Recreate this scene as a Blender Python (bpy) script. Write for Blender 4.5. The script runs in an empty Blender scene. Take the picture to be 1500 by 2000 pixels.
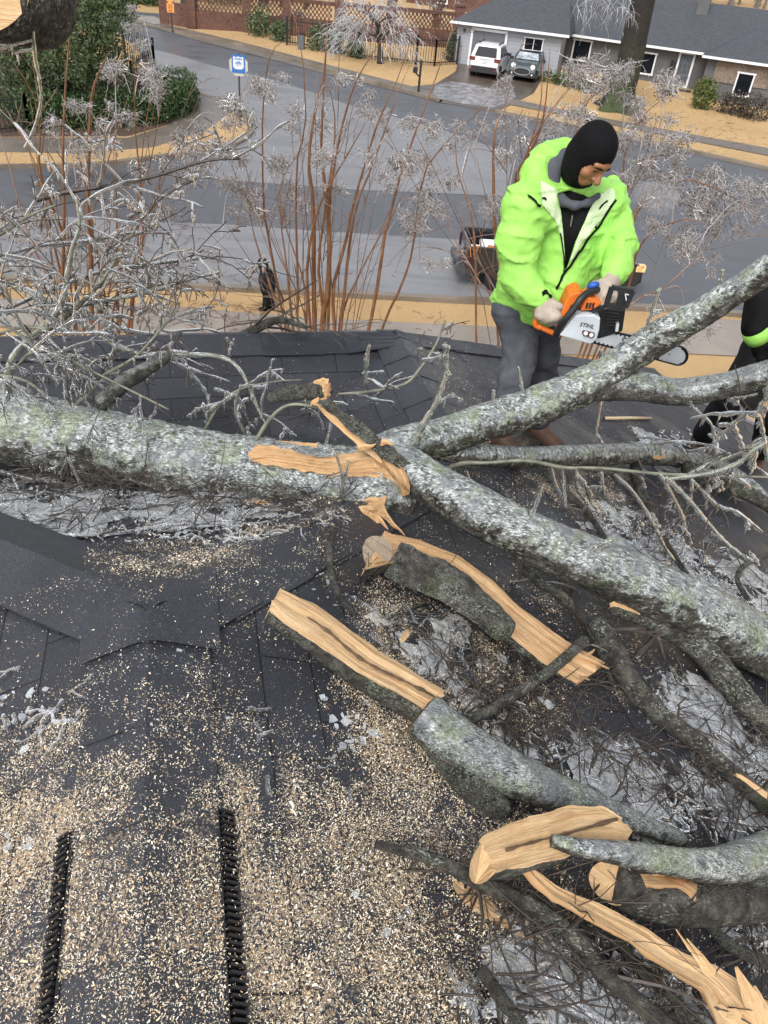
import bpy, bmesh, math, random
import numpy as np
from mathutils import Vector, Matrix
from mathutils.bvhtree import BVHTree
random.seed(7); RNG=np.random.default_rng(11)
SC=bpy.context.scene; COL=SC.collection
# ------------------------------------------------------------------ camera
CZ=10.0
PITCH=math.radians(38); ROLL=math.radians(5.9); FPX=1502.0
F_=np.array([0,math.cos(PITCH),-math.sin(PITCH)]); U_=np.array([0,math.sin(PITCH),math.cos(PITCH)]); R_=np.array([1.,0,0])
CX=math.cos(ROLL)*R_+math.sin(ROLL)*U_; CY=-math.sin(ROLL)*R_+math.cos(ROLL)*U_
cam=bpy.data.cameras.new('camera'); camo=bpy.data.objects.new('camera',cam); COL.objects.link(camo)
cam.sensor_fit='VERTICAL'; cam.sensor_height=36; cam.lens=FPX/2000*36; cam.clip_end=2000; cam.clip_start=0.02
camo.matrix_world=Matrix(((CX[0],CY[0],-F_[0],0),(CX[1],CY[1],-F_[1],0),(CX[2],CY[2],-F_[2],CZ),(0,0,0,1)))
SC.camera=camo
# ------------------------------------------------------------------ sky, sun, exposure (overcast winter day)
W=bpy.data.worlds.new('World'); SC.world=W; W.use_nodes=True
nt=W.node_tree; nt.nodes.clear()
sky=nt.nodes.new('ShaderNodeTexSky'); sky.sky_type='NISHITA'; sky.sun_disc=False
sky.sun_elevation=math.radians(50); sky.sun_rotation=math.radians(200); sky.dust_density=3; sky.air_density=1
hs=nt.nodes.new('ShaderNodeHueSaturation'); hs.inputs['Saturation'].default_value=0.28
bg=nt.nodes.new('ShaderNodeBackground'); bg.inputs['Strength'].default_value=0.15
wo=nt.nodes.new('ShaderNodeOutputWorld')
nt.links.new(sky.outputs[0],hs.inputs['Color']); nt.links.new(hs.outputs[0],bg.inputs['Color']); nt.links.new(bg.outputs[0],wo.inputs[0])
sl=bpy.data.lights.new('sun','SUN'); sl.energy=1.2; sl.angle=math.radians(30); sl.color=(1,.97,.93)
so=bpy.data.objects.new('sun',sl); COL.objects.link(so)
_sd=Vector((math.sin(math.radians(200))*math.cos(math.radians(50)),math.cos(math.radians(200))*math.cos(math.radians(50)),math.sin(math.radians(50))))
so.rotation_euler=_sd.to_track_quat('Z','Y').to_euler()
SC.view_settings.view_transform='Standard'; SC.view_settings.look='None'; SC.view_settings.gamma=1; SC.view_settings.exposure=0.72
SC.cycles.max_bounces=8; SC.cycles.transmission_bounces=6; SC.cycles.transparent_max_bounces=8; SC.cycles.diffuse_bounces=2; SC.cycles.glossy_bounces=3
# ------------------------------------------------------------------ picture -> place helpers (photograph pixels 1500x2000)
def ray(u,v):
    d=F_*FPX+CX*(u-750)-CY*(v-1000); return d/np.linalg.norm(d)
def proj(P):
    P=np.asarray(P,float)-np.array([0,0,CZ]); w=P@F_; return 750+FPX*(P@CX)/w,1000-FPX*(P@CY)/w
CAMP=np.array([0,0,CZ])
def AtY(u,v,y): d=ray(u,v); return CAMP+d*(y/d[1])
GS=0.0689
def gz(y):
    y=np.asarray(y,float); return 0.4+GS*(np.minimum(y,95)-21.5)
def G(u,v,h=0.):
    d=ray(u,v); k=(-9.6+h-GS*21.5)/(d[2]-GS*d[1]); return CAMP+d*k
def pxs(P): # metres per photo pixel at P
    return float(np.linalg.norm(np.asarray(P)-CAMP))/FPX*0.93
# roof of the near house
RS=.41; RA=np.array([-.276,.961]); RB=np.array([.961,.276]); RE=np.array([-.575,1.376]); RL=2.68; RS2=.745; ROFF=1.336
def ltv(x,y):
    px=np.asarray(x)-RE[0]; py=np.asarray(y)-RE[1]
    return px*RB[0]+py*RB[1], px*RA[0]+py*RA[1]
def rz(x,y):
    l,t=ltv(x,y)
    A=-1.45-RS*np.maximum(np.abs(l),np.maximum(t,0))
    far=np.where(t>RL,(t-RL)*RS2,(RL-t)*RS)
    B=-2.0-np.maximum(far,RS*(l-ROFF))
    C=-2.0-np.maximum(RS*np.abs(l-ROFF),(t-RL)*RS2)
    return CZ+np.maximum(np.maximum(A,B),C)
def lt2p(l,t,h=0):
    p=RE+l*RB+t*RA; return np.array([p[0],p[1],float(rz(p[0],p[1]))+h])
def R(u,v,h=0.):
    d=ray(u,v); k=np.arange(.3,16,.004); P=CAMP+d*k[:,None]
    hit=P[:,2]<rz(P[:,0],P[:,1])+h
    i=int(np.argmax(hit)) if hit.any() else len(k)-1
    return P[i]
# ------------------------------------------------------------------ noise
def _h(i,j,k,s):
    n=(i*374761393+j*668265263+k*2147483647+s*1274126177)&0xffffffff
    n=((n^(n>>13))*1274126177)&0xffffffff
    return ((n^(n>>16))&0xffff)/65535.0
def vn(P,sc=1.,seed=0):
    P=np.asarray(P,float)*sc; i=np.floor(P).astype(np.int64); f=P-i; f=f*f*(3-2*f)
    r=0
    for a in (0,1):
        for b in (0,1):
            for c in (0,1):
                w=(f[...,0] if a else 1-f[...,0])*(f[...,1] if b else 1-f[...,1])*(f[...,2] if c else 1-f[...,2])
                r=r+w*_h(i[...,0]+a,i[...,1]+b,i[...,2]+c,seed)
    return r*2-1
def fbm(P,sc,oct=3,seed=0):
    r=0;a=1.
    for o in range(oct): r=r+a*vn(P,sc*2**o,seed+o*17); a*=.5
    return r
# ------------------------------------------------------------------ objects
def tag(o,label=None,cat=None,group=None,kind=None):
    if label: o['label']=label
    if cat: o['category']=cat
    if group: o['group']=group
    if kind: o['kind']=kind
    return o
def empty(name,loc=(0,0,0),rz_=0,label=None,cat=None,group=None):
    o=bpy.data.objects.new(name,None); COL.objects.link(o); o.location=[float(x) for x in loc]; o.rotation_euler=(0,0,rz_); o.empty_display_size=.1
    return tag(o,label,cat,group)
def copy_tree(o,parent=None):
    c=o.copy(); COL.objects.link(c)
    if parent: c.parent=parent
    for ch in o.children: copy_tree(ch,c)
    return c
def mesh_obj(name,V,Fc,m,parent=None,smooth=True,world=True):
    me=bpy.data.meshes.new(name)
    V=np.asarray(V,float)
    if isinstance(Fc,np.ndarray):
        n,k=Fc.shape
        me.vertices.add(len(V)); me.vertices.foreach_set('co',V.astype(np.float32).ravel())
        me.loops.add(n*k); me.loops.foreach_set('vertex_index',Fc.astype(np.int32).ravel())
        me.polygons.add(n); me.polygons.foreach_set('loop_start',np.arange(0,n*k,k,dtype=np.int32))
        try: me.polygons.foreach_set('loop_total',np.full(n,k,np.int32))
        except Exception: pass
        me.update(calc_edges=True)
    else:
        me.from_pydata([tuple(map(float,v)) for v in V],[],[tuple(int(i) for i in f) for f in Fc])
    if m: 
        for mm in (m if isinstance(m,(list,tuple)) else [m]): me.materials.append(mm)
    if smooth and len(me.polygons): me.polygons.foreach_set('use_smooth',np.ones(len(me.polygons),bool))
    me.update()
    o=bpy.data.objects.new(name,me); COL.objects.link(o)
    if parent:
        o.parent=parent
        if world:                                        # vertices are in world space; parents carry no rotation
            q=parent; w=Vector((0,0,0))
            while q: w+=q.location; q=q.parent
            o.location=-w
    return o
class MB:
    def __init__(s): s.v=[]; s.f=[]; s.n=0
    def add(s,V,Fc):
        V=np.asarray(V,float); s.v.append(V); s.f+= [tuple(int(i)+s.n for i in f) for f in Fc]; s.n+=len(V); return s
    def box(s,c,sz,rot=None,taper=1.,tapy=None):
        x,y,z=np.array(sz)/2.; tapy=taper if tapy is None else tapy
        V=np.array([(-x,-y,-z),(x,-y,-z),(x,y,-z),(-x,y,-z),(-x*taper,-y*tapy,z),(x*taper,-y*tapy,z),(x*taper,y*tapy,z),(-x*taper,y*tapy,z)])
        if rot is not None: V=V@np.asarray(rot).T
        return s.add(V+np.asarray(c),[(0,3,2,1),(4,5,6,7),(0,1,5,4),(1,2,6,5),(2,3,7,6),(3,0,4,7)])
    def bar(s,p,q,w,h=None):
        p=np.asarray(p,float);q=np.asarray(q,float);h=h or w
        d=q-p;L=np.linalg.norm(d);d=d/max(L,1e-9); up=np.array([0,0,1.]) if abs(d[2])<.95 else np.array([0,1.,0])
        x=np.cross(d,up);x/=np.linalg.norm(x);y=np.cross(x,d)
        return s.box((p+q)/2,(w,L,h),np.stack([x,d,y],1))
    def tube(s,pts,rad,n=8,cap=True,noise=0,nsc=10,seed=0,ell=None):
        V,Fc=tube(pts,rad,n,cap,noise,nsc,seed,ell); return s.add(V,Fc)
    def sphere(s,c,r,n=8,m=6,sq=(1,1,1),rot=None):
        V=[];Fc=[]
        for i in range(m+1):
            ph=math.pi*i/m
            for j in range(n): 
                th=2*math.pi*j/n; V.append((math.sin(ph)*math.cos(th)*sq[0],math.sin(ph)*math.sin(th)*sq[1],math.cos(ph)*sq[2]))
        for i in range(m):
            for j in range(n): Fc.append((i*n+j,(i+1)*n+j,(i+1)*n+(j+1)%n,i*n+(j+1)%n))
        V=np.array(V)*r
        if rot is not None: V=V@np.asarray(rot).T
        return s.add(V+np.asarray(c),Fc)
    def prism(s,poly,d):  # planar polygon (3D points) swept along d
        P=np.asarray(poly,float); n=len(P)
        return s.add(np.vstack([P,P+np.asarray(d)]),[tuple(range(n))[::-1],tuple(range(n,2*n))]+[(i,(i+1)%n,n+(i+1)%n,n+i) for i in range(n)])
    def build(s,name,m,parent=None,smooth=False,world=True):
        return mesh_obj(name,np.vstack(s.v) if s.v else np.zeros((0,3)),s.f,m,parent,smooth,world)
def frames(P):
    P=np.asarray(P,float); T=np.gradient(P,axis=0); T/=np.maximum(np.linalg.norm(T,axis=1,keepdims=True),1e-9)
    ref=np.array([0,0,1.]) if abs(T[0][2])<.9 else np.array([0,1.,0])
    N=[];n=np.cross(T[0],ref);n/=np.linalg.norm(n)
    for t in T:
        n=n-t*(n@t); n/=max(np.linalg.norm(n),1e-9); N.append(n.copy())
    N=np.array(N); B=np.cross(T,N); return T,N,B
def tube(pts,rad,n=8,cap=True,noise=0,nsc=10,seed=0,ell=None):
    P=np.asarray(pts,float); k=len(P); rad=np.broadcast_to(np.asarray(rad,float),(k,))
    T,N,B=frames(P); th=np.arange(n)*2*math.pi/n
    D=N[:,None,:]*np.cos(th)[None,:,None]+B[:,None,:]*np.sin(th)[None,:,None]
    if ell is not None: D=D*np.array(ell)
    r=rad[:,None]*np.ones(n)
    if noise:
        Q=P[:,None,:]+D*r[:,:,None]; r=r*(1+noise*fbm(Q,nsc,3,seed))
    V=(P[:,None,:]+D*r[:,:,None]).reshape(-1,3)
    i=np.arange(k-1)[:,None]*n; j=np.arange(n)[None,:]; j2=(j+1)%n
    Fc=np.stack([i+j,i+n+j,i+n+j2,i+j2],-1).reshape(-1,4).tolist()
    if cap:
        Fc=[tuple(f) for f in Fc]; Fc.append(tuple(range(n))); Fc.append(tuple(range((k-1)*n,k*n))[::-1])
    return V,Fc
def spline(P,m,extra=None):
    P=np.asarray(P,float); k=len(P)
    if k<3:
        t=np.linspace(0,1,m)[:,None]; return P[0]*(1-t)+P[-1]*t
    Q=np.vstack([2*P[0]-P[1],P,2*P[-1]-P[-2]]); s=np.linspace(0,k-1-1e-9,m); i=np.floor(s).astype(int); f=(s-i)[:,None]
    a,b,c,d=Q[i],Q[i+1],Q[i+2],Q[i+3]
    return .5*((2*b)+(c-a)*f+(2*a-5*b+4*c-d)*f**2+(3*b-a-3*c+d)*f**3)
def interp(vals,m): return np.interp(np.linspace(0,len(vals)-1,m),np.arange(len(vals)),vals)
# ------------------------------------------------------------------ materials
class NB:
    def __init__(s,name):
        s.m=bpy.data.materials.new(name); s.m.use_nodes=True; s.t=s.m.node_tree; s.p=s.t.nodes['Principled BSDF']; s.out=s.t.nodes['Material Output']
    def n(s,typ,**kw):
        nd=s.t.nodes.new(typ)
        for k,v in kw.items():
            if k in nd.inputs: s.set(nd.inputs[k],v)
            else: setattr(nd,k,v)
        return nd
    def set(s,inp,v):
        if hasattr(v,'is_linked') : s.t.links.new(v,inp)
        else: inp.default_value=v
    def coord(s,which='Object',scale=None):
        c=s.n('ShaderNodeTexCoord').outputs[which]
        if scale is not None:
            mp=s.n('ShaderNodeMapping'); s.t.links.new(c,mp.inputs[0]); mp.inputs['Scale'].default_value=scale if hasattr(scale,'__len__') else (scale,)*3; c=mp.outputs[0]
        return c
    def noise(s,vec,scale,detail=4,rough=.55,dist=0):
        nd=s.n('ShaderNodeTexNoise',Scale=scale,Detail=detail,Roughness=rough,Distortion=dist); s.t.links.new(vec,nd.inputs['Vector']); return nd.outputs[0]
    def voro(s,vec,scale,feature='F1',rand=1.):
        nd=s.n('ShaderNodeTexVoronoi',Scale=scale); nd.feature=feature; nd.inputs['Randomness'].default_value=rand; s.t.links.new(vec,nd.inputs['Vector']); return nd
    def ramp(s,fac,stops,interp='LINEAR'):
        r=s.n('ShaderNodeValToRGB'); s.t.links.new(fac,r.inputs[0]); cr=r.color_ramp; cr.interpolation=interp
        while len(cr.elements)<len(stops): cr.elements.new(.5)
        for e,(p,c) in zip(cr.elements,stops):
            e.position=p; e.color=(c[0],c[1],c[2],1) if hasattr(c,'__len__') else (c,c,c,1)
        return r.outputs[0]
    def mix(s,fac,a,b,typ='MIX'):
        mx=s.n('ShaderNodeMix'); mx.data_type='RGBA'; mx.blend_type=typ
        for inp,v in ((mx.inputs[0],fac),(mx.inputs[6],a),(mx.inputs[7],b)):
            if hasattr(v,'is_linked'): s.t.links.new(v,inp)
            else: inp.default_value=(v if not hasattr(v,'__len__') else (v[0],v[1],v[2],1))
        return mx.outputs[2]
    def math(s,op,a,b=0.,c=None,clamp=False):
        m=s.n('ShaderNodeMath'); m.operation=op; m.use_clamp=clamp
        for inp,v in zip(m.inputs,(a,b,c)):
            if v is None: continue
            if hasattr(v,'is_linked'): s.t.links.new(v,inp)
            else: inp.default_value=v
        return m.outputs[0]
    def bump(s,h,strength=.5,dist=.01,prev=None):
        b=s.n('ShaderNodeBump'); b.inputs['Strength'].default_value=strength; b.inputs['Distance'].default_value=dist; s.t.links.new(h,b.inputs['Height'])
        if prev: s.t.links.new(prev,b.inputs['Normal'])
        return b.outputs[0]
    def fin(s,col=None,rough=None,normal=None,**kw):
        for k,v in (('Base Color',col),('Roughness',rough),('Normal',normal)):
            if v is None: continue
            if hasattr(v,'is_linked'): s.t.links.new(v,s.p.inputs[k])
            else: s.p.inputs[k].default_value=((v[0],v[1],v[2],1) if hasattr(v,'__len__') else v)
        for k,v in kw.items():
            k=k.replace('_',' '); s.set(s.p.inputs[k],v)
        return s.m
def simple(name,col,rough=.6,var=.15,scale=8,bump=0,bscale=None,bdist=.01,**kw):
    b=NB(name); c=b.coord()
    n=b.noise(c,scale,4)
    col=np.array(col); cc=b.ramp(n,[(.3,col*(1-var)),(.7,np.minimum(col*(1+var),1))])
    nn=b.bump(b.noise(c,bscale or scale*4,4),bump,bdist) if bump else None
    return b.fin(cc,rough,nn,**kw)
# ================================================================== ground, street, pavements
def m_lawn():
    b=NB('dormant_grass'); c=b.coord(); n1=b.noise(c,.35,4); n2=b.noise(c,14,5,.7); n3=b.noise(b.coord(scale=(30,55,30)),1,6,.8)
    a=b.ramp(n1,[(.35,(.39,.245,.105)),(.65,(.51,.335,.155))]); a=b.mix(b.ramp(n2,[(.35,.0),(.75,.65)]),a,(.55,.40,.22)); a=b.mix(b.ramp(n3,[(.3,.75),(.5,.0)]),a,(.20,.11,.045))
    g=b.ramp(b.noise(c,.9,3),[(.62,0.),(.75,.5)]); a=b.mix(g,a,(.30,.24,.10))
    return b.fin(a,.9,b.bump(n3,.8,.05))
def m_asphalt(name,c0,c1,rough=.42):
    b=NB(name); c=b.coord(); n=b.noise(c,.5,4); f=b.noise(c,40,3,.8); w=b.noise(b.coord(scale=(1,4,1)),.35,5)
    a=b.ramp(n,[(.3,c0),(.7,c1)]); a=b.mix(b.ramp(f,[(.3,.0),(.7,.45)]),a,np.array(c1)*1.5); a=b.mix(b.ramp(w,[(.5,0.),(.62,.35)]),a,np.array(c0)*.55)
    cr=b.voro(b.mix(.12,c,b.n('ShaderNodeTexNoise',Scale=.8).outputs['Color']),.17,'DISTANCE_TO_EDGE').outputs[0]
    a=b.mix(b.ramp(cr,[(.0,.3),(.0035,.0)]),a,np.array(c0)*.35)
    return b.fin(a,b.ramp(w,[(.4,rough+.12),(.65,rough-.12)]),b.bump(f,.25,.01))
def m_wetwalk(name,c0,c1):
    b=NB(name); c=b.coord(); n=b.noise(c,.8,5); f=b.noise(c,25,3)
    a=b.ramp(n,[(.3,c0),(.7,c1)]); a=b.mix(b.ramp(f,[(.4,.0),(.7,.3)]),a,np.array(c1)*1.4)
    return b.fin(a,b.ramp(n,[(.35,.25),(.65,.5)]),b.bump(f,.2,.01))
M_LAWN=m_lawn()
M_ASPH=m_asphalt('dark_asphalt',(.062,.064,.072),(.085,.088,.098))
M_ASPL=m_asphalt('light_worn_asphalt',(.135,.137,.145),(.185,.187,.195))
M_WALK=m_wetwalk('wet_brown_concrete',(.10,.085,.07),(.16,.14,.12))
M_CONC=m_wetwalk('pale_concrete',(.17,.145,.12),(.28,.245,.21))
M_KERB=m_wetwalk('kerb_concrete',(.10,.08,.06),(.22,.18,.14))
M_MULCH=simple('bark_mulch',(.075,.045,.03),.9,.5,20,.8,30,.04)
def flat(name,px,m,dz,kind='structure',world=None):
    P=[G(u,v) for u,v in px] if world is None else [np.array([x,y,float(gz(y))]) for x,y in world]
    P=np.array(P); P[:,2]+=dz
    o=mesh_obj(name,P,[tuple(range(len(P)))],m,smooth=False); me=o.data
    if me.polygons[0].normal.z<0: me.flip_normals()
    tag(o,kind=kind); return o
def ground_sheet():
    ys=np.array([-500,-40]+list(np.arange(-20,100,5))+[150,400,900]); xs=np.array([-900,-300,-120,-60,-30,0,30,60,120,300,900])
    V=np.array([(x,y,float(gz(y))) for y in ys for x in xs]); n=len(xs)
    Fc=[(j*n+i,j*n+i+1,(j+1)*n+i+1,(j+1)*n+i) for j in range(len(ys)-1) for i in range(n-1)]
    tag(mesh_obj('ground',V,Fc,M_LAWN,smooth=False),kind='structure')
ground_sheet()
NEARK=[(-500,520),(0,543),(280,557),(450,562),(850,583),(1000,590),(1240,600),(1340,604),(1500,618),(1900,650)]
FARK_R=[(966,220),(1020,232),(1100,246),(1300,288),(1500,333),(1900,425)]
FARK_L=[(858,200),(780,177),(640,140),(500,98),(400,76),(340,64),(290,52),(262,44)]
ISL=[(-400,338),(0,330),(180,327),(330,309),(420,297),(470,282),(492,265),(496,250),(486,230),(462,212),(420,194),(372,178)]
flat('street',NEARK+FARK_R[::-1]+FARK_L+[(240,40),(225,60),(262,90),(300,138)]+ISL[::-1],M_ASPH,.012)
flat('light_paving',[(300,138),(276,92),(330,104),(420,130),(540,158),(690,208),(850,250),(960,288),(1000,320),(985,385),(860,378),(700,372),(430,352),(400,330),(470,282),(492,265),(496,250),(486,230),(462,212),(420,194),(372,178)],M_ASPL,.02)
flat('light_paving',[(-500,420),(0,415),(200,430),(450,440),(620,452),(880,468),(1000,478),(1020,530),(1002,588),(850,580),(450,558),(280,553),(0,539),(-500,516)],M_ASPL,.02)
flat('side_street',[(150,28),(245,22),(330,28),(345,40),(262,44),(240,46),(225,60),(120,50)],M_ASPH,.016)
def kerb(name,px,m,w=.28,h=.13,side=1):
    P=np.array([G(u,v) for u,v in px]); P=spline(P,len(px)*6); T=np.gradient(P,axis=0); T[:,2]=0; T/=np.linalg.norm(T,axis=1,keepdims=True)
    Nn=np.stack([-T[:,1],T[:,0],0*T[:,0]],1)*side
    A=P+[0,0,-.05];Bt=P+[0,0,h];Cc=P+Nn*w+[0,0,h];D=P+Nn*w+[0,0,-.05]
    k=len(P); V=np.vstack([A,Bt,Cc,D]); Fc=[]
    for i in range(k-1):
        for q in range(3): Fc.append((q*k+i,q*k+i+1,(q+1)*k+i+1,(q+1)*k+i))
    tag(mesh_obj(name,V,Fc,m,smooth=False),kind='structure')
kerb('kerb',NEARK,M_KERB,side=-1); kerb('kerb',FARK_R,M_KERB,side=1); kerb('kerb',FARK_L[::-1],M_KERB,side=1); kerb('kerb',ISL,M_KERB,side=1,w=.3)
# raised verges and pavements (a kerb is a real step): lawn sheets behind each kerb
flat('verge',[(-400,336),(0,328),(180,325),(330,307),(420,295),(468,280),(490,264),(494,250),(484,231),(460,213),(420,196),(370,180),(350,200),(300,240),(-400,250)],M_LAWN,.115)
flat('pavement',[(-400,306),(0,303),(160,306),(300,293),(400,262),(438,234),(466,214),(420,197),(372,181),(355,215),(330,250),(250,275),(0,274),(-400,275)],M_WALK,.125)
flat('planting_bed',[(-400,274),(0,273),(250,272),(330,249),(368,220),(368,182),(300,140),(0,120),(-400,120)],M_MULCH,.13)
flat('pavement',[(240,40),(300,55),(400,84),(500,109),(640,146),(780,180),(830,194),(858,196),(880,190),(780,163),(640,127),(500,90),(400,66),(330,50),(262,34)],M_WALK,.03)
flat('pavement',[(985,203),(1150,236),(1300,266),(1500,305),(1900,385),(1900,362),(1500,290),(1300,254),(1150,226),(1000,194)],M_WALK,.03)
flat('drain_slab',[(250,34),(262,30),(300,33),(330,47),(300,49)],M_CONC,.05)
flat('pavement',[(-500,565),(0,585),(265,594),(600,622),(980,640),(1230,652),(1300,656),(1300,700),(980,690),(600,668),(0,640),(-500,620)],M_CONC,.03)
flat('pavement',[(1300,620),(1400,624),(1500,632),(1900,662),(1900,735),(1500,700),(1290,690)],M_CONC,.034)
def m_drive():
    b=NB('wet_driveway'); c=b.coord(); n=b.noise(c,.7,5); f=b.noise(c,9,5,.75)
    a=b.ramp(n,[(.3,(.045,.032,.025)),(.7,(.11,.085,.07))]); a=b.mix(b.ramp(f,[(.45,0.),(.7,.4)]),a,(.2,.15,.11))
    return b.fin(a,.3,b.bump(f,.3,.02))
flat('driveway',[(858,201),(966,219),(1000,205),(1042,182),(1062,150),(1062,120),(898,110),(890,140),(850,165),(800,170),(830,192)],m_drive(),.026)
def m_icyground():
    b=NB('icy_meltwater'); c=b.coord(); n=b.noise(c,2.2,6,.7); f=b.voro(c,7).outputs[0]
    a=b.ramp(n,[(.35,(.08,.07,.065)),(.55,(.22,.22,.235)),(.7,(.46,.47,.50))]); a=b.mix(b.ramp(f,[(.2,.5),(.5,0.)]),a,(.12,.10,.09))
    return b.fin(a,.25,b.bump(n,.6,.03))
flat('frozen_puddle',[(858,194),(900,203),(960,212),(985,205),(1008,190),(1002,175),(960,172),(905,163),(880,160),(850,168),(846,182)],m_icyground(),.034)
# ================================================================== roof of the near house
def m_shingle(name='charcoal_shingles',uv=True):
    b=NB(name); c=b.coord(); g=b.noise(c,260,3,.85); n=b.noise(c,2.5,5,.6); n2=b.noise(c,22,4)
    a=b.ramp(g,[(.33,(.008,.009,.012)),(.52,(.028,.030,.038)),(.68,(.085,.089,.102))])
    a=b.mix(b.ramp(n,[(.3,.0),(.75,.5)]),a,(.032,.035,.044)); a=b.mix(b.ramp(n2,[(.5,0.),(.7,.3)]),a,(.02,.02,.025))
    nrm=b.bump(g,.35,.003)
    dv=b.n('ShaderNodeAttribute'); dv.attribute_name='dust'; sp=b.voro(b.mix(.012,c,b.n('ShaderNodeTexNoise',Scale=170.,Detail=2.).outputs['Color']),140); sp2=b.noise(c,9,4); 
    dm=b.math('MULTIPLY',b.ramp(b.math('ADD',sp.outputs[0],b.math('MULTIPLY',b.math('SUBTRACT',.55,dv.outputs['Fac']),.55)),[(.16,1.),(.24,0.)]),b.ramp(sp2,[(.38,.25),(.55,1.)]))
    a=b.mix(b.math('MULTIPLY',dm,.75),a,b.mix(sp.outputs['Color'],(.30,.20,.11),(.46,.37,.26)))
    wt=b.noise(c,1.6,5,.65,.3); a=b.mix(b.ramp(wt,[(.52,0.),(.64,.4)]),a,(.010,.011,.015))
    if uv:
        u=b.n('ShaderNodeUVMap'); br=b.n('ShaderNodeTexBrick'); b.t.links.new(u.outputs[0],br.inputs['Vector']); br.offset=.37; br.offset_frequency=2; br.squash=1
        for k,v in dict(Scale=1.,).items(): br.inputs[k].default_value=v
        br.inputs['Mortar Size'].default_value=.0028; br.inputs['Brick Width'].default_value=.31; br.inputs['Row Height'].default_value=.145; br.inputs['Mortar Smooth'].default_value=.2
        br.inputs['Color1'].default_value=(.78,.78,.78,1); br.inputs['Color2'].default_value=(1.2,1.2,1.2,1); br.inputs['Mortar'].default_value=(.2,.2,.2,1)
        a=b.mix(1.,a,br.outputs['Color'],'MULTIPLY')
        sx=b.n('ShaderNodeSeparateXYZ'); b.t.links.new(u.outputs[0],sx.inputs[0])
        saw=b.math('FRACT',b.math('DIVIDE',sx.outputs[1],.145))
        edge=b.math('ADD',b.math('MULTIPLY',saw,-.6),b.math('MULTIPLY',br.outputs['Fac'],-.6))
        nrm=b.bump(edge,.9,.012,nrm)
    return b.fin(a,b.ramp(wt,[(.45,.62),(.62,.30)]),nrm)
M_SH=m_shingle(); M_CAP=m_shingle('ridge_cap_shingles',False)
HOUSE=empty('roof_house',(0,2,0.0),0,'near house seen from its own ridge, charcoal shingle roof under the fallen tree','house')
def roof_surface():
    st=.05; L=np.arange(-5.0,7.2+1e-6,st); T=np.arange(-2.6,5.4+1e-6,st)
    ll,tt=np.meshgrid(L,T); X=RE[0]+ll*RB[0]+tt*RA[0]; Y=RE[1]+ll*RB[1]+tt*RA[1]; Z=rz(X,Y)
    Z=Z+.006*vn(np.stack([X,Y,0*X],-1),3.1,5)
    V=np.stack([X,Y,Z],-1).reshape(-1,3); n=len(L)
    i,j=np.meshgrid(np.arange(n-1),np.arange(len(T)-1)); q=(j*n+i).ravel()
    lc=(ll[:-1,:-1]+st/2).ravel(); tc=(tt[:-1,:-1]+st/2).ravel()
    # the eave: right hand edge of the roof
    keep=(tc<5.0)&~((tc>3.95)&(lc>4.42))
    Fq=np.stack([q,q+1,q+n+1,q+n],1)
    A=-1.45-RS*np.maximum(np.abs(lc),np.maximum(tc,0));B=-2.0-np.maximum(np.where(tc>RL,(tc-RL)*RS2,(RL-tc)*RS),RS*(lc-ROFF));C=-2.0-np.maximum(RS*np.abs(lc-ROFF),(tc-RL)*RS2)
    w=np.argmax(np.stack([A,B,C]),0)
    along=np.where(w==0,np.where(np.abs(lc)>=tc,0,1),np.where(w==1,np.where(np.where(tc>RL,(tc-RL)*RS2,(RL-tc)*RS)>=RS*(lc-ROFF),1,0),np.where(RS*np.abs(lc-ROFF)>=RS2*(tc-RL),0,1)))
    # along: 0 = courses run along RA (slope falls along l), 1 = run along RB
    cl=V[Fq]; px=cl[...,0]-RE[0]; py=cl[...,1]-RE[1]; l4=px*RB[0]+py*RB[1]; t4=px*RA[0]+py*RA[1]
    sg=np.where(w==0,0.,np.where(w==1,0.,ROFF)); tg=np.where(w==1,RL,np.where(w==2,RL,0.))
    U=np.where(along[:,None]==0,t4,l4); Vv=np.where(along[:,None]==0,np.abs(l4-sg[:,None]*(w==2)[:,None]),np.abs(t4-np.where(w==0,0.,RL)[:,None]))*1.081
    Fq=Fq[keep];U=U[keep];Vv=Vv[keep]
    used=np.unique(Fq); mp=-np.ones(len(V),int); mp[used]=np.arange(len(used))
    o=mesh_obj('roof',V[used],mp[Fq],M_SH,HOUSE,smooth=False)
    uvl=o.data.uv_layers.new(name='UVMap'); uvl.data.foreach_set('uv',np.stack([U.ravel(),Vv.ravel()],1).astype(np.float32).ravel())
    return o
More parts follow.
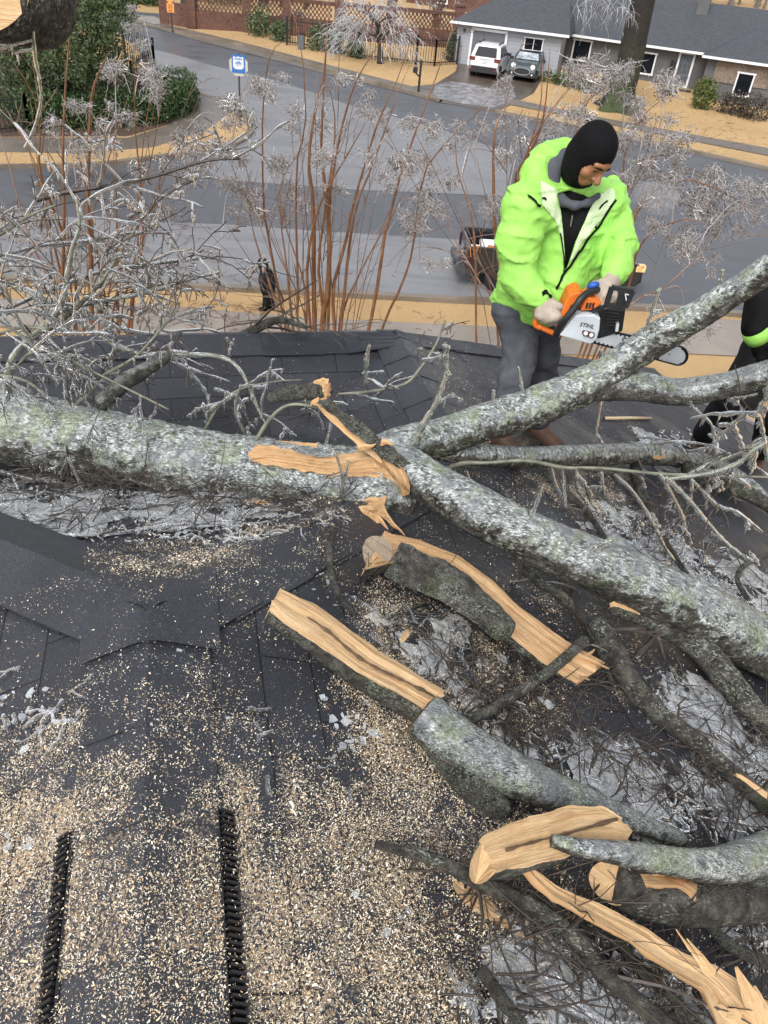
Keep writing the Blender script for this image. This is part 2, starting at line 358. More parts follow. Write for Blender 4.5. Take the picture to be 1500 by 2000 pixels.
def dust_density(X,Y,Z):
    """how much sawdust lies at a point of the roof (blown out of the cuts, in metres round the place of each cut)"""
    P=np.stack([X,Y,Z],-1); u,v=projv(P)
    g=lambda cu,cv,su,sv,a: a*np.exp(-((u-cu)/su)**2-((v-cv)/sv)**2)
    d=.12+g(300,1760,330,260,.85)+g(620,1680,190,260,.95)+g(720,1930,230,170,.95)+g(120,1560,200,170,.42)+g(380,1450,160,110,.40)+g(900,1420,260,120,.45)+g(980,1600,180,200,.3)+g(1040,960,100,60,.30)+g(960,850,110,50,.55)+g(1160,960,60,60,.7)+g(330,1080,360,60,.10)+g(150,1120,360,130,.20)+g(490,1750,22,300,.9)+g(800,1250,230,110,.30)+g(650,985,140,25,.35)+g(120,1900,180,200,.5)+g(880,1850,150,150,.35)+g(1180,1300,160,130,.12)
    for cu,cv,su,sv in ((345,1560,60,75),(210,1650,55,60),(300,1690,75,35),(265,1840,110,60),(60,1800,50,70),(560,1330,90,70),(60,1230,140,80),(320,1230,130,50),(520,1560,22,160)): d=d*(1-.72*np.exp(-((u-cu)/su)**2-((v-cv)/sv)**2))
    n=fbm(P,9,3,77); n2=fbm(P,5,3,81); d=d*np.clip(.9+1.0*n2,.4,1.6); return np.clip(d*(1+.55*n+.75*fbm(P,30,2,78)+.5*fbm(P*np.array([1,.35,1]),14,2,79)),0,1.2)
def projv(P):
    Q=np.asarray(P)-CAMP; w=Q@F_; w=np.where(w<.05,.05,w); return 750+FPX*(Q@CX)/w,1000-FPX*(Q@CY)/w
def add_dust(o,off=(0,0,0)):
    me=o.data; V=np.zeros(len(me.vertices)*3,np.float32); me.vertices.foreach_get('co',V); V=V.reshape(-1,3).astype(float)
    at=me.attributes.new('dust','FLOAT','POINT'); at.data.foreach_set('value',dust_density(V[:,0],V[:,1],V[:,2]).astype(np.float32))
ROOF=roof_surface(); add_dust(ROOF)
def cap_strip(name,line,w,piece=.24,lift=.008,m=None,thick=.006,droop=RS):
    """overlapping cap shingles along a ridge or hip: line = [(l,t),...] far end last; pieces overlap downhill"""
    P=[lt2p(l,t) for l,t in line]; a0,b0=P[0],P[1]; d=b0-a0; Ln=np.linalg.norm(d); d/=Ln
    sx=np.cross(d,[0,0,1]); sx/=np.linalg.norm(sx)
    mb=MB(); k=int(Ln/piece)+1
    for i in range(k):
        s0=i*piece; s1=min(s0+piece*1.5,Ln+.03)
        jit=random.uniform(-.006,.006); rows=[]
        for s_,hh in ((s0,lift+thick),(s1,lift+.001)):
            row=[]
            for q in np.linspace(-1,1,9):
                p=a0+d*s_+sx*(q*w+jit); zz=float(rz(p[0],p[1])); rr=a0[2]+d[2]*s_
                z=max(zz, rr-abs(q)*w*droop*1.0-.0)+hh - .02*math.exp(-(q*2.2)**2)*0
                row.append((p[0],p[1],z+random.uniform(-.001,.001)))
            rows.append(row)
        top0,top1=rows; n=9
        V=top0+top1+[(x,y,z-thick) for x,y,z in top0]+[(x,y,z-thick) for x,y,z in top1]
        Fc=[(j,j+1,n+j+1,n+j) for j in range(n-1)]+[(2*n+j+1,2*n+j,j,j+1)[::-1] for j in range(n-1)]
        Fc+=[(0,n,3*n,2*n),(n-1,2*n-1,4*n-1,3*n-1)[::-1]]
        mb.add(V,Fc)
    o=mb.build(name,m or M_CAP,HOUSE,smooth=False); add_dust(o); return o
cap_strip('ridge_cap',[(0,-.62),(0,.02)],.145,lift=.006)
def apex():
    L=np.linspace(-.17,.17,15);T=np.linspace(-.14,.16,13); V=[]
    for t in T:
        for l in L:
            p=RE+l*RB+t*RA; V.append((p[0],p[1],float(np.mean([rz(p[0]+a*.03,p[1]+b*.03) for a in (-1,0,1) for b in (-1,0,1)]))+.021))
    n=len(L); o=mesh_obj('ridge_cap',V,[(j*n+i,j*n+i+1,(j+1)*n+i+1,(j+1)*n+i) for j in range(len(T)-1) for i in range(n-1)],M_CAP,HOUSE,smooth=True); add_dust(o)
apex()
cap_strip('hip_cap',[(-3.2,3.2),(0,0)],.16); cap_strip('hip_cap',[(1.0,1.0),(0,0)],.16)
cap_strip('ridge_cap',[(-5,RL),(ROFF,RL)],.15); cap_strip('ridge_cap',[(ROFF,1.4),(ROFF,RL)],.15)
cap_strip('hip_cap',[(ROFF+3.0,RL+1.65),(ROFF,RL)],.15)
# ridge vent: raised cap with ribbed louvres down both edges
M_VENT=simple('black_vent_plastic',(.012,.012,.014),.45,.2,30)
def ridge_vent():
    v=cap_strip('ridge_cap',[(0,-2.3),(0,-.58)],.14,lift=.016); v.name='vent_cap'
    for s in (-1,1):
        mb=MB(); t=-2.3
        while t<-.58:
            p=lt2p(s*.143,t); q=lt2p(s*.168,t); mb.bar(p+[0,0,.020],q+[0,0,.006],.0055,.02); t+=.0125
        for lo,hh in ((.140,.018),(.170,.005)):
            p=lt2p(s*lo,-2.3,hh);q=lt2p(s*lo,-.58,hh); mb.bar(p,q,.006,.012)
        mb.build('vent_louvre',M_VENT,HOUSE)
ridge_vent()
# small hip with its own vent near the far corner, and the eave flashing
M_FLASH=simple('grey_metal_flashing',(.42,.43,.45),.35,.15,20,Metallic=.6)
def eave():
    mb=MB(); pts=[lt2p(l,t,.0) for l,t in ((7.1,3.97),(4.45,3.97),(4.45,4.9))]
    for p,q in zip(pts[:-1],pts[1:]): mb.bar(p,q,.07,.05)
    mb.build('eave_flashing',M_FLASH,HOUSE)
    # walls of the near house below the eaves, far below the picture
    w=MB(); c=lt2p(1.0,1.2); zt=6.0
    R2=np.array([[RB[0],RA[0],0],[RB[1],RA[1],0],[0,0,1]]); w.box((c[0]-.3,c[1],zt/2-.4),(7.6,5.4,zt+.6),R2); w.build('wall',simple('brick_red',(.25,.1,.07),.8,.3,9),HOUSE)
eave()
# ================================================================== things along the street
def rot2(th): c,s=math.cos(th),math.sin(th); return np.array([[c,-s,0],[s,c,0],[0,0,1]])
def text_part(name,txt,size,M,m,parent,ext=.004,shear=0):
    cu=bpy.data.curves.new(name,'FONT'); cu.body=txt; cu.size=size; cu.extrude=ext; cu.align_x='CENTER'; cu.align_y='CENTER'; cu.shear=shear
    to=bpy.data.objects.new(name,cu); COL.objects.link(to); bpy.context.view_layer.update()
    me=bpy.data.meshes.new_from_object(to.evaluated_get(bpy.context.evaluated_depsgraph_get())); bpy.data.objects.remove(to); bpy.data.curves.remove(cu)
    me.materials.clear(); me.materials.append(m); me.transform(M)
    o=bpy.data.objects.new(name,me); COL.objects.link(o)
    if parent: o.parent=parent
    return o
M_BLACK=simple('black_metal',(.012,.012,.013),.45,.2,20); M_RUBB=simple('tyre_rubber',(.016,.016,.017),.8,.2,20)
M_GLASS=simple('dark_window_glass',(.010,.012,.016),.18,.3,3,Specular_IOR_Level=.08); M_WHITE=simple('white_trim_paint',(.72,.73,.75),.5,.06,5)
M_CHROME=simple('chrome',(.7,.72,.74),.15,.05,5,Metallic=1.)
# ---- brick
def m_brick(name,c1,c2,mo,scale=1.,axis='xz'):
    b=NB(name); c=b.coord(); sp=b.n('ShaderNodeSeparateXYZ'); b.t.links.new(c,sp.inputs[0]); cb=b.n('ShaderNodeCombineXYZ')
    b.t.links.new(b.math('ADD',sp.outputs[0],sp.outputs[1]),cb.inputs[0]); b.t.links.new(sp.outputs[2],cb.inputs[1])
    br=b.n('ShaderNodeTexBrick'); b.t.links.new(cb.outputs[0],br.inputs['Vector']); br.inputs['Scale'].default_value=1
    br.inputs['Brick Width'].default_value=.24*scale; br.inputs['Row Height'].default_value=.08*scale; br.inputs['Mortar Size'].default_value=.006*scale
    br.inputs['Color1'].default_value=(*c1,1); br.inputs['Color2'].default_value=(*c2,1); br.inputs['Mortar'].default_value=(*mo,1)
    a=b.mix(b.ramp(b.noise(c,.9,4),[(.35,0.),(.7,.6)]),br.outputs[0],np.array(c1)*.35)
    a=b.mix(b.ramp(b.noise(c,6,3),[(.4,0.),(.65,.5)]),a,np.array(c2)*1.35)
    return b.fin(a,.75,b.bump(br.outputs['Fac'],-.5,.01))
M_BRICK=m_brick('old_red_brick',(.085,.036,.025),(.14,.062,.042),(.14,.10,.08)); M_TANBR=m_brick('tan_stone_brick',(.17,.125,.095),(.26,.2,.155),(.15,.13,.12),1.5)
def lap_siding():
    b=NB('white_lap_siding'); c=b.coord(); sp=b.n('ShaderNodeSeparateXYZ'); b.t.links.new(c,sp.inputs[0]); sw=b.math('FRACT',b.math('MULTIPLY',sp.outputs[2],5.))
    a=b.mix(b.ramp(sw,[(.02,.75),(.12,0.)]),(.34,.355,.385),(.13,.13,.145)); return b.fin(a,.6,b.bump(sw,.5,.02))
M_SIDING=lap_siding(); M_GREY=simple('grey_painted_wall',(.105,.105,.108),.8,.12,2,.2,40)
def m_farroof():
    b=NB('dark_grey_roofing'); c=b.coord(); n=b.noise(b.coord(scale=(2.5,2.5,9)),1.5,5,.75); f=b.noise(c,30,2)
    a=b.ramp(n,[(.3,(.035,.037,.045)),(.7,(.075,.08,.092))]); a=b.mix(b.ramp(f,[(.66,0.),(.74,.6)]),a,(.24,.25,.27)); return b.fin(a,.6,b.bump(n,.3,.03))
M_FROOF=m_farroof()
def hip(mb,x0,x1,y0,y1,z,rise,inset0,inset1,ov=.4,th=.12):
    x0-=ov;x1+=ov;y0-=ov;y1+=ov; ym=(y0+y1)/2
    V=[(x0,y0,z),(x1,y0,z),(x1,y1,z),(x0,y1,z),(x0+inset0,ym,z+rise),(x1-inset1,ym,z+rise)]
    V+= [(x,y,zz-th) for x,y,zz in V[:4]]
    mb.add(V,[(0,1,5,4),(1,2,5),(2,3,4,5),(3,0,4),(0,6,7,1),(1,7,8,2),(2,8,9,3),(3,9,6,0),(6,9,8,7)])
def window(par,x0,x1,z0,z1,y,panes=1,fw=.09):
    f=MB()
    f.box(((x0+x1)/2,y-.03,z1),(x1-x0+fw*2,.08,fw)); f.box(((x0+x1)/2,y-.05,z0),(x1-x0+fw*2,.12,fw))
    for x in (x0,x1): f.box((x,y-.03,(z0+z1)/2),(fw,.078,z1-z0-fw))
    for k in range(1,panes): f.box((x0+(x1-x0)*k/panes,y-.025,(z0+z1)/2),(fw*.6,.06,z1-z0-fw))
    fo=f.build('window',M_WHITE,par,world=False); g=MB(); g.box(((x0+x1)/2,y-.005,(z0+z1)/2),(x1-x0-fw,.02,z1-z0-fw)); g.build('pane',M_GLASS,fo,world=False); return fo
def houses():
    th=math.radians(-12); p=G(960,135); h=empty('garage_wing',(p[0],p[1],p[2]),th,'white lap sided garage with a grey roof and one grey door behind the parked cars','garage')
    hz=2.25
    w=MB(); w.box((.75,3.2,hz/2-.3),(6.4,6.2,hz+.6)); w.build('wall',M_SIDING,h,world=False)
    r=MB(); hip(r,-2.45,3.95,.1,6.3,hz+.02,1.5,2.6,.6); r.build('roof',M_FROOF,h,world=False)
    g=MB(); g.box((.75,-.34,hz-.02),(7.2,.1,.13)); g.build('gutter',M_WHITE,h,world=False)
    d=MB(); d.box((-.44,.07,.95),(1.98,.06,1.9))
    for k in range(1,4): d.box((-.44,.035,1.9*k/4),(1.98,.03,.03))
    for k in range(1,3): d.box((-1.43+1.98*k/3,.036,.95),(.03,.028,1.9))
    do=d.build('garage_door',simple('grey_door_paint',(.13,.135,.15),.5,.1,4),h,world=False)
    t=MB(); t.box((-1.5,.05,1.0),(.14,.12,2.0)); t.box((.62,.05,1.0),(.14,.12,2.0)); t.box((-.44,.05,2.0),(2.26,.12,.14)); t.build('door_trim',M_WHITE,h,world=False)
    window(h,1.75,2.85,1.25,1.9,.08,2,.07)
    l=MB(); l.sphere((-2.0,0.02,1.85),.09,8,5); l.build('wall_lamp',M_BLACK,h,world=False)
    # main house
    th=math.radians(-20); p=G(1312,168); h=empty('ranch_house',(p[0],p[1],p[2]),th,'long grey ranch house with a dark roof, white door and a stone fronted wing','house')
    H=1.98
    w=MB(); w.box((-3.3,4.6,H/2-.4),(9.8,9.,H+.8)); w.box((6,4.62,H/2-.4),(9.,9.02,H+.8)); w.build('wall',M_GREY,h,world=False)
    w=MB(); w.box((6.35,-.75,H/2-.45),(9.2,1.7,H+.7)); w.build('wing_wall',M_GREY,h,world=False)
    w=MB(); w.box((6.6,-1.62,H*.69),(8.6,.08,H*.6)); w.build('stone_facing',M_TANBR,h,world=False)
    r=MB(); hip(r,-8.2,14,.1,9.1,H,2.25,.3,.3); r.build('roof',M_FROOF,h,world=False)
    r=MB(); hip(r,1.75,7.4,-1.6,5.,H+.03,1.45,2.7,2.9,.38); r.build('wing_roof',M_FROOF,h,world=False)
    c=MB(); c.box((.3,3.6,H+2.1),(.7,.6,1.5)); c.build('chimney',M_GREY,h,world=False)
    g=MB(); g.box((-3.3,-.36,H-.04),(9.9,.1,.13)); g.box((4.6,-2.04,H),(6.4,.1,.13)); g.build('gutter',M_WHITE,h,world=False)
    window(h,-6.6,-5.5,.62,1.72,.1); window(h,-2.6,-1.4,.42,1.55,.1); window(h,3.65,4.55,.25,1.42,-1.68)
    d=MB(); d.box((.42,.06,.93),(.98,.1,1.86)); do=d.build('front_door',M_WHITE,h,world=False)
    g=MB(); g.box((.42,0,.95),(.74,.03,1.62)); g.build('door_glass',simple('pale_door_glass',(.09,.1,.115),.12,.5,4),do,world=False)
    s=MB(); s.box((.5,-.5,-.12),(1.5,1.0,.16)); s.box((.5,-1.0,-.28),(1.7,1.2,.16)); s.box((.5,-1.4,-.44),(1.9,1.3,.16)); s.build('front_steps',simple('dark_brick_steps',(.05,.035,.03),.7,.3,9),h,world=False)
    sh=MB(); sh.box((-.35,.02,1.1),(.16,.1,.5)); sh.box((-.15,.02,1.1),(.1,.1,.45)); sh.build('wall_sculpture',M_BLACK,h,world=False)
    # brick house and low outbuildings behind the wall
    p=G(900,60); h=empty('brick_house',(p[0]+3,p[1]+8,float(gz(p[1]))),math.radians(-18),'brown roofed brick house behind the garden wall','house')
    w=MB(); w.box((0,3,1.3),(15,8,3.2)); w.build('wall',M_BRICK,h,world=False)
    r=MB(); hip(r,-7.5,7.5,-1,7,2.9,2.2,3,3); r.build('roof',m_brick('brown_roof_tiles',(.16,.09,.06),(.25,.15,.1),(.08,.05,.04),1.6),h,world=False)
    window(h,-5,-4,.9,2.1,-1.02)
houses()
# ---- brick garden wall with pierced panels
def brick_wall():
    pts=[G(322,46),G(375,55),G(482,62),G(560,68),G(660,76),G(760,84),G(890,94)]
    root=empty('brick_wall',pts[1],0,'long red brick garden wall with pierced panels and square piers','wall')
    def seg(a,b,h,name,th=.22,z0=-.2):
        mb=MB(); d=(b-a); L=np.linalg.norm(d[:2]); ang=math.atan2(d[1],d[0]); c=(a+b)/2; mb.box((c[0],c[1],c[2]+(h+z0)/2),(L-.5,th,h-z0),rot2(ang)); return mb.build(name,M_BRICK,root)
    seg(pts[0],pts[1],1.25,'low_panel')
    M_DK=m_brick('weathered_brick',(.075,.03,.02),(.12,.05,.033),(.08,.06,.05))
    for i in range(1,6):
        a,b=pts[i],pts[i+1]; seg(a,b,1.0,'wall_base'); d=b-a; L=np.linalg.norm(d[:2]); ang=math.atan2(d[1],d[0]); Rm=rot2(ang)
        up=MB(); n=int((L-.5)/.26)
        for k in range(n):
            for r in range(5):
                q=a+d*((k+.5+(.5 if r%2 else 0))*.26+.25)/L; up.box((q[0],q[1],q[2]+1.08+r*.16),(.13,.2,.158),Rm)
        up.build('pierced_panel',M_BRICK,root)
        cp=MB(); c=(a+b)/2; cp.box((c[0],c[1],c[2]+1.92),(L-.5,.3,.2),Rm); cp.build('coping',M_DK,root)
    for i,p in enumerate(pts): 
        mb=MB(); hh=1.5 if i==0 else 2.35; ang=math.atan2(*(pts[2]-pts[1])[[1,0]]); mb.box((p[0],p[1],p[2]+hh/2-.1),(.55,.55,hh+.2),rot2(ang)); mb.box((p[0],p[1],p[2]+hh+.06),(.66,.66,.12),rot2(ang)); mb.build('pier',M_BRICK,root)
brick_wall()
# ---- iron fences
def fence(px,h,label,pitch=.16,gate=None,dz=0):
    P=[G(u,v)+[0,0,dz] for u,v in px]; root=empty('iron_fence',P[0],0,label,'fence')
    pk=MB();rl=MB()
    for a,b in zip(P[:-1],P[1:]):
        d=b-a;L=np.linalg.norm(d[:2]); n=int(L/pitch)
        for k in range(n):
            q=a+d*(k+.5)/n; pk.bar(q+[0,0,.05],q+[0,0,h],.03); pk.add([q+[-.025,0,h],q+[.025,0,h],q+[0,.02,h],q+[0,0,h+.12]],[(0,1,3),(1,2,3),(2,0,3)])
        for z in (.18,h-.12): rl.bar(a+[0,0,z],b+[0,0,z],.04,.05)
        for q in (a,b): 
            po=MB(); po.bar(q-[0,0,.1],q+[0,0,h+.1],.09); po.build('post',M_BLACK,root)
    pk.build('pickets',M_BLACK,root); rl.build('rails',M_BLACK,root); return root
fence([(-60,272),(60,262),(170,222),(262,190),(303,158),(303,140),(246,120)],1.35,'black iron picket fence behind the clipped hedge on the corner plot',.17,dz=.12)
fence([(560,88),(640,99),(700,114),(812,126),(848,129),(892,126)],1.45,'black iron fence and gate in front of the brick wall',.15)
# ---- mailboxes and signs
def mailbox(px,label,face=0.):
    p=G(*px); r=empty('mailbox',p,0,label,'mailbox'); mb=MB(); mb.box((p[0],p[1],p[2]+.62),(.12,.12,1.34)); mb.box((p[0],p[1],p[2]+1.45),(.14,.14,.3),taper=.4); mb.bar(p+[0,0,.75],p+[-.34,-.05,1.02],.07); mb.build('post',M_BLACK,r)
    V=[];Fc=[]; n=9; L=.52
    for k in range(n): a=math.pi*k/(n-1); V.append((math.cos(a)*.12,math.sin(a)*.12+.1))
    V=[(.12,-.05)]+V+[(-.12,-.05)]; V=np.array(V); k=len(V)
    A=np.array([(p[0]-.3+x*.35 if False else p[0]-.28+x,p[1]-.27,p[2]+1.02+z) for x,z in V]); b=MB(); b.prism(A,(0,L,0)); b.build('box',simple('black_mailbox_paint',(.02,.02,.022),.35,.2,6),r)
    f=MB(); f.box((p[0]-.28+.13,p[1]-.1,p[2]+1.12),(.015,.05,.16)); f.build('flag',simple('dull_red',(.15,.03,.02),.5),r)
mailbox((817,181),'black mailbox on an angled post beside the driveway mouth')
def lamp_box(px):
    p=G(*px); r=empty('mailbox',p,0,'small dark pedestal mailbox at the far corner near the orange sign','mailbox'); mb=MB(); mb.box((p[0],p[1],p[2]+.08),(.5,.4,.16),taper=.6); mb.bar(p,p+[0,0,1.35],.12); mb.build('post',M_BLACK,r)
    b=MB(); b.box((p[0],p[1],p[2]+1.6),(.42,.5,.5)); b.box((p[0],p[1],p[2]+1.9),(.5,.58,.1),taper=.5); b.build('box',M_BLACK,r)
lamp_box((263,36))
M_POST=simple('dark_steel_post',(.03,.035,.045),.45,.2,9)
def blue_sign():
    p=G(470,251); p[2]+=.12; k=pxs(p)*1.12; H=111*k/ .93
    top=AtY(468,140,p[1]); H=top[2]-p[2]
    r=empty('street_sign',p,0,'blue street sign with a pale shield on a thin dark post at the corner','sign'); mb=MB(); mb.bar(p-[0,0,.2],p+[0,0,H+.7],.07,.05); mb.build('post',M_POST,r)
    w=.58;h=.70; c=p+[0,-.05,H+h/2-.05]
    o=MB(); P=[c+np.array([math.cos(math.radians(22.5+45*i))*.44,.012,math.sin(math.radians(22.5+45*i))*.44-.06]) for i in range(8)]; o.prism(P,(0,.012,0)); o.build('stop_sign_back',simple('bare_aluminium',(.55,.53,.48),.4,.06,9,Metallic=.3),r)
    b=MB(); b.box(c,(w,.014,h)); pl=b.build('sign_plate',simple('sign_blue',(.03,.14,.42),.4,.05,5),r)
    S=[(-.26,.30),(-.22,.33),(-.12,.29),(0,.33),(.12,.29),(.22,.33),(.26,.30),(.27,-.12),(.22,-.2),(.1,-.24),(-.1,-.24),(-.22,-.2),(-.27,-.12)]
    s=MB(); s.prism([c+np.array([x,-.012,z]) for x,z in np.array(S)*.87],(0,.004,0)); s.build('shield',simple('sign_pale',(.62,.64,.66),.4,.05,5),r)
    t=MB()
    for z,ww,hh in ((.22,.40,.07),(.10,.17,.05),(.03,.32,.09),(-.06,.26,.02)): 
        n=int(ww/.045)
        for i in range(n): t.box(c+np.array([(-ww/2+(i+.5)*ww/n)*.87,-.016,z*.87]),(ww/n*.62,.004,hh*(.8+.2*((i*7)%3-1))))
    t.build('lettering',simple('sign_lettering_blue',(.06,.2,.5),.4),r)
blue_sign()
def speed_sign():
    p=G(337,64); r=empty('speed_sign',p,0,'orange advisory sign reading 25 MPH under a diamond warning sign','sign')
    top=AtY(337,24,p[1]); H=top[2]-p[2]; mb=MB(); mb.bar(p-[0,0,.1],p+[0,0,H+2.0],.08,.06); mb.build('post',M_POST,r)
    MO=simple('sign_orange',(.75,.30,.08),.4,.05,5); k=60/1740*1.03
    w=13*k*.98; c=p+[0,-.06,H+w/2]; b=MB(); b.box(c,(w,.02,w*1.05)); b.build('speed_plate',MO,r)
    d=MB(); cc=c+[0,0,w*1.25+.12]; s=.52; d.prism([cc+[0,-.0,-s],cc+[s,0,0],cc+[0,0,s],cc+[-s,0,0]],(0,.02,0)); d.build('diamond_plate',MO,r)
    X=Matrix.Rotation(math.pi/2,4,'X'); ro=Vector(r.location)
    text_part('lettering','25',w*.62,Matrix.Translation(Vector(c+[0,-.014,w*.14])-ro)@X,M_BLACK,r); text_part('lettering','MPH',w*.26,Matrix.Translation(Vector(c+[0,-.014,-w*.34])-ro)@X,M_BLACK,r)
speed_sign()
# ---- cars
def carpaint(name,col): return simple(name,col,.25,.04,3,Coat_Weight=.6,Coat_Roughness=.08)
def shell(mb,prof,W,belt,top,tumble=.2,round_=.06,cy=None):
    """side outline (y,z) swept across the car; half width narrows above the belt line and at nose and tail"""
    P=np.array(prof); ys=P[:,0]; y0,y1=ys.min(),ys.max()
    def hw(y,z):
        e=min(y-y0,y1-y); c=1-.10*max(0,1-e/.45)**2
        t=max(0,(z-belt)/(top-belt)); return W*c*(1-tumble*t)
    rows=[]
    for sgn,ins in ((-1,0),(-1,round_),(1,round_),(1,0)):
        pass
    n=len(P); cen=np.array([(y0+y1)/2,(P[:,1].min()+P[:,1].max())/2])
    V=[]
    for f,sc in ((-1,.955),(-.93,1.),(.93,1.),(1,.955)):
        for y,z in P: 
            q=cen+(np.array([y,z])-cen)*np.array([1-(1-sc)*.3,1-(1-sc)*.6]); V.append((f*hw(y,z),q[0],q[1]))
    Fc=[tuple(range(n))[::-1],tuple(range(3*n,4*n))]
    for r in range(3):
        for i in range(n): j=(i+1)%n; Fc.append((r*n+i,r*n+j,(r+1)*n+j,(r+1)*n+i))
    mb.add(V,Fc)
def wheel(par,x,y,r,w,rimc):
    t=MB(); th=[2*math.pi*i/18 for i in range(18)]
    prof=[(-w/2,r*.72),(-w/2,r*.95),(-w*.3,r),(w*.3,r),(w/2,r*.95),(w/2,r*.72)]
    V=[(x+a,y+b*math.cos(q),r+b*math.sin(q)) for a,b in prof for q in th]; n=18
    Fc=[(k*n+i,k*n+(i+1)%n,(k+1)*n+(i+1)%n,(k+1)*n+i) for k in range(5) for i in range(n)]
    t.add(V,Fc); wo=t.build('wheel',M_RUBB,par,smooth=True,world=False)
    m=MB()
    for s in (-1,1):
        xx=x+s*w*.42; m.add([(xx,y,r)]+[(xx,y+r*.74*math.cos(q),r+r*.74*math.sin(q)) for q in th],[(0,1+i,1+(i+1)%n) for i in range(n)])
    m.build('rim',rimc,wo,world=False)
M_RIM=simple('grey_alloy',(.25,.26,.28),.35,.1,9,Metallic=.7); M_TAIL=simple('tail_lamp_red',(.16,.03,.02),.2,.2,9); M_PLATE=simple('plate_white',(.6,.62,.6),.5)
M_PLAST=simple('black_plastic',(.018,.018,.02),.55,.2,20)
def quad(mb,a,b,c,d,th=.012):
    P=np.array([a,b,c,d],float); n=np.cross(P[1]-P[0],P[3]-P[0]); n/=np.linalg.norm(n); mb.prism(P,n*th)
def suv():
    p=(G(914,157)+G(969,161))/2; r=empty('suv',(p[0],p[1]+.55,p[2]+.03),math.radians(-14),'white estate suv seen from behind, parked nearest the garage door','car')
    # y forward, rear at y=0
    b=MB(); shell(b,[(.06,.45),(-.02,.7),(.02,1.0),(.22,1.12),(.55,1.66),(1.3,1.74),(2.3,1.70),(3.0,1.12),(3.9,1.02),(4.5,.8),(4.55,.45),(4.4,.3),(.25,.3)],.91,1.05,1.74,.22); b.build('body',carpaint('white_car_paint',(.78,.79,.80)),r,smooth=False,world=False)
    g=MB(); quad(g,(-.66,.20,1.14),(.66,.20,1.14),(.56,.50,1.60),(-.56,.50,1.60),.02); g.build('rear_window',M_GLASS,r,world=False)
    for s in (-1,1):
        g=MB(); P=[(s*.88,.55,1.14),(s*.88,2.75,1.12),(s*.735,2.1,1.6),(s*.735,.75,1.6)]; P=P if s>0 else P[::-1]; quad(g,*P,.02); g.build('side_window',M_GLASS,r,world=False)
        t=MB(); t.box((s*.74,.03,1.02),(.34,.10,.18)); t.box((s*.86,.16,1.02),(.08,.3,.17)); t.build('tail_light',M_TAIL,r,world=False)
        ra=MB(); ra.bar((s*.6,.7,1.78),(s*.6,2.2,1.77),.04,.06); ra.build('roof_rail',M_PLAST,r,world=False)
        m=MB(); m.box((s*1.0,2.7,1.12),(.2,.12,.15)); m.build('mirror',M_PLAST,r,world=False)
        e=MB(); e.box((s*.72,-.05,.5),(.22,.06,.08)); e.build('reflector',M_TAIL,r,world=False)
    bu=MB(); bu.box((0,.05,.5),(1.66,.22,.32),taper=.93); bu.build('bumper',M_PLAST,r,world=False)
    pl=MB(); pl.box((0,-.03,.9),(.36,.02,.17)); pl.build('number_plate',M_PLATE,r,world=False)
    st=MB(); st.box((0,-.01,1.04),(.62,.03,.03)); st.build('trim_strip',M_CHROME,r,world=False)
    for x in (-.78,.78):
        for y in (.85,3.6): wheel(r,x,y,.36,.24,M_RIM)
suv()
def hatch():
    p=(G(990,160)+G(1040,166))/2; r=empty('small_car',(p[0]+.05,p[1]+.3,p[2]+.03),math.radians(-16),'dark green small hatchback facing the street with round headlights','car')
    # front at y=0
    b=MB(); shell(b,[(.03,.3),(-.03,.55),(.05,.85),(.35,.98),(1.15,1.05),(1.6,1.36),(2.4,1.44),(3.4,1.36),(3.8,.95),(3.85,.35),(3.6,.25),(.3,.22)],.86,1.0,1.44,.17); b.build('body',carpaint('dark_green_car_paint',(.03,.045,.05)),r,world=False)
    ro=MB(); shell(ro,[(1.5,1.345),(2.4,1.46),(3.4,1.375),(3.4,1.33),(2.4,1.40),(1.6,1.32)],.72,1.0,2,.05); ro.build('roof_panel',M_BLACK,r,world=False)
    g=MB(); quad(g,(-.68,1.08,1.06),(.68,1.08,1.06),(.58,1.52,1.36),(-.58,1.52,1.36),.03); g.build('windscreen',simple('glass_painted_sky_reflection',(.35,.38,.42),.1,.6,3),r,world=False)  # pale mottled base colour paints the sky's reflection on to the windscreen
    M_HL=simple('headlamp_lens',(.75,.77,.78),.15,.15,12)
    for s in (-1,1):
        h=MB(); h.sphere((s*.58,.06,.80),.15,14,8,(1,.55,1.05)); h.build('headlight',M_HL,r,smooth=True,world=False)
        m=MB(); m.box((s*.98,1.25,1.05),(.2,.12,.15)); m.build('mirror',M_PLAST,r,world=False)
        f=MB(); f.sphere((s*.6,-.02,.42),.06,10,6,(1,.5,1)); f.build('fog_light',M_HL,r,smooth=True,world=False)
        g=MB(); P=[(s*.83,1.25,1.04),(s*.83,3.3,1.04),(s*.70,3.0,1.34),(s*.70,1.75,1.34)]; P=P if s>0 else P[::-1]; quad(g,*P,.02); g.build('side_window',M_GLASS,r,world=False)
    gr=MB(); gr.prism([(math.cos(a)*.46,-.07,.57+math.copysign(abs(math.sin(a))**.7,math.sin(a))*.17) for a in np.linspace(0,2*math.pi,25)[:-1]],(0,.08,0)); go=gr.build('grille',M_PLAST,r,world=False)
    rg=MB(); A=[(math.cos(a)*.47,-.075,.57+math.copysign(abs(math.sin(a))**.7,math.sin(a))*.18) for a in np.linspace(0,2*math.pi,25)]; rg.tube(A,.024,6,False); rg.build('grille_ring',M_CHROME,go,world=False)
    bu=MB(); bu.box((0,.0,.34),(1.5,.14,.12)); bu.build('bumper',M_PLAST,r,world=False)
    for x in (-.74,.74):
        for y in (.65,3.1): wheel(r,x,y,.31,.2,M_RIM)
hatch()
M_RIMD=simple('dark_alloy',(.03,.03,.032),.4,.1,9,Metallic=.5)
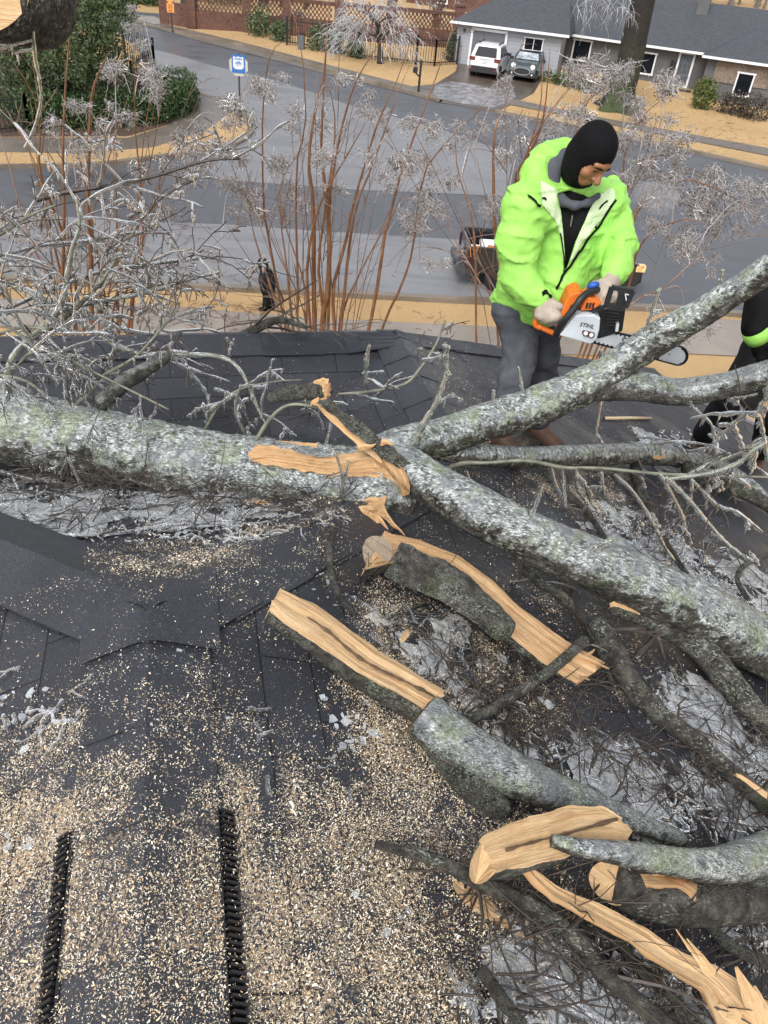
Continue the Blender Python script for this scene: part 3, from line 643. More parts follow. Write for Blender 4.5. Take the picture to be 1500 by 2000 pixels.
M_TAILD=simple('dark_tail_lamp',(.05,.012,.010),.2,.2,9)
def pickup():
    yaw=math.radians(-84); p=G(904,566); fwd=np.array([-math.sin(yaw),math.cos(yaw),0]); rt=np.array([math.cos(yaw),math.sin(yaw),0])
    o=p-rt*.98; r=empty('pickup_truck',(o[0],o[1],o[2]+.02),yaw,'black pickup truck with a loaded open bed, parked at the kerb behind the chainsaw worker','truck')
    MP=carpaint('black_truck_paint',(.014,.015,.018)); W=.98; zb=.55; zt=1.32
    b=MB()
    for s in (-1,1): b.box((s*(W-.05),1.05,(zb+zt)/2),(.10,1.9,zt-zb))
    b.box((0,1.05,.72),(1.8,1.9,.12)); b.box((0,2.02,(zb+zt)/2),(1.9,.08,zt-zb)); b.build('bed',MP,r,world=False)
    for s in (-1,1): rim=MB(); rim.bar((s*(W-.04),.1,zt+.02),(s*(W-.04),2.0,zt+.02),.12,.04); rim.build('bed_rail',M_PLAST,r,world=False)
    t=MB(); t.box((0,.06,.98),(1.84,.10,.66)); t.box((0,-.005,1.0),(.5,.03,.2)); tg=t.build('tailgate',MP,r,world=False)
    h=MB(); h.box((0,-.03,1.06),(.36,.03,.1)); h.build('handle',M_CHROME,tg,world=False); h=MB(); h.box((-.1,-.03,.93),(.42,.02,.05)); h.build('emblem_bar',M_CHROME,tg,world=False)
    for s in (-1,1): l=MB(); l.box((s*.93,.05,1.0),(.14,.14,.42)); l.build('tail_light',M_TAILD,r,world=False)
    bu=MB(); bu.box((0,-.14,.58),(1.9,.26,.22),taper=.95); bu.box((0,-.2,.58),(.6,.2,.1)); bu.build('rear_bumper',simple('dark_grey_bumper',(.035,.037,.042),.35,.1,6),r,world=False)
    c=MB(); shell(c,[(2.06,.5),(2.06,1.3),(2.3,1.82),(3.3,1.86),(3.75,1.72),(4.45,1.24),(5.5,1.16),(5.75,1.0),(5.8,.55),(5.6,.42),(2.2,.42)],W,1.28,1.86,.2); c.build('cab',MP,r,world=False)
    g=MB(); quad(g,(-.68,2.02,1.36),(.68,2.02,1.36),(.62,2.24,1.76),(-.62,2.24,1.76),.02); g.build('rear_window',M_GLASS,r,world=False)
    g=MB(); quad(g,(.70,4.42,1.3),(-.70,4.42,1.3),(-.6,3.8,1.74),(.6,3.8,1.74),.03); g.build('windscreen',M_GLASS,r,world=False)
    for s in (-1,1):
        g=MB(); P=[(s*.96,2.35,1.36),(s*.96,4.2,1.34),(s*.82,3.6,1.74),(s*.82,2.5,1.74)]; P=P if s>0 else P[::-1]; quad(g,*P,.025); g.build('side_window',M_GLASS,r,world=False)
        l=MB(); l.box((s*.86,5.62,1.02),(.22,.3,.2)); l.build('headlight',simple('amber_headlamp',(.75,.45,.2),.15,.5,9),r,world=False)
        for y in (1.05,4.85): wheel(r,s*.88,y,.40,.27,M_RIMD)
    # load: white boxes lie in the bed, things of their own
    M_CARD=simple('white_card',(.72,.73,.74),.6,.08,5); M_OR=simple('orange_print',(.42,.17,.05),.5,.3,14)
    def L(x,y,z): return np.array([o[0],o[1],o[2]+.02])+rt*x+fwd*y+np.array([0,0,z])
    for (x,y,w,l,hh,z,lab,big) in ((.05,.95,1.05,.75,.36,.79,'large white carton with orange print in the truck bed',1),(.25,.36,.6,.34,.3,.79,'small white carton by the tailgate in the truck bed',0)):
        q=L(x,y,z); e=empty('carton',q,yaw,lab,'box'); bb=MB(); bb.box((0,0,hh/2),(w,l,hh)); bb.build('card_body',M_CARD,e,world=False)
        f=MB(); f.box((w*.22,.0,hh+.012),(w*.48,l*.5,.02)); f.box((-w*.27,0,hh+.012),(w*.4,l*.9,.022)); f.build('flap',M_CARD,e,world=False)
        if big: pr=MB(); pr.prism([(.05,-.2,hh+.024),(.3,-.25,hh+.024),(.34,.1,hh+.024),(.16,.22,hh+.024)],(0,0,.004)); pr.build('print',M_OR,e,world=False)
    # orange strap hanging over the near rear corner
    e=empty('ratchet_strap',L(.86,.12,1.3),0,'orange strap bundle hanging over the rear corner of the pickup','strap'); mb=MB()
    for k in range(5):
        a=L(.84+random.uniform(-.06,.08),.1+random.uniform(-.1,.22),1.34+random.uniform(0,.05)); bq=a+rt*.2+np.array([0,0,-random.uniform(.15,.4)])+fwd*random.uniform(-.1,.1)
        mb.tube(spline([a,a+rt*.14+np.array([0,0,.03]),bq],6),.018,5)
    mb.build('strap_coils',M_OR,e)
pickup()
# utility box in the planting
def ubox():
    p=G(588,96); r=empty('utility_box',p,0,'small blue grey utility box between the shrubs by the iron fence','box'); mb=MB(); mb.box((p[0],p[1],p[2]+.4),(.36,.3,.8)); mb.build('cabinet',simple('blue_grey_paint',(.1,.12,.15),.5),r); l=MB(); l.box((p[0],p[1],p[2]+.83),(.42,.36,.06)); l.build('lid',M_BLACK,r)
ubox()
# ================================================================== trees, hedges, shrubs
def m_leaf(name,cols,rough=.5,sc=3):
    b=NB(name); c=b.coord(); n=b.noise(c,sc,3); n2=b.n('ShaderNodeTexWhiteNoise'); g=b.n('ShaderNodeNewGeometry'); b.t.links.new(g.outputs['Random Per Island'],n2.inputs['Vector'])
    a=b.ramp(n,[(.3,cols[0]),(.7,cols[1])]); a=b.mix(b.ramp(n2.outputs[0],[(.0,0.),(1.,.75)]),a,cols[2]); return b.fin(a,rough)
M_EVER=m_leaf('evergreen_leaves',[(.025,.045,.016),(.07,.11,.04),(.12,.16,.07)]); M_HEDGE=m_leaf('hedge_leaves',[(.018,.04,.012),(.04,.08,.02),(.08,.13,.04)])
M_SHRUB=m_leaf('shrub_leaves',[(.03,.06,.02),(.07,.11,.04),(.13,.17,.08)]); M_BRSH=m_leaf('brown_shrub_leaves',[(.035,.028,.02),(.06,.05,.035),(.09,.075,.06)])
M_FROST=simple('frosted_twigs',(.44,.45,.475),.3,.35,9,Coat_Weight=.5); M_FROSTD=simple('grey_twigs',(.16,.14,.13),.5,.4,9)
def m_bark(name,c0,c1,moss=None):
    b=NB(name); c=b.coord(scale=(6,6,1.2)); n=b.noise(c,3,6,.7); a=b.ramp(n,[(.35,c0),(.65,c1)])
    if moss:
        sp=b.n('ShaderNodeSeparateXYZ'); b.t.links.new(b.coord(),sp.inputs[0]); mm=b.math('MULTIPLY',b.ramp(b.noise(b.coord(),1.6,5),[(.40,0.),(.55,1.)]),b.math('SUBTRACT',moss,b.math('MULTIPLY',sp.outputs[2],.22),clamp=True)); a=b.mix(mm,a,(.05,.075,.018))
        l=b.ramp(b.noise(b.coord(),7,5,.7),[(.62,0.),(.68,.6)]); a=b.mix(l,a,(.11,.11,.09))
    return b.fin(a,.75,b.bump(n,.9,.06))
M_OAK=m_bark('mossy_oak_bark',(.008,.006,.005),(.028,.022,.017),1.3); M_DKB=m_bark('dark_bark',(.02,.016,.013),(.06,.05,.04))
def leaf_cloud(C,size,elong=2.,droop=.0,rng=RNG):
    """one small bent leaf (two triangles pairs) per centre"""
    n=len(C); d=rng.normal(size=(n,3)); d[:,2]-=droop; d/=np.linalg.norm(d,axis=1,keepdims=True)
    s=np.cross(d,rng.normal(size=(n,3))); s/=np.maximum(np.linalg.norm(s,axis=1,keepdims=True),1e-6)
    L=size*rng.uniform(.6,1.4,n)[:,None]; w=L/elong*.5
    V=np.stack([C-d*L*.5,C+s*w,C+d*L*.5,C-s*w],1).reshape(-1,3); Fq=np.arange(4*n).reshape(-1,4); return V,Fq
def ell_pts(c,r,n,shell_=.55,rng=RNG,lump=.25,seed=0):
    u=rng.normal(size=(n,3)); u/=np.linalg.norm(u,axis=1,keepdims=True); q=rng.uniform(shell_**3,1,n)**(1/3.); f=1+lump*fbm(u,2.2,3,seed)
    return np.asarray(c)+u*(q*f)[:,None]*np.asarray(r)
def plant(name,label,cat,base,clouds,m,size,trunk=None,elong=2.,droop=0,group=None,part='foliage'):
    r=empty(name,base,0,label,cat,group)
    Vs=[];Fs=[];k=0
    for cl in clouds:
        V,Fq=leaf_cloud(cl,size,elong,droop); Vs.append(V);Fs.append(Fq+k);k+=len(V)
    mesh_obj(part,np.vstack(Vs),np.vstack(Fs),m,r,smooth=False)
    t=MB(); b=np.asarray(base,float)
    if trunk is None: trunk=[([b-[0,0,.1],b+[0,0,.5]],[.05,.03])]
    for P,rad in trunk: t.tube(spline(P,8),interp(rad,8),8,noise=.12,nsc=3)
    t.build('trunk' if cat=='tree' else 'stem',M_DKB,r,smooth=True); return r
def evergreen():
    b=G(95,232); d=b[1]
    cl=[]; 
    for i,(u,v,ry,n) in enumerate([(120,60,3.,4200),(20,40,3.,3000),(190,120,2.2,3000),(90,170,2.6,3600),(10,150,2.6,2600),(205,30,1.6,1500),(150,205,1.6,1500),(45,-60,3.2,1500),(190,-40,2.5,1200),(235,8,1.0,600)]):
        c=AtY(u,v,d+random.uniform(-.8,.8)); cl.append(ell_pts(c,(ry*.62,ry*.62,ry*.62),int(n*1.9),.35,lump=.5,seed=i))
    plant('evergreen_tree','large dark evergreen tree with feathery drooping foliage inside the corner fence','tree',b,cl,M_EVER,.17,[([b,b+[.1,0,2.],b+[0,0,4.5]],[.22,.17,.08]),([b+[0,0,1.5],b+[1.2,.3,3.2]],[.1,.04]),([b+[0,0,1.6],b+[-1.4,-.2,3.4]],[.1,.04])],3.2,.5)
evergreen()
def hedge():
    # clipped hedge along the inside of the pavement, on the corner plot
    line=[G(u,v) for u,v in ((60,252),(150,250),(235,246),(300,238),(345,222),(352,200))]; P=spline(line,16); cl=[]
    for i,p in enumerate(P):
        n=1500; h=1.25+.2*math.sin(i*1.3); u=RNG.normal(size=(n,3)); u/=np.abs(u).max(1,keepdims=True)**.75*np.linalg.norm(u,axis=1,keepdims=True)**.25
        q=RNG.uniform(.75,1.0,n)[:,None]; f=(1+.12*fbm(u+i,2.5,3))[:,None]; c=p+[0,0,h*.5]; cl.append(c+u*q*f*np.array([.85,.85,h*.56]))
    plant('clipped_hedge','rounded dark green clipped hedge curving along the corner pavement','hedge',line[2],cl,M_HEDGE,.13,[([p-[0,0,.05],p+[0,0,.8]],[.35,.3]) for p in P])
hedge()
def shrubs():
    g='evergreen shrubs along the brick wall'
    for i,(u,v,w,h,lab) in enumerate([(505,70,1.5,1.5,'green shrub at the left end of the planting under the brick wall'),(545,80,1.1,1.1,'spiky pale green shrub beside the small utility box'),(575,62,2.0,1.2,'grey green frosted low shrub under the pierced brick panel'),(620,98,1.0,1.2,'bright green shrub right of the utility box'),(655,104,.9,1.0,'dark green shrub just left of the frosted weeping tree'),(695,112,.9,.9,'low dark shrub at the foot of the frosted weeping tree'),(882,118,.8,1.5,'upright frosted shrub against the left corner of the garage')]):
        b=G(u,v); plant('evergreen_shrub',lab,'shrub',b,[ell_pts(b+[0,0,h*.5],(w*.6,w*.6,h*.6),900,.4,lump=.4,seed=i+30)],(M_SHRUB if i!=2 else m_leaf('frosted_leaves',[(.10,.13,.09),(.2,.22,.19),(.36,.37,.38)])) if i!=4 else M_HEDGE,.17,elong=2.2,group=g)
    b=G(1368,212); plant('green_shrub','rounded yellow green shrub beside the front steps of the ranch house','shrub',b,[ell_pts(b+[0,0,.75],(.72,.7,.85),1500,.4,lump=.25,seed=50)],m_leaf('yellow_green_leaves',[(.04,.07,.012),(.09,.12,.02),(.14,.16,.04)]),.15)
    for i,(u,v,lab) in enumerate([(1425,222,'bare brown shrub under the stone wing, left of two'),(1465,232,'bare brown shrub under the stone wing, right of two')]):
        b=G(u,v); plant('brown_shrub',lab,'shrub',b,[ell_pts(b+[0,0,.55],(1.0,.6,.72),1100,.3,lump=.4,seed=60+i)],M_BRSH,.14,group='brown shrubs under the wing')
    b=G(1085,165); plant('low_hedge','low dark hedge along the foot of the grey house wall','hedge',b,[ell_pts(G(u,v)+[0,0,.25],(.8,.5,.38),500,.3,seed=70+u) for u,v in ((1075,160),(1100,166),(1125,172),(1150,178))],M_HEDGE,.13)
    b=G(905,122); plant('bare_shrub','thin bare shrub between the iron gate and the white garage','shrub',b+[-.6,-.2,0],[ell_pts(b+[-.7,-.2,.6],(.7,.5,.8),380,.2,seed=80)],M_BRSH,.15,elong=5)
shrubs()
def oak():
    b=G(1206,212); r=empty('oak_tree',b,0,'huge mossy oak trunk on the lawn before the ranch house','tree')
    P=[b+[0,0,z] for z in (-.3,0,.35,.8,1.5,3,5,7.5)]; P=spline(P,26); R_a=interp([1.25,1.18,.92,.76,.70,.66,.60,.52],26)
    V,Fc=tube(P,R_a,28,True,.10,1.6,3); V=np.array(V); 
    ang=np.arctan2(V[:,1]-b[1],V[:,0]-b[0]); zz=V[:,2]-b[2]; fl=1+.22*np.clip(1-zz/1.0,0,1)*np.sin(ang*5+1); V[:,0]=b[0]+(V[:,0]-b[0])*fl; V[:,1]=b[1]+(V[:,1]-b[1])*fl
    mesh_obj('trunk',V,Fc,M_OAK,r)
    L=MB(); top=b+[0,0,6.5]
    for k,e in enumerate([(-3.4,.5,2.5),(2.8,.3,2.2),(-1.8,-1,3.5)]): L.tube(spline([top,top+np.array(e)*.5+[0,0,.5],top+np.array(e)],8),interp([.3,.2,.1],8),8)
    L.build('limb',M_OAK,r,smooth=True)
    tw=MB()
    for k in range(46):
        u=random.uniform(1125,1232); v=random.uniform(-30,30); p=AtY(u,v,b[1]-random.uniform(-.6,1.5)); twig_sprig(tw,p,random.uniform(.8,1.7),.012,droop=.9,sub=3)
    tw.build('frosted_twig',M_FROST,r)
def twig_sprig(mb,p,L,rad,droop=.5,sub=3,dirv=None,sides=3,wig=.12):
    d=np.array(dirv if dirv is not None else RNG.normal(size=3)); d=d/np.linalg.norm(d); d[2]-=droop*.4; P=[np.array(p)]; n=5
    for i in range(n): d=d+RNG.normal(size=3)*wig; d[2]-=droop*.25; d/=np.linalg.norm(d); P.append(P[-1]+d*L/n)
    mb.tube(P,np.linspace(rad,rad*.45,len(P)),sides,False)
    if sub>0:
        for k in range(sub):
            i=random.randint(1,n-1); dd=P[i+1]-P[i]; dd/=np.linalg.norm(dd); twig_sprig(mb,P[i],L*random.uniform(.3,.5),rad*.7,droop,0 if sub<4 else sub-3,dd+RNG.normal(size=3)*.8,sides,wig)
oak()
def frosted_tree():
    b=G(742,124); r=empty('frosted_tree',b,0,'small ice frosted weeping tree in front of the brick wall','tree'); t=MB()
    top=AtY(735,40,b[1]); P=spline([b-[0,0,.1],b+(top-b)*.35+[.1,0,0],b+(top-b)*.7,top],10); t.tube(P,interp([.2,.14,.1,.05],10),8,noise=.1,nsc=3)
    for k in range(9):
        i=random.randint(4,9); a=k*.7; e=P[i]+[math.cos(a)*1.2,math.sin(a)*.8,random.uniform(.3,1.1)]; t.tube(spline([P[i],(P[i]+e)/2+[0,0,.2],e],6),interp([.07,.03],6),6)
    t.build('trunk',M_DKB,r,smooth=True); tw=MB()
    for k in range(330):
        c=AtY(*random.choice([(735,25),(690,40),(665,70),(770,50),(740,-5),(700,0),(715,60),(775,75)]),b[1])+RNG.normal(size=3)*[.55,.6,.45]
        s=np.array([c[0]-top[0],c[1]-top[1],.0])*.6+[0,0,.1]; twig_sprig(tw,c,random.uniform(.6,1.3),.014,droop=.75,sub=3,dirv=s+RNG.normal(size=3)*.35)
    tw.build('frosted_crown',M_FROST,r)
frosted_tree()
def far_trees():
    g='trees behind the brick wall'
    for i,(u,v,rad,lab) in enumerate([(358,34,.55,'thick dark tree trunk behind the orange speed sign'),(545,20,.22,'slim dark tree trunk above the hedge behind the brick wall'),(590,25,.16,'thin dark trunk behind the brick wall, left of the frosted tree'),(505,18,.3,'dark trunk behind the left pierced brick panel')]):
        b=G(u,v); b=b+[0,1.5,0]; r=empty('bare_tree',b,0,lab,'tree',g); t=MB(); t.tube(spline([b-[0,0,.3],b+[.1,0,2],b+[random.uniform(-.4,.4),0,6]],8),interp([rad*1.25,rad,rad*.7],8),10,noise=.1,nsc=2); t.build('trunk',M_DKB,r,smooth=True)
        c=MB()
        for k in range(14): q=b+[0,0,random.uniform(2.5,6)]; twig_sprig(c,q,random.uniform(1.5,2.6),.05,droop=-.1,sub=5,dirv=[random.uniform(-1,1),random.uniform(-1,1),.5])
        c.build('crown',M_FROSTD,r)
    for i,(u,v,w,h,m,lab) in enumerate([(290,14,1.6,.9,M_HEDGE,'dark clipped shrub at the far end of the side street'),(240,6,1.3,1.3,M_HEDGE,'dark shrub left of the far side street'),(440,12,2.2,1.5,M_HEDGE,'dark green shrub mass rising behind the brick wall')]):
        b=G(u,v)+[0,1.0,0]; plant('dark_shrub',lab,'shrub',b,[ell_pts(b+[0,0,h*.5],(w,w*.7,h*.6),900,.4,seed=90+i)],m,.24)
    b=G(850,60)+[0,1.0,0]; r=empty('bare_shrub',b,0,'tall bare reddish crape myrtle behind the fence near the garage','shrub'); t=MB()
    for k in range(36): a=random.uniform(-.5,.5); t.tube(spline([b+[random.uniform(-.3,.3),0,0],b+[a*1.2,random.uniform(-.3,.3),1.8],b+[a*2.6,random.uniform(-.4,.4),3.6]],6),interp([.03,.012],6),4)
    t.build('stems',simple('red_brown_stems',(.12,.07,.05),.7,.3,9),r)
    tw=MB(); 
    for k in range(40): twig_sprig(tw,b+[random.uniform(-1.6,1.6),random.uniform(-.4,.4),random.uniform(.9,1.9)],.9,.02,.2,3)
    tw.build('frosted_twig',M_FROST,r)
    # frosted woods beyond the roofs
    w=MB()
    for k in range(190):
        x=random.uniform(-45,50); y=random.uniform(84,96); z=float(gz(y)); h=random.uniform(3,8); w.tube([(x,y,z-.2),(x+random.uniform(-.4,.4),y,z+h)],[.14,.05],5)
        for j in range(7): twig_sprig(w,(x,y,z+random.uniform(1.2,h)),random.uniform(1.2,2.4),.045,.1,3)
    tag(w.build('frosted_woods',M_FROSTD),kind='stuff')
far_trees()
# ------------------------------------------------------------------ crape myrtles between the house and the pavement
def m_stem():
    b=NB('cinnamon_stems'); n=b.noise(b.coord(scale=(3,3,.6)),6,4); a=b.ramp(n,[(.3,(.11,.045,.02)),(.6,(.20,.093,.045)),(.8,(.32,.19,.11))]); return b.fin(a,.35,b.bump(n,.3,.01),Coat_Weight=.6,Coat_Roughness=.08)
M_STEM=m_stem(); M_DSTEM=simple('brown_twigs',(.14,.085,.06),.45,.35,7,Coat_Weight=.4)
M_ICEW=simple('glazed_seed_twigs',(.34,.32,.315),.2,.45,30,Coat_Weight=.8,Coat_Roughness=.05); M_SEED=simple('dark_seed_capsules',(.022,.016,.014),.4,.3,30)
def panicle_meshes():
    out=[]
    for v in range(4):
        t=MB(); s=MB(); n=34
        for k in range(n):
            a=RNG.normal(size=3); a/=np.linalg.norm(a); a[2]=a[2]*.6-.25
            p0=np.array([0,0,.0])+RNG.normal(size=3)*.05; p2=p0+a*random.uniform(.10,.26); p1=(p0+p2)/2+RNG.normal(size=3)*.025; P=spline([p0,p1,p2],4); t.tube(P,np.linspace(.006,.0035,4),3,False)
            for j in range(3):
                q=P[random.randint(1,3)]; e=q+RNG.normal(size=3)*.045+[0,0,-.012]; t.tube([q,(q+e)/2,e],[.0045,.0035,.005],3,False)
                if random.random()<.42: s.sphere(e,.010,5,4)
        o1=t.build('seed_twigs',M_ICEW); o2=s.build('seed_capsules',M_SEED); out.append((o1.data,o2.data)); bpy.data.objects.remove(o1); bpy.data.objects.remove(o2)
    return out
PAN=panicle_meshes()
def put_panicle(root,p,sc):
    a,b=random.choice(PAN); rx=(random.uniform(-.5,.5),random.uniform(-.5,.5),random.uniform(0,6.3))
    o=bpy.data.objects.new('seed_cluster',a); COL.objects.link(o); o.parent=root; o.location=Vector(p)-Vector(root.location); o.rotation_euler=rx; o.scale=(sc,)*3
    c=bpy.data.objects.new('seed_capsules',b); COL.objects.link(c); c.parent=o
def crape(label,depth,base,stems,clusters,rnd=0,rspan=None,extra_twigs=0):
    bx=AtY(base[0],base[1],depth); bz=float(gz(depth)); bx=np.array([bx[0],depth,bz]); r=empty('crape_myrtle',bx,0,label,'shrub','crape myrtles along the front of the house')
    allP=[]
    def stem(px,dy,r0,r1,m=M_STEM,name='stem',n=14):
        k=len(px); yy=np.linspace(depth,depth+dy,k); P=[AtY(u,v,y) for (u,v),y in zip(px,yy)]
        if P[0][2]<bz+3.5 or True:
            q=P[0]; P=[bx+(q-bx)*np.array([.35,.35,0])+[0,0,0],]+P
        P=spline(P,n); mb=MB(); mb.tube(P,interp([r0*1.15,r0,(r0+r1)/2,r1],n),7,noise=.06,nsc=5); mb.build(name,m,r,smooth=True); allP.append(P)
    for px,w in stems: stem(px,random.uniform(-1.2,1.2),w*.0050,.0036)
    for k in range(rnd):
        u0=base[0]+random.uniform(-1,1)*rspan[0]; u1=base[0]+(u0-base[0])*random.uniform(1.5,4)+random.uniform(-60,60); v1=random.uniform(rspan[1],rspan[2])
        stem([(u0,640),((u0*.55+u1*.45)+random.uniform(-12,12),(640+v1)/2),(u1,v1)],random.uniform(-1.5,1.5),random.uniform(.006,.014),.003,random.choice([M_STEM,M_DSTEM]))
    tw=MB()
    for k in range(extra_twigs):
        P=random.choice(allP); i=random.randint(5,len(P)-2); d=P[i+1]-P[i]; d/=np.linalg.norm(d); twig_sprig(tw,P[i],random.uniform(.5,1.4),.007,droop=random.choice([0,.1,.5]),sub=2,dirv=d+RNG.normal(size=3)*.55,sides=4,wig=.08)
    if extra_twigs: tw.build('side_twigs',M_DSTEM,r)
    arcs=MB()
    for (u,v,s) in clusters:
        y=depth+random.uniform(-1.2,1.2); c=AtY(u,v,y); sc=s*.0125*y/.36*1502/1502*.093; sc=s/1502*y/.42
        for j in range(3): put_panicle(r,c+RNG.normal(size=3)*[.09,.12,.07]*sc*2.2,sc*random.uniform(.75,1.1))
        # each cluster hangs on an icy arching twig from the nearest stem
        best=None
        for P in allP:
            Q=P[5:]; d=np.linalg.norm(Q-(c+[0,0,-.5]),axis=1); i=int(np.argmin(d))
            if best is None or d[i]<best[0]: best=(d[i],Q[i])
        q=best[1]; m_=(q+c)/2+[0,0,.25*np.linalg.norm(q-c)]; arcs.tube(spline([q,m_,c],9),interp([.010,.005],9),5,False)
    if clusters: arcs.build('icy_arching_twig',M_ICEW,r,smooth=True)
    return r
crape('tall many stemmed crape myrtle with cinnamon stems standing in the middle, before the street',14.5,(630,800),[
 ([(553,657),(537,587),(500,473),(487,400),(505,330)],5),([(560,657),(547,587),(527,477),(515,400),(513,213),(527,110),(550,83)],5),([(583,650),(582,567),(580,500),(578,400),(582,300),(597,247),(590,100),(565,0)],5),
 ([(615,657),(613,550),(612,400),(603,317),(615,217),(633,143),(643,0)],9),([(627,657),(640,567),(643,433),(628,300),(633,167),(640,60)],10),([(640,657),(645,500),(643,400),(660,283),(687,180),(713,127),(777,30)],6),
 ([(653,657),(650,567),(677,467),(690,400),(740,233),(777,153),(823,17)],7),([(667,633),(680,500),(697,400),(730,317),(773,193),(800,127)],6),([(717,657),(740,543),(750,467),(767,400),(787,327),(833,200),(860,127),(890,33)],7),
 ([(740,657),(783,560),(807,483),(827,340),(890,260),(933,217)],5),([(600,657),(596,560),(560,450),(545,380),(520,320)],4),([(660,650),(700,540),(760,430),(800,370),(880,330)],4),([(607,657),(600,520),(625,400),(680,300),(720,230)],6),([(634,657),(622,520),(640,380),(655,250),(640,150)],6),([(572,650),(560,520),(548,420),(560,330),(640,262)],4)],
 [(520,165,36),(500,200,40),(565,250,46),(545,330,44),(590,385,46),(560,400,40),(690,290,44),(720,230,34),(640,165,34),(720,195,30),(760,345,40),(845,330,56),(830,310,40),(850,255,42),(835,235,38),(795,430,40),(830,410,46),(760,250,22),(500,385,38),(480,330,40),(470,410,36),(655,370,30),(870,350,36),(845,420,40)],22,(70,90,460),46)
crape('left crape myrtle with red brown stems rising behind the fallen trunk',13.5,(190,790),[
 ([(230,650),(230,500),(227,400),(227,233)],6),([(180,640),(178,500),(172,400),(177,213),(190,150),(215,100)],9),([(125,640),(124,500),(125,400),(123,267),(133,100),(147,0)],7),([(150,650),(110,500),(87,383),(60,300),(10,210)],5),
 ([(165,650),(130,480),(100,400),(77,333),(78,260),(66,187),(25,120)],6),([(255,650),(262,560),(267,523),(277,300),(303,143)],5),([(250,650),(265,540),(280,440),(263,233),(267,77)],5),([(260,600),(267,523),(290,433),(320,330)],4),([(200,650),(195,520),(180,430),(215,300),(250,190)],5),([(140,650),(60,470),(20,330),(-10,230)],5),([(205,650),(235,480),(290,330),(318,180)],4),([(215,650),(185,480),(160,330),(120,200)],4)],
 [(275,30,26),(300,150,48),(230,130,46),(280,140,40),(270,70,24),(165,210,36),(110,250,34),(225,240,38),(430,300,48),(400,325,44),(470,215,44),(500,175,34),(340,345,40),(455,370,44),(380,280,44),(140,290,34),(200,275,34),(300,320,38),(330,400,40),(60,420,44),(110,450,40),(180,330,36),(440,230,36)],24,(90,120,480),40)
crape('right crape myrtle whose arching iced twigs hang beside the worker in lime jacket',12.5,(1030,800),[
 ([(985,673),(967,447),(965,268),(983,220),(1000,180)],6),([(1000,660),(978,433),(1010,359),(1053,220),(1060,120)],6),([(995,660),(1000,380),(1042,287),(1063,220),(1075,90)],6),([(1010,650),(1005,500),(1020,330),(1055,250),(1110,170)],5),([(930,640),(925,447),(893,327),(890,220)],4),([(975,660),(930,540),(890,470),(860,380)],4),
 ([(1150,640),(1190,520),(1230,430),(1290,345),(1350,330),(1430,380)],4),([(1160,640),(1200,520),(1260,390),(1340,350),(1440,390),(1480,430)],4),([(1170,640),(1210,440),(1240,330),(1300,300),(1340,300)],4),([(1180,640),(1215,330),(1255,230),(1300,190)],4),([(1190,650),(1300,560),(1390,470),(1420,400)],3),([(1090,650),(1110,400),(1130,230),(1180,170),(1220,130)],4),([(1200,640),(1250,480),(1330,430),(1390,440)],4)],
 [(1150,165,50),(1130,140,44),(1180,140,48),(1210,160,40),(1290,190,42),(1280,220,46),(1110,200,48),(1090,240,46),(1240,225,44),(1230,290,46),(1255,260,40),(1310,290,50),(1310,330,48),(1270,330,44),(1280,380,44),(1350,350,48),(1350,395,46),(1430,400,50),(1400,345,44),(1460,390,40),(1480,420,36),(1395,430,50),(1360,490,50),(1380,510,34),(990,265,40),(1010,300,40),(920,280,32),(985,180,30),(1060,370,30),(1300,420,44),(1330,450,38),(1250,420,42),(960,400,34),(1340,640,44),(1300,610,30),(885,520,34)],14,(80,150,420),40)
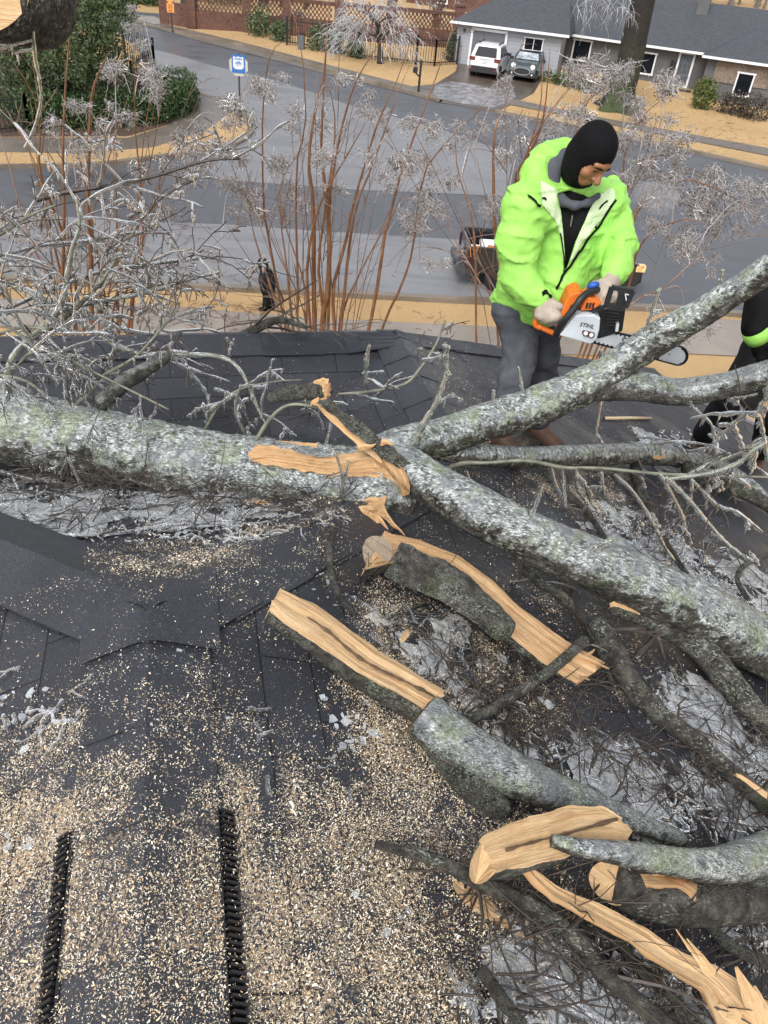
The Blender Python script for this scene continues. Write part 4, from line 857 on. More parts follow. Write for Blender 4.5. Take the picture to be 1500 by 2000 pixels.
# ================================================================== the fallen tree
def m_icebark(name,ice=.5,lich=.5,dark=1.):
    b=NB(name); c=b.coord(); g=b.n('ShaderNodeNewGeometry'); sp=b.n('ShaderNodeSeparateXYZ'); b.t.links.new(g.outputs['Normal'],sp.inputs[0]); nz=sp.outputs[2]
    n1=b.noise(c,26,6,.7); n2=b.noise(c,8,5,.65); n3=b.noise(c,70,4,.7)
    bark=b.ramp(n1,[(.34,np.array((.012,.011,.009))*dark),(.5,np.array((.07,.063,.053))*dark),(.68,np.array((.20,.185,.155))*dark)])
    v=b.voro(b.mix(.25,c,b.n('ShaderNodeTexNoise',Scale=20.).outputs['Color']),24)
    lm=b.math('MULTIPLY',b.ramp(v.outputs[0],[(.30,1.),(.42,0.)]),b.ramp(n2,[(.52-.2*lich,0.),(.62-.2*lich,1.)]))
    lcol=b.ramp(n3,[(.3,(.16,.185,.13)),(.6,(.33,.37,.30)),(.8,(.47,.50,.44))])
    a=b.mix(lm,bark,lcol)
    ms=b.ramp(b.noise(c,5,4,.6),[(.60,0.),(.70,.55)]); a=b.mix(ms,a,(.055,.07,.02))
    # ice glaze settles on whatever faces the sky
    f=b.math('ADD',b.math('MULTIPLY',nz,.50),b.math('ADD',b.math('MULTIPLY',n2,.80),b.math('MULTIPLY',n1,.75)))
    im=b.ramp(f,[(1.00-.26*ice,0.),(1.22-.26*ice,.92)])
    v2=b.voro(b.mix(.10,c,b.n('ShaderNodeTexNoise',Scale=40.).outputs['Color']),48); n5=b.noise(c,62,4,.8,.5); n6=b.noise(c,30,4,.7,1.)
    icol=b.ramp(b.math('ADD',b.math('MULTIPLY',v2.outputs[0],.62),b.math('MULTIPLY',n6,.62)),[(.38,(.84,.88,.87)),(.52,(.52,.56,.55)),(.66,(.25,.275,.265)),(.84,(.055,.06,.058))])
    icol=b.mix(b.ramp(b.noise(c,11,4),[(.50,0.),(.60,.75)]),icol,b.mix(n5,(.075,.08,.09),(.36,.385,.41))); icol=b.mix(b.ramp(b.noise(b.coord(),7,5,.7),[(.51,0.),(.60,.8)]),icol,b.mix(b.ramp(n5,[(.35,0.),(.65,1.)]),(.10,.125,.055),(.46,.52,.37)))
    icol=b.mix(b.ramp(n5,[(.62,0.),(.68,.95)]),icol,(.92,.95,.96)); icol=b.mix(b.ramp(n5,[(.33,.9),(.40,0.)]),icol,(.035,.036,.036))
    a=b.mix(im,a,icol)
    h=b.math('ADD',b.math('MULTIPLY',n1,1.),b.math('ADD',b.math('MULTIPLY',n3,.6),b.math('MULTIPLY',v2.outputs[0],-.35))); nr=b.bump(h,1.,.018)
    return b.fin(a,b.math('MULTIPLY_ADD',im,-.38,.72),nr,Coat_Weight=b.math('MULTIPLY',im,.35),Coat_Roughness=.12)
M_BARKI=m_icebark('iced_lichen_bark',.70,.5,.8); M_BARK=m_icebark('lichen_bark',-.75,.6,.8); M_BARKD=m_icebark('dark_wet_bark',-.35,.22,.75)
def m_wood(name='fresh_split_wood',c0=(.25,.12,.05),c1=(.52,.30,.135),c2=(.69,.47,.255)):
    b=NB(name); u=b.n('ShaderNodeUVMap'); mp=b.n('ShaderNodeMapping'); b.t.links.new(u.outputs[0],mp.inputs[0]); mp.inputs['Scale'].default_value=(4,70,1)
    n=b.noise(mp.outputs[0],1.,5,.6,.4); w=b.noise(u.outputs[0],9,3); f=b.noise(b.coord(),160,3,.8)
    mp2=b.n('ShaderNodeMapping'); b.t.links.new(u.outputs[0],mp2.inputs[0]); mp2.inputs['Scale'].default_value=(9,260,1); n8=b.noise(mp2.outputs[0],1.,4,.7)
    a=b.ramp(n,[(.28,c0),(.42,c1),(.7,c2)]); a=b.mix(b.ramp(n8,[(.32,.75),(.46,0.)]),a,np.array(c0)*.75); a=b.mix(b.ramp(b.noise(u.outputs[0],14,5,.7),[(.55,0.),(.72,.6)]),a,np.array(c0)*1.1); a=b.mix(b.ramp(w,[(.45,0.),(.7,.5)]),a,c2); a=b.mix(b.ramp(f,[(.6,0.),(.7,.5)]),a,(.80,.62,.40))
    return b.fin(a,.7,b.bump(b.math('ADD',n,n8),1.,.006))
M_WOOD=m_wood(); M_PALEW=m_wood('pale_split_wood',(.36,.19,.075),(.62,.39,.19),(.78,.56,.32)); M_CUT=m_wood('sawn_grey_end',(.15,.115,.08),(.25,.20,.145),(.33,.27,.20))
def m_ice(name,tr=1.,col=(.93,.96,.98),ro=.06):
    b=NB(name); c=b.coord(); n=b.noise(c,60,4); return b.fin(col,ro,b.bump(n,.5,.006),Transmission_Weight=tr,IOR=1.31)
M_ICE=m_ice('clear_ice',.97,(.95,.97,.98),.03); M_ICEM=m_ice('cloudy_ice',.5,(.62,.66,.70),.15)
M_TWIG=simple('wet_twig_bark',(.045,.034,.027),.45,.4,30); M_TWIGL=simple('pale_lichen_twig_bark',(.15,.155,.115),.5,.45,18,.4,60)
def wdist(P): return float((np.asarray(P)-CAMP)@F_)
def path3(px,h=None,y=None,n=None):
    """pixel polyline -> 3-D path, either h above the roof or at given distances y"""
    m=len(px); P=[]
    hh=np.interp(np.linspace(0,1,m),np.linspace(0,1,len(h)),h) if h is not None and hasattr(h,'__len__') else (np.full(m,h) if h is not None else None)
    yy=np.interp(np.linspace(0,1,m),np.linspace(0,1,len(y)),y) if y is not None else None
    for i,(u,v) in enumerate(px): P.append(AtY(u,v,yy[i]) if yy is not None else R(u,v,hh[i]))
    return spline(P,n or m*8)
def rad3(P,rpx): 
    r=interp(rpx,len(P)); return np.array([r[i]*wdist(P[i])/FPX for i in range(len(P))])
def bark_tube(P,rad,n=40,amp=.05,seed=1,ends=(0,0),step=.010):
    L=np.linalg.norm(np.diff(P,axis=0),axis=1).sum(); m=max(8,int(L/step)); Q=spline(P,m) if len(P)<m else P; r=np.interp(np.linspace(0,1,len(Q)),np.linspace(0,1,len(rad)),rad)
    T,N,B=frames(Q); th=np.arange(n)*2*math.pi/n; D=N[:,None,:]*np.cos(th)[None,:,None]+B[:,None,:]*np.sin(th)[None,:,None]
    Q0=Q[:,None,:]+D*r[:,None,None]
    d=amp*(fbm(Q0,9,2,seed)*.9+np.abs(fbm(Q0,38,3,seed+5))*.55)+.0*Q0[...,0]
    top=np.clip(D[...,2],0,1); d=d+top*.04*np.clip(fbm(Q0,24,3,seed+9)+.3,0,1.2)+amp*.35*fbm(Q0,85,2,seed+31)
    V=(Q[:,None,:]+D*(r[:,None]*(1+d))[:,:,None]).reshape(-1,3); k=len(Q)
    i=np.arange(k-1)[:,None]*n; j=np.arange(n)[None,:]; j2=(j+1)%n
    Fc=[tuple(f) for f in np.stack([i+j,i+n+j,i+n+j2,i+j2],-1).reshape(-1,4).tolist()]
    if ends[0]==0: Fc.append(tuple(range(n)))
    if ends[1]==0: Fc.append(tuple(range((k-1)*n,k*n))[::-1])
    return V,Fc
def log(name,label,cat,P,rad,m,n=40,amp=.05,seed=1,part='bark',root=None,group=None):
    V,Fc=bark_tube(P,rad,n,amp,seed)
    if root is None: root=empty(name,np.mean(P,axis=0)*[1,1,0]+[0,0,min(P[:,2])],0,label,cat,group)
    o=mesh_obj(part,V,Fc,m,root); return root,o,(V,Fc)
def set_uv(o,uv):
    l=o.data.uv_layers.new(name='UVMap'); idx=np.zeros(len(o.data.loops),np.int32); o.data.loops.foreach_get('vertex_index',idx); l.data.foreach_set('uv',np.asarray(uv,np.float32)[idx].ravel())
def disc(name,c,ax,r,m,root,seed=0,n=28,lift=.002,sq=None):
    ax=np.asarray(ax,float)/np.linalg.norm(ax); x=np.cross(ax,[0,0,1.]); x/=np.linalg.norm(x); y=np.cross(x,ax); V=[np.asarray(c)+ax*lift];uv=[(0,0)]
    for k in (.5,1.):
        for i in range(n): a=2*math.pi*i/n; q=r*k*(1+.06*math.sin(a*3+seed)); V.append(np.asarray(c)+x*q*math.cos(a)+y*q*math.sin(a)+ax*(lift+random.uniform(-.002,.002))); uv.append((q*math.cos(a),q*math.sin(a)))
    Fc=[(0,1+i,1+(i+1)%n) for i in range(n)]+[(1+i,1+n+i,1+n+(i+1)%n,1+(i+1)%n) for i in range(n)]
    o=mesh_obj(name,V,Fc,m,root,smooth=False); set_uv(o,uv); return o
def lin(P,m):
    P=np.asarray(P,float); d=np.r_[0,np.cumsum(np.linalg.norm(np.diff(P,axis=0),axis=1))]; t=np.linspace(0,d[-1],m); Q=np.stack([np.interp(t,d,P[:,i]) for i in range(P.shape[1])],1); Q[1:-1]=.25*Q[:-2]+.5*Q[1:-1]+.25*Q[2:]; return Q
def strip_grid(A,Bn,nu,nv): 
    A=lin(A,nu);Bn=lin(Bn,nu); t=np.linspace(0,1,nv)[None,:,None]; return A[:,None,:]*(1-t)+Bn[:,None,:]*t
def split_piece(name,label,cat,up,lo,h,depth,face=M_PALEW,bark=M_BARK,nu=70,nv=16,rough=.005,group=None,y=None,root=None,jag=.007,seed=0,sharp=1.,part='split_face',hl=None):
    """split timber: a grained open face between two edges and a rounded bark back under it"""
    f=lambda px,hh: np.array([R(u,v,hh) for u,v in px]) if y is None else np.array([AtY(u,v,yy) for (u,v),yy in zip(px,np.interp(np.linspace(0,1,len(px)),np.linspace(0,1,len(y)),y))])
    A=f(up,h); Bn=f(lo,h if hl is None else hl); Gd=strip_grid(A,Bn,nu,nv); nrm=np.cross(Gd[-1,0]-Gd[0,0],Gd[nu//2,-1]-Gd[nu//2,0]); nrm/=np.linalg.norm(nrm); 
    if nrm@(CAMP-Gd[nu//2,nv//2])<0: nrm=-nrm
    ax=(Gd[-1].mean(0)-Gd[0].mean(0)); Ln=np.linalg.norm(ax); w=np.linalg.norm(Gd[nu//2,0]-Gd[nu//2,-1])
    uu=np.linspace(0,Ln,nu)[:,None]*np.ones(nv); vv=np.linspace(0,w,nv)[None,:]*np.ones((nu,1))
    n3=np.stack([uu*2.2,vv*38,0*uu+seed],-1); Gd=Gd+nrm*(rough*fbm(n3,1.,3,seed)+rough*1.2*vn(np.stack([uu*1.5,vv*9,0*uu],-1),1.,seed+3))[...,None]
    # ragged ends and edges
    e=ax/Ln; Gd[0]+=e*(fbm(np.stack([vv[0]*60,0*vv[0],0*vv[0]],-1),1,2,seed+1)*jag*2)[:,None]; Gd[-1]+=e*(fbm(np.stack([vv[0]*60,0*vv[0]+5,0*vv[0]],-1),1,2,seed+2)*jag*2)[:,None]
    ed=(Gd[:,-1]-Gd[:,0]); ed/=np.linalg.norm(ed,axis=1,keepdims=True); wob=lambda s_: (fbm(np.stack([uu[:,0]*11,0*uu[:,0]+s_,0*uu[:,0]],-1),1,5,seed)*jag*.75)[:,None]
    Gd[:,0]+=ed*wob(1); Gd[:,-1]+=ed*wob(7)
    q=lambda i,j: i*nv+j
    Fc=[(q(i,j),q(i,j+1),q(i+1,j+1),q(i+1,j)) for i in range(nu-1) for j in range(nv-1)]
    root=root or empty(name,Gd[nu//2].mean(0)-nrm*float(np.max(depth)),0,label,cat,group)
    # ends are wood as well
    V=Gd.reshape(-1,3).tolist(); uv=np.stack([uu,vv],-1).reshape(-1,2).tolist()
    nb=10; back=[]
    dd=np.broadcast_to(np.asarray(interp(depth,nu) if hasattr(depth,'__len__') else depth),(nu,))
    for i in range(nu):
        row=[]
        for k in range(nb+1):
            a=math.pi*k/nb; m_=(Gd[i,0]+Gd[i,-1])/2; hv=(Gd[i,-1]-Gd[i,0])/2
            row.append(m_-hv*math.cos(a)-nrm*dd[i]*math.sin(a)**.8)
        back.append(row)
    back=np.array(back)
    for i in (0,nu-1):
        b0=len(V); 
        for k in range(nb+1): V.append(back[i,k]); uv.append((k*.01,i*.1+dd[i]*math.sin(math.pi*k/nb)))
        c=len(V); V.append(Gd[i].mean(0)); uv.append((0,0))
        row=[q(i,j) for j in range(nv)]
        poly=row[::-1]+[b0+k for k in range(1,nb)] if i==0 else row+[b0+k for k in range(nb-1,0,-1)]
        Fc.append(tuple(poly))
    o=mesh_obj(part,V,Fc,face,root,smooth=False); set_uv(o,uv)
    bb=back+ (fbm(back,22,3,seed+4)*.006)[...,None]*(-nrm); bb[:,0]=back[:,0];bb[:,-1]=back[:,-1]
    kb=nb+1; mesh_obj('bark' if bark is not face else 'split_back',bb.reshape(-1,3),[(i*kb+k,(i+1)*kb+k,(i+1)*kb+k+1,i*kb+k+1) for i in range(nu-1) for k in range(nb)],bark,root,smooth=True)
    if bark is face: set_uv(root.children[-1],np.stack([np.linspace(0,Ln,nu)[:,None]*np.ones(kb),np.linspace(0,w,kb)[None,:]*np.ones((nu,1))],-1).reshape(-1,2))
    return root
def drape(name,VF,up,lo,m,root,nu=60,nv=14,off=.006,seed=0,rough=.006,sink=.03):
    """torn wood laid open on a trunk: a strip between two picture lines lifted just off the bark surface"""
    bvh=BVHTree.FromPolygons([Vector(v) for v in VF[0]],VF[1]); A=spline(np.array([(u,v,0.) for u,v in up]),nu)[:,:2]; Bn=spline(np.array([(u,v,0.) for u,v in lo]),nu)[:,:2]
    Gd=np.zeros((nu,nv,3)); Nn=np.zeros((nu,nv,3)); miss=[]; ln=None
    for i in range(nu):
        for j in range(nv):
            t=j/(nv-1); wob=3*float(vn(np.array([i*.45,j*.0+seed,0.]),1.,seed)) ; uvp=A[i]*(1-t)+Bn[i]*t+np.array([0,wob if j in (0,nv-1) else 0]); d=ray(*uvp); hit=bvh.ray_cast(Vector(CAMP),Vector(d))
            if hit[0] is None: Gd[i,j]=np.nan
            else: Gd[i,j]=hit[0]
            Nn[i,j]=-d
    for i in range(nu):
        for j in range(nv):
            if np.isnan(Gd[i,j,0]):
                ok=[(abs(i-a)+abs(j-b),a,b) for a in range(nu) for b in range(nv) if not np.isnan(Gd[a,b,0])]
                _,a,b=min(ok); t=j/(nv-1); uvp=A[i]*(1-t)+Bn[i]*t; Gd[i,j]=AtY(uvp[0],uvp[1],Gd[a,b,1]+1e-4)
    ii,jj=np.meshgrid(np.arange(nu),np.arange(nv),indexing='ij'); Ln=np.linalg.norm(np.diff(Gd[:,nv//2],axis=0),axis=1).sum()
    uu=ii/(nu-1)*Ln; vv=jj/(nv-1)*np.linalg.norm(Gd[nu//2,0]-Gd[nu//2,-1])
    hgt=off+rough*(fbm(np.stack([uu*3,vv*45,0*uu+seed],-1),1,3,seed))+rough*1.5*vn(np.stack([uu*2,vv*12,0*uu],-1),1,seed+2)
    V=Gd+Nn*hgt[...,None]; skirt0=V[:,0]-Nn[:,0]*sink; skirt1=V[:,-1]-Nn[:,-1]*sink; s2=V[0]-Nn[0]*sink; s3=V[-1]-Nn[-1]*sink
    V=np.concatenate([skirt0[:,None],V,skirt1[:,None]],1); V=np.concatenate([np.concatenate([skirt0[:1],s2,skirt1[:1]])[None],V,np.concatenate([skirt0[-1:],s3,skirt1[-1:]])[None]],0); a,b=V.shape[:2]
    uvv=np.stack([np.linspace(0,Ln,a)[:,None]*np.ones(b),np.linspace(0,float(vv.max()),b)[None,:]*np.ones((a,1))],-1).reshape(-1,2)
    o=mesh_obj(name,V.reshape(-1,3),[(i*b+j,i*b+j+1,(i+1)*b+j+1,(i+1)*b+j) for i in range(a-1) for j in range(b-1)],m,root,smooth=False); set_uv(o,uvv); return o
def spike(mb_uv,p,q,w,seed=0):
    V,uv,Fc=mb_uv; p=np.asarray(p);q=np.asarray(q); d=q-p; L=np.linalg.norm(d); s=np.cross(d,CAMP-p); s/=np.linalg.norm(s); up=np.cross(s,d/L); up/=np.linalg.norm(up); k=len(V); n=6
    for i in range(n):
        t=i/(n-1); c=p+d*t+s*random.uniform(-.1,.1)*w; ww=w*(1-t*.85)*random.uniform(.8,1.15)
        for a,b in ((-.5,0),(0,.35),(.5,0),(0,-.35)): V.append(c+s*a*ww+up*b*ww); uv.append((t*L,a*ww))
    for i in range(n-1):
        for j in range(4): Fc.append((k+i*4+j,k+i*4+(j+1)%4,k+(i+1)*4+(j+1)%4,k+(i+1)*4+j))
    Fc.append((k,k+3,k+2,k+1)); Fc.append((k+4*n-4,k+4*n-3,k+4*n-2,k+4*n-1))
def spikes(name,L,m,root):
    V,uv,Fc=[],[],[]
    for p,q,w in L: spike((V,uv,Fc),p,q,w)
    o=mesh_obj(name,V,Fc,m,root,smooth=False); set_uv(o,uv); return o
# ---- main trunk lying across the valley
PT=path3([(-140,815),(-60,822),(0,832),(150,864),(300,893),(450,922),(600,938),(690,950),(752,968),(800,985)],y=[2.95,2.85,2.75,2.7,2.62,2.55,2.46,2.42,2.4,2.4]); rt_=rad3(PT,[73,72,71,71,71,73,73,71,64,44])
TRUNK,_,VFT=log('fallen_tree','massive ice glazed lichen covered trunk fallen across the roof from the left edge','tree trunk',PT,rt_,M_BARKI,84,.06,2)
drape('torn_wood',VFT,[(484,888),(505,870),(560,876),(610,890),(660,889),(705,880),(745,884),(780,908)],[(494,903),(540,912),(600,921),(660,927),(710,930),(742,932),(765,938),(782,955)],M_WOOD,TRUNK,off=.012,seed=4,rough=.011)
def w2(u,v,y): return AtY(u,v,y)
spikes('torn_splinters',[(w2(738,992,2.2),w2(790,1046,2.16),.03),(w2(728,998,2.2),w2(762,1040,2.15),.026),(w2(720,995,2.2),w2(748,1042,2.15),.035),(w2(708,1000,2.2),w2(722,1030,2.18),.045),(w2(718,994,2.2),w2(707,1028,2.18),.045),(w2(742,985,2.2),w2(758,1014,2.18),.045),(w2(728,985,2.2),w2(733,1022,2.18),.06),(w2(700,1003,2.21),w2(742,990,2.2),.05)],M_WOOD,TRUNK)
drape('torn_end',VFT,[(706,978),(720,972),(738,972),(756,968)],[(700,1000),(712,1008),(728,1006),(748,996)],M_WOOD,TRUNK,nu=16,nv=8,off=.01,rough=.016,seed=9)
# ---- broken limb lying down the near slope
PL=path3([(752,868),(800,912),(860,955),(940,1000),(1060,1062),(1200,1118),(1350,1188),(1500,1268),(1640,1345)],y=[2.42,2.36,2.30,2.24,2.2,2.2,2.24,2.28,2.3]); rl_=rad3(PL,[24,36,44,47,50,52,56,57,58])
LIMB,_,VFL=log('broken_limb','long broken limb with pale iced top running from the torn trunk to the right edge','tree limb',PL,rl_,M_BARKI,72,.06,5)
drape('torn_wood',VFL,[(748,893),(770,900),(790,920),(800,945),(800,965)],[(742,912),(756,925),(768,940),(776,958),(780,972)],M_WOOD,LIMB,nu=26,nv=10,off=.012,seed=14,rough=.012)
# strap of bark and wood bent back from the limb
split_piece('torn_strap','','',[(620,742),(632,772),(660,800),(700,835),(745,872),(790,905)],[(606,778),(618,792),(640,815),(680,850),(718,885),(768,925)],0,.02,M_WOOD,M_BARK,50,10,.004,y=[2.62,2.58,2.52,2.46,2.4,2.35],root=LIMB,part='torn_strap',seed=21)
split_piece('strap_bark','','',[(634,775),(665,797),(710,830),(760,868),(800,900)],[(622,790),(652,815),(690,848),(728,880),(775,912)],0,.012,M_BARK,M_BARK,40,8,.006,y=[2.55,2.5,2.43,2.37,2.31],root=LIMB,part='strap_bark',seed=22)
PS=path3([(528,778),(560,768),(600,764),(636,760)],y=[2.66,2.64,2.62,2.6]); rs_=rad3(PS,[10,15,17,18]); log('','','',PS,rs_,M_BARK,20,.10,23,'strap_stub',LIMB)
spikes('torn_splinters',[(w2(640,750,2.58),w2(612,744,2.57),.05),(w2(640,765,2.58),w2(628,742,2.57),.04),(w2(637,775,2.58),w2(644,748,2.57),.035),(w2(625,785,2.57),w2(606,790,2.56),.05),(w2(700,875,2.38),w2(735,868,2.37),.03),(w2(745,862,2.36),w2(768,868,2.35),.03),(w2(620,870,2.4),w2(545,862,2.4),.016)],M_WOOD,LIMB)
drape('limb_scar',VFL,[(1188,1182),(1215,1180),(1250,1198)],[(1196,1190),(1220,1196),(1250,1202)],M_WOOD,LIMB,nu=14,nv=6,off=.008,seed=16)
# ---- upper limb being cut, rising to the right edge
PU=path3([(700,905),(770,874),(850,857),(960,820),(1070,785),(1170,738),(1235,692),(1300,652),(1370,611),(1460,553),(1570,478)],y=[2.62,2.7,2.8,2.92,3.04,3.12,3.16,3.16,3.16,3.15,3.15]); ru_=rad3(PU,[32,36,37,37,38,35,31,33,28,26,27])
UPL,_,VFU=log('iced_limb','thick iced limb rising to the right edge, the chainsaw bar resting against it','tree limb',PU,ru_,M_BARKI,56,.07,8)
PUb=path3([(1140,752),(1190,752),(1250,756),(1330,766),(1420,752),(1500,730),(1580,712)],y=[3.12,3.12,3.12,3.1,3.08,3.06,3.04]); log('','','',PUb,rad3(PUb,[30,32,28,26,25,26,27]),M_BARKI,36,.06,11,'side_limb',UPL)
# ---- limb lying behind
PH=path3([(860,884),(930,889),(1030,893),(1140,890),(1250,887),(1320,893),(1390,908),(1450,940),(1520,1002)],h=[.10,.12,.12,.12,.12,.12,.12]); HL,_,VFH=log('fallen_limb','straight lichened limb lying level behind the junction, a small orange saw nick on top','tree limb',PH,rad3(PH,[16,20,21,21,20,19,17,15,13]),M_BARKI,28,.07,13)
drape('saw_nick',VFH,[(1277,879),(1288,880),(1299,881)],[(1276,897),(1288,898),(1300,897)],M_WOOD,HL,nu=10,nv=6,off=.006,seed=18)
# ---- split half log, slab, bark slab, chunks
hl=split_piece('split_half_log','pale split half log lying face up mid roof, with a dark pith line','log',[(557,1146),(620,1176),(680,1220),(740,1268),(800,1303),(877,1349)],[(527,1189),(560,1222),(620,1258),(690,1312),(760,1348),(828,1389)],.115,[.06,.075,.085,.09],M_PALEW,M_BARK,80,18,.005,seed=31)
PK=MB(); pk=[R(u,v,.122) for u,v in ((600,1205),(640,1232),(680,1268),(730,1302),(800,1335),(850,1362))]; PK.tube(spline(pk,40),.0045,5,noise=.7,nsc=40); PK.build('pith_line',simple('dark_pith',(.09,.055,.03),.8,.4,40),hl)
sl=split_piece('split_slab','long orange split slab with a grey sawn end, curving toward the lower right','split log',[(762,1038),(820,1050),(900,1084),(962,1132),(1010,1180),(1080,1238),(1130,1270),(1172,1292)],[(716,1112),(765,1096),(850,1112),(930,1170),(995,1238),(1060,1290),(1095,1318),(1122,1332)],.11,[.075,.08,.08,.07,.05,.03],M_WOOD,M_BARK,90,16,.006,seed=33,jag=.008)
c0=R(737,1080,.10); disc('sawn_end',c0,ray(736,1082)*-1+np.array([-.75,-.1,.0]),.058,M_CUT,sl,1)
spikes('end_splinters',[(R(1120,1280,.12),R(1190,1305,.12),.03),(R(1135,1288,.11),R(1162,1268,.13),.025),(R(1100,1300,.11),R(1150,1330,.09),.03),(R(1115,1315,.1),R(1142,1318,.09),.02)],M_WOOD,sl)
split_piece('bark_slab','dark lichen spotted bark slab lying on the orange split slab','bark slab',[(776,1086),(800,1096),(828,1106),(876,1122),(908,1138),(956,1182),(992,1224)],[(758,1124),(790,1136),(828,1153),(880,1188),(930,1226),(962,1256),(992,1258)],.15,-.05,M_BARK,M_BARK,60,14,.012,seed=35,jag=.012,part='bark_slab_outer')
ck=split_piece('split_chunk','short pale split chunk with a sawn left end at lower right','log',[(936,1631),(1000,1606),(1062,1592),(1110,1578),(1172,1577),(1212,1602)],[(976,1703),(1040,1685),(1110,1668),(1170,1650),(1215,1648),(1240,1645)],.19,[.09,.09,.08,.07],M_PALEW,M_BARK,60,20,.006,seed=37)
PK=MB(); PK.tube(spline([R(u,v,.197) for u,v in ((990,1660),(1060,1640),(1120,1625),(1205,1600))],24),.004,5,noise=.7,nsc=40); PK.build('crack_line',simple('dark_crack',(.10,.06,.03),.8,.4,40),ck)
P3=path3([(826,1395),(868,1432),(930,1475),(1000,1512),(1080,1545),(1150,1572),(1230,1602),(1330,1640)],h=[.085,.085,.085,.08,.07,.06,.05]); r3=rad3(P3,[46,48,46,42,36,30,22,16]); L3,_,_=log('iced_log','grey iced log whose sawn end meets the lower end of the split half log','log',P3,r3,M_BARKI,36,.06,41)
disc('sawn_end',P3[0],P3[0]-P3[3],r3[0]*.96,M_WOOD,L3,2,lift=.004)
P3b=path3([(842,1450),(880,1495),(918,1538),(955,1568),(985,1588)],h=[.02,.025,.025,.02]); log('log_underneath','short iced log wedged underneath the grey iced log','log',P3b,rad3(P3b,[26,32,33,30,22]),M_BARK,32,.07,43)
P5=path3([(1078,1642),(1130,1655),(1200,1665),(1290,1680),(1370,1690),(1440,1686),(1510,1668),(1620,1640)],h=[.2,.21,.21,.2,.19,.18]); log('lichen_limb','lichened limb tapering left over the pale chunk at the right edge','tree limb',P5,rad3(P5,[12,18,22,26,30,36,42,46]),M_BARKI,36,.07,45)
P6=path3([(1195,1722),(1260,1750),(1330,1762),(1420,1760),(1520,1750),(1640,1745)],h=[.09,.09,.09,.08]); r6=rad3(P6,[38,42,44,42,44,46]); L6,_,VF6=log('cut_log','dark log with two orange saw cuts under the lichened limb','log',P6,r6,M_BARKD,36,.05,47)
disc('sawn_end',P6[0],P6[0]-P6[4]+np.array([0,-.05,.1]),r6[0]*1.08,M_PALEW,L6,3,lift=.012)
drape('saw_cut',VF6,[(1250,1706),(1290,1708),(1330,1712),(1362,1728)],[(1262,1732),(1290,1736),(1325,1738),(1358,1762)],M_WOOD,L6,nu=22,nv=8,off=.01,seed=19)
sp_=split_piece('long_splinter','long pale splinter running to the bottom right corner and widening into a torn butt','splinter',[(1032,1682),(1090,1726),(1170,1764),(1260,1812),(1330,1862),(1400,1890),(1460,1930),(1530,1990)],[(1030,1690),(1082,1748),(1155,1790),(1240,1845),(1310,1895),(1372,1930),(1392,1985),(1420,2060)],.13,.025,M_PALEW,M_WOOD,80,12,.006,seed=51,jag=.008)
spikes('butt_splinters',[(R(1385,1905,.15),R(1320,1815,.19),.016),(R(1395,1900,.15),R(1342,1833,.2),.018),(R(1480,1985,.14),R(1440,1888,.22),.05),(R(1490,1995,.14),R(1452,1910,.2),.04),(R(1440,2000,.13),R(1378,1955,.12),.05),(R(1500,2010,.13),R(1475,1925,.18),.04)],M_PALEW,sp_)
split_piece('torn_splinter','broad torn splinter lying in sawdust left of the dark curved branch','splinter',[(898,1722),(930,1738),(985,1778),(1030,1812),(1064,1836)],[(904,1745),(935,1776),(980,1806),(1025,1830),(1060,1842)],.02,.012,M_PALEW,M_WOOD,40,8,.005,seed=53,jag=.01)
for k,(up,lo,lab) in enumerate([([(475,1085),(530,1077),(592,1070)],[(475,1094),(530,1090),(590,1082)],'straight pale sliver lying alone on the dark shingles left of the slab'),([(776,1250),(790,1232),(803,1226)],[(782,1256),(796,1242),(806,1232)],'tiny orange chip between the half log and the slab'),([(480,976),(500,974),(528,977)],[(480,981),(500,981),(528,982)],'small sliver just under the main trunk'),([(942,1752),(965,1742),(978,1745)],[(948,1762),(965,1755),(976,1752)],'small flat orange chip beside the torn splinter'),([(1076,1945),(1070,1975),(1062,2000)],[(1084,1948),(1078,1978),(1072,2000)],'thin upright sliver near the bottom edge')]):
    split_piece('wood_sliver',lab,'splinter',up,lo,.012,.007,M_PALEW,M_WOOD,16,5,.002,seed=60+k,group='loose wood slivers on the shingles')
# ---- dark bare branches on the near slope
def branch(label,px,rpx,h=None,y=None,m=None,n=14,seed=0,twigs=0,tl=.25,scar=None,group='bare branches on the roof',name='bare_branch'):
    P=path3(px,h=h,y=y); r=rad3(P,rpx); root,o,VF=log(name,label,'branch',P,r,m or M_BARKD,n,.09,seed,group=group)
    if scar: drape('wood_scar',VF,scar[0],scar[1],M_PALEW,root,nu=14,nv=5,off=.006,seed=seed)
    if twigs:
        tw=MB()
        for k in range(twigs): i=random.randint(1,len(P)-2); twig_sprig(tw,P[i],random.uniform(.5,1.2)*tl,max(.002,r[i]*.28),.25,3,RNG.normal(size=3)*[1,1,.4]+[0,0,.2],4)
        tw.build('side_twigs',M_TWIG,root)
    return root,P
branch('dark curved branch sweeping from the sawdust to the bottom edge',[(735,1650),(850,1680),(950,1730),(1050,1775),(1130,1840),(1180,1900),(1250,1960),(1330,2030)],[8,13,15,15,16,17,17,18],h=.05,seed=71,twigs=5)
branch('straight dark branch with a pale torn strip near its lower right end',[(1165,1215),(1195,1262),(1230,1332),(1290,1397),(1350,1442),(1420,1502),(1520,1590)],[18,21,22,21,18,18,20],h=[.09,.08,.06,.06],seed=72,twigs=6,scar=([(1436,1508),(1470,1528),(1500,1546)],[(1434,1514),(1468,1538),(1498,1560)]))
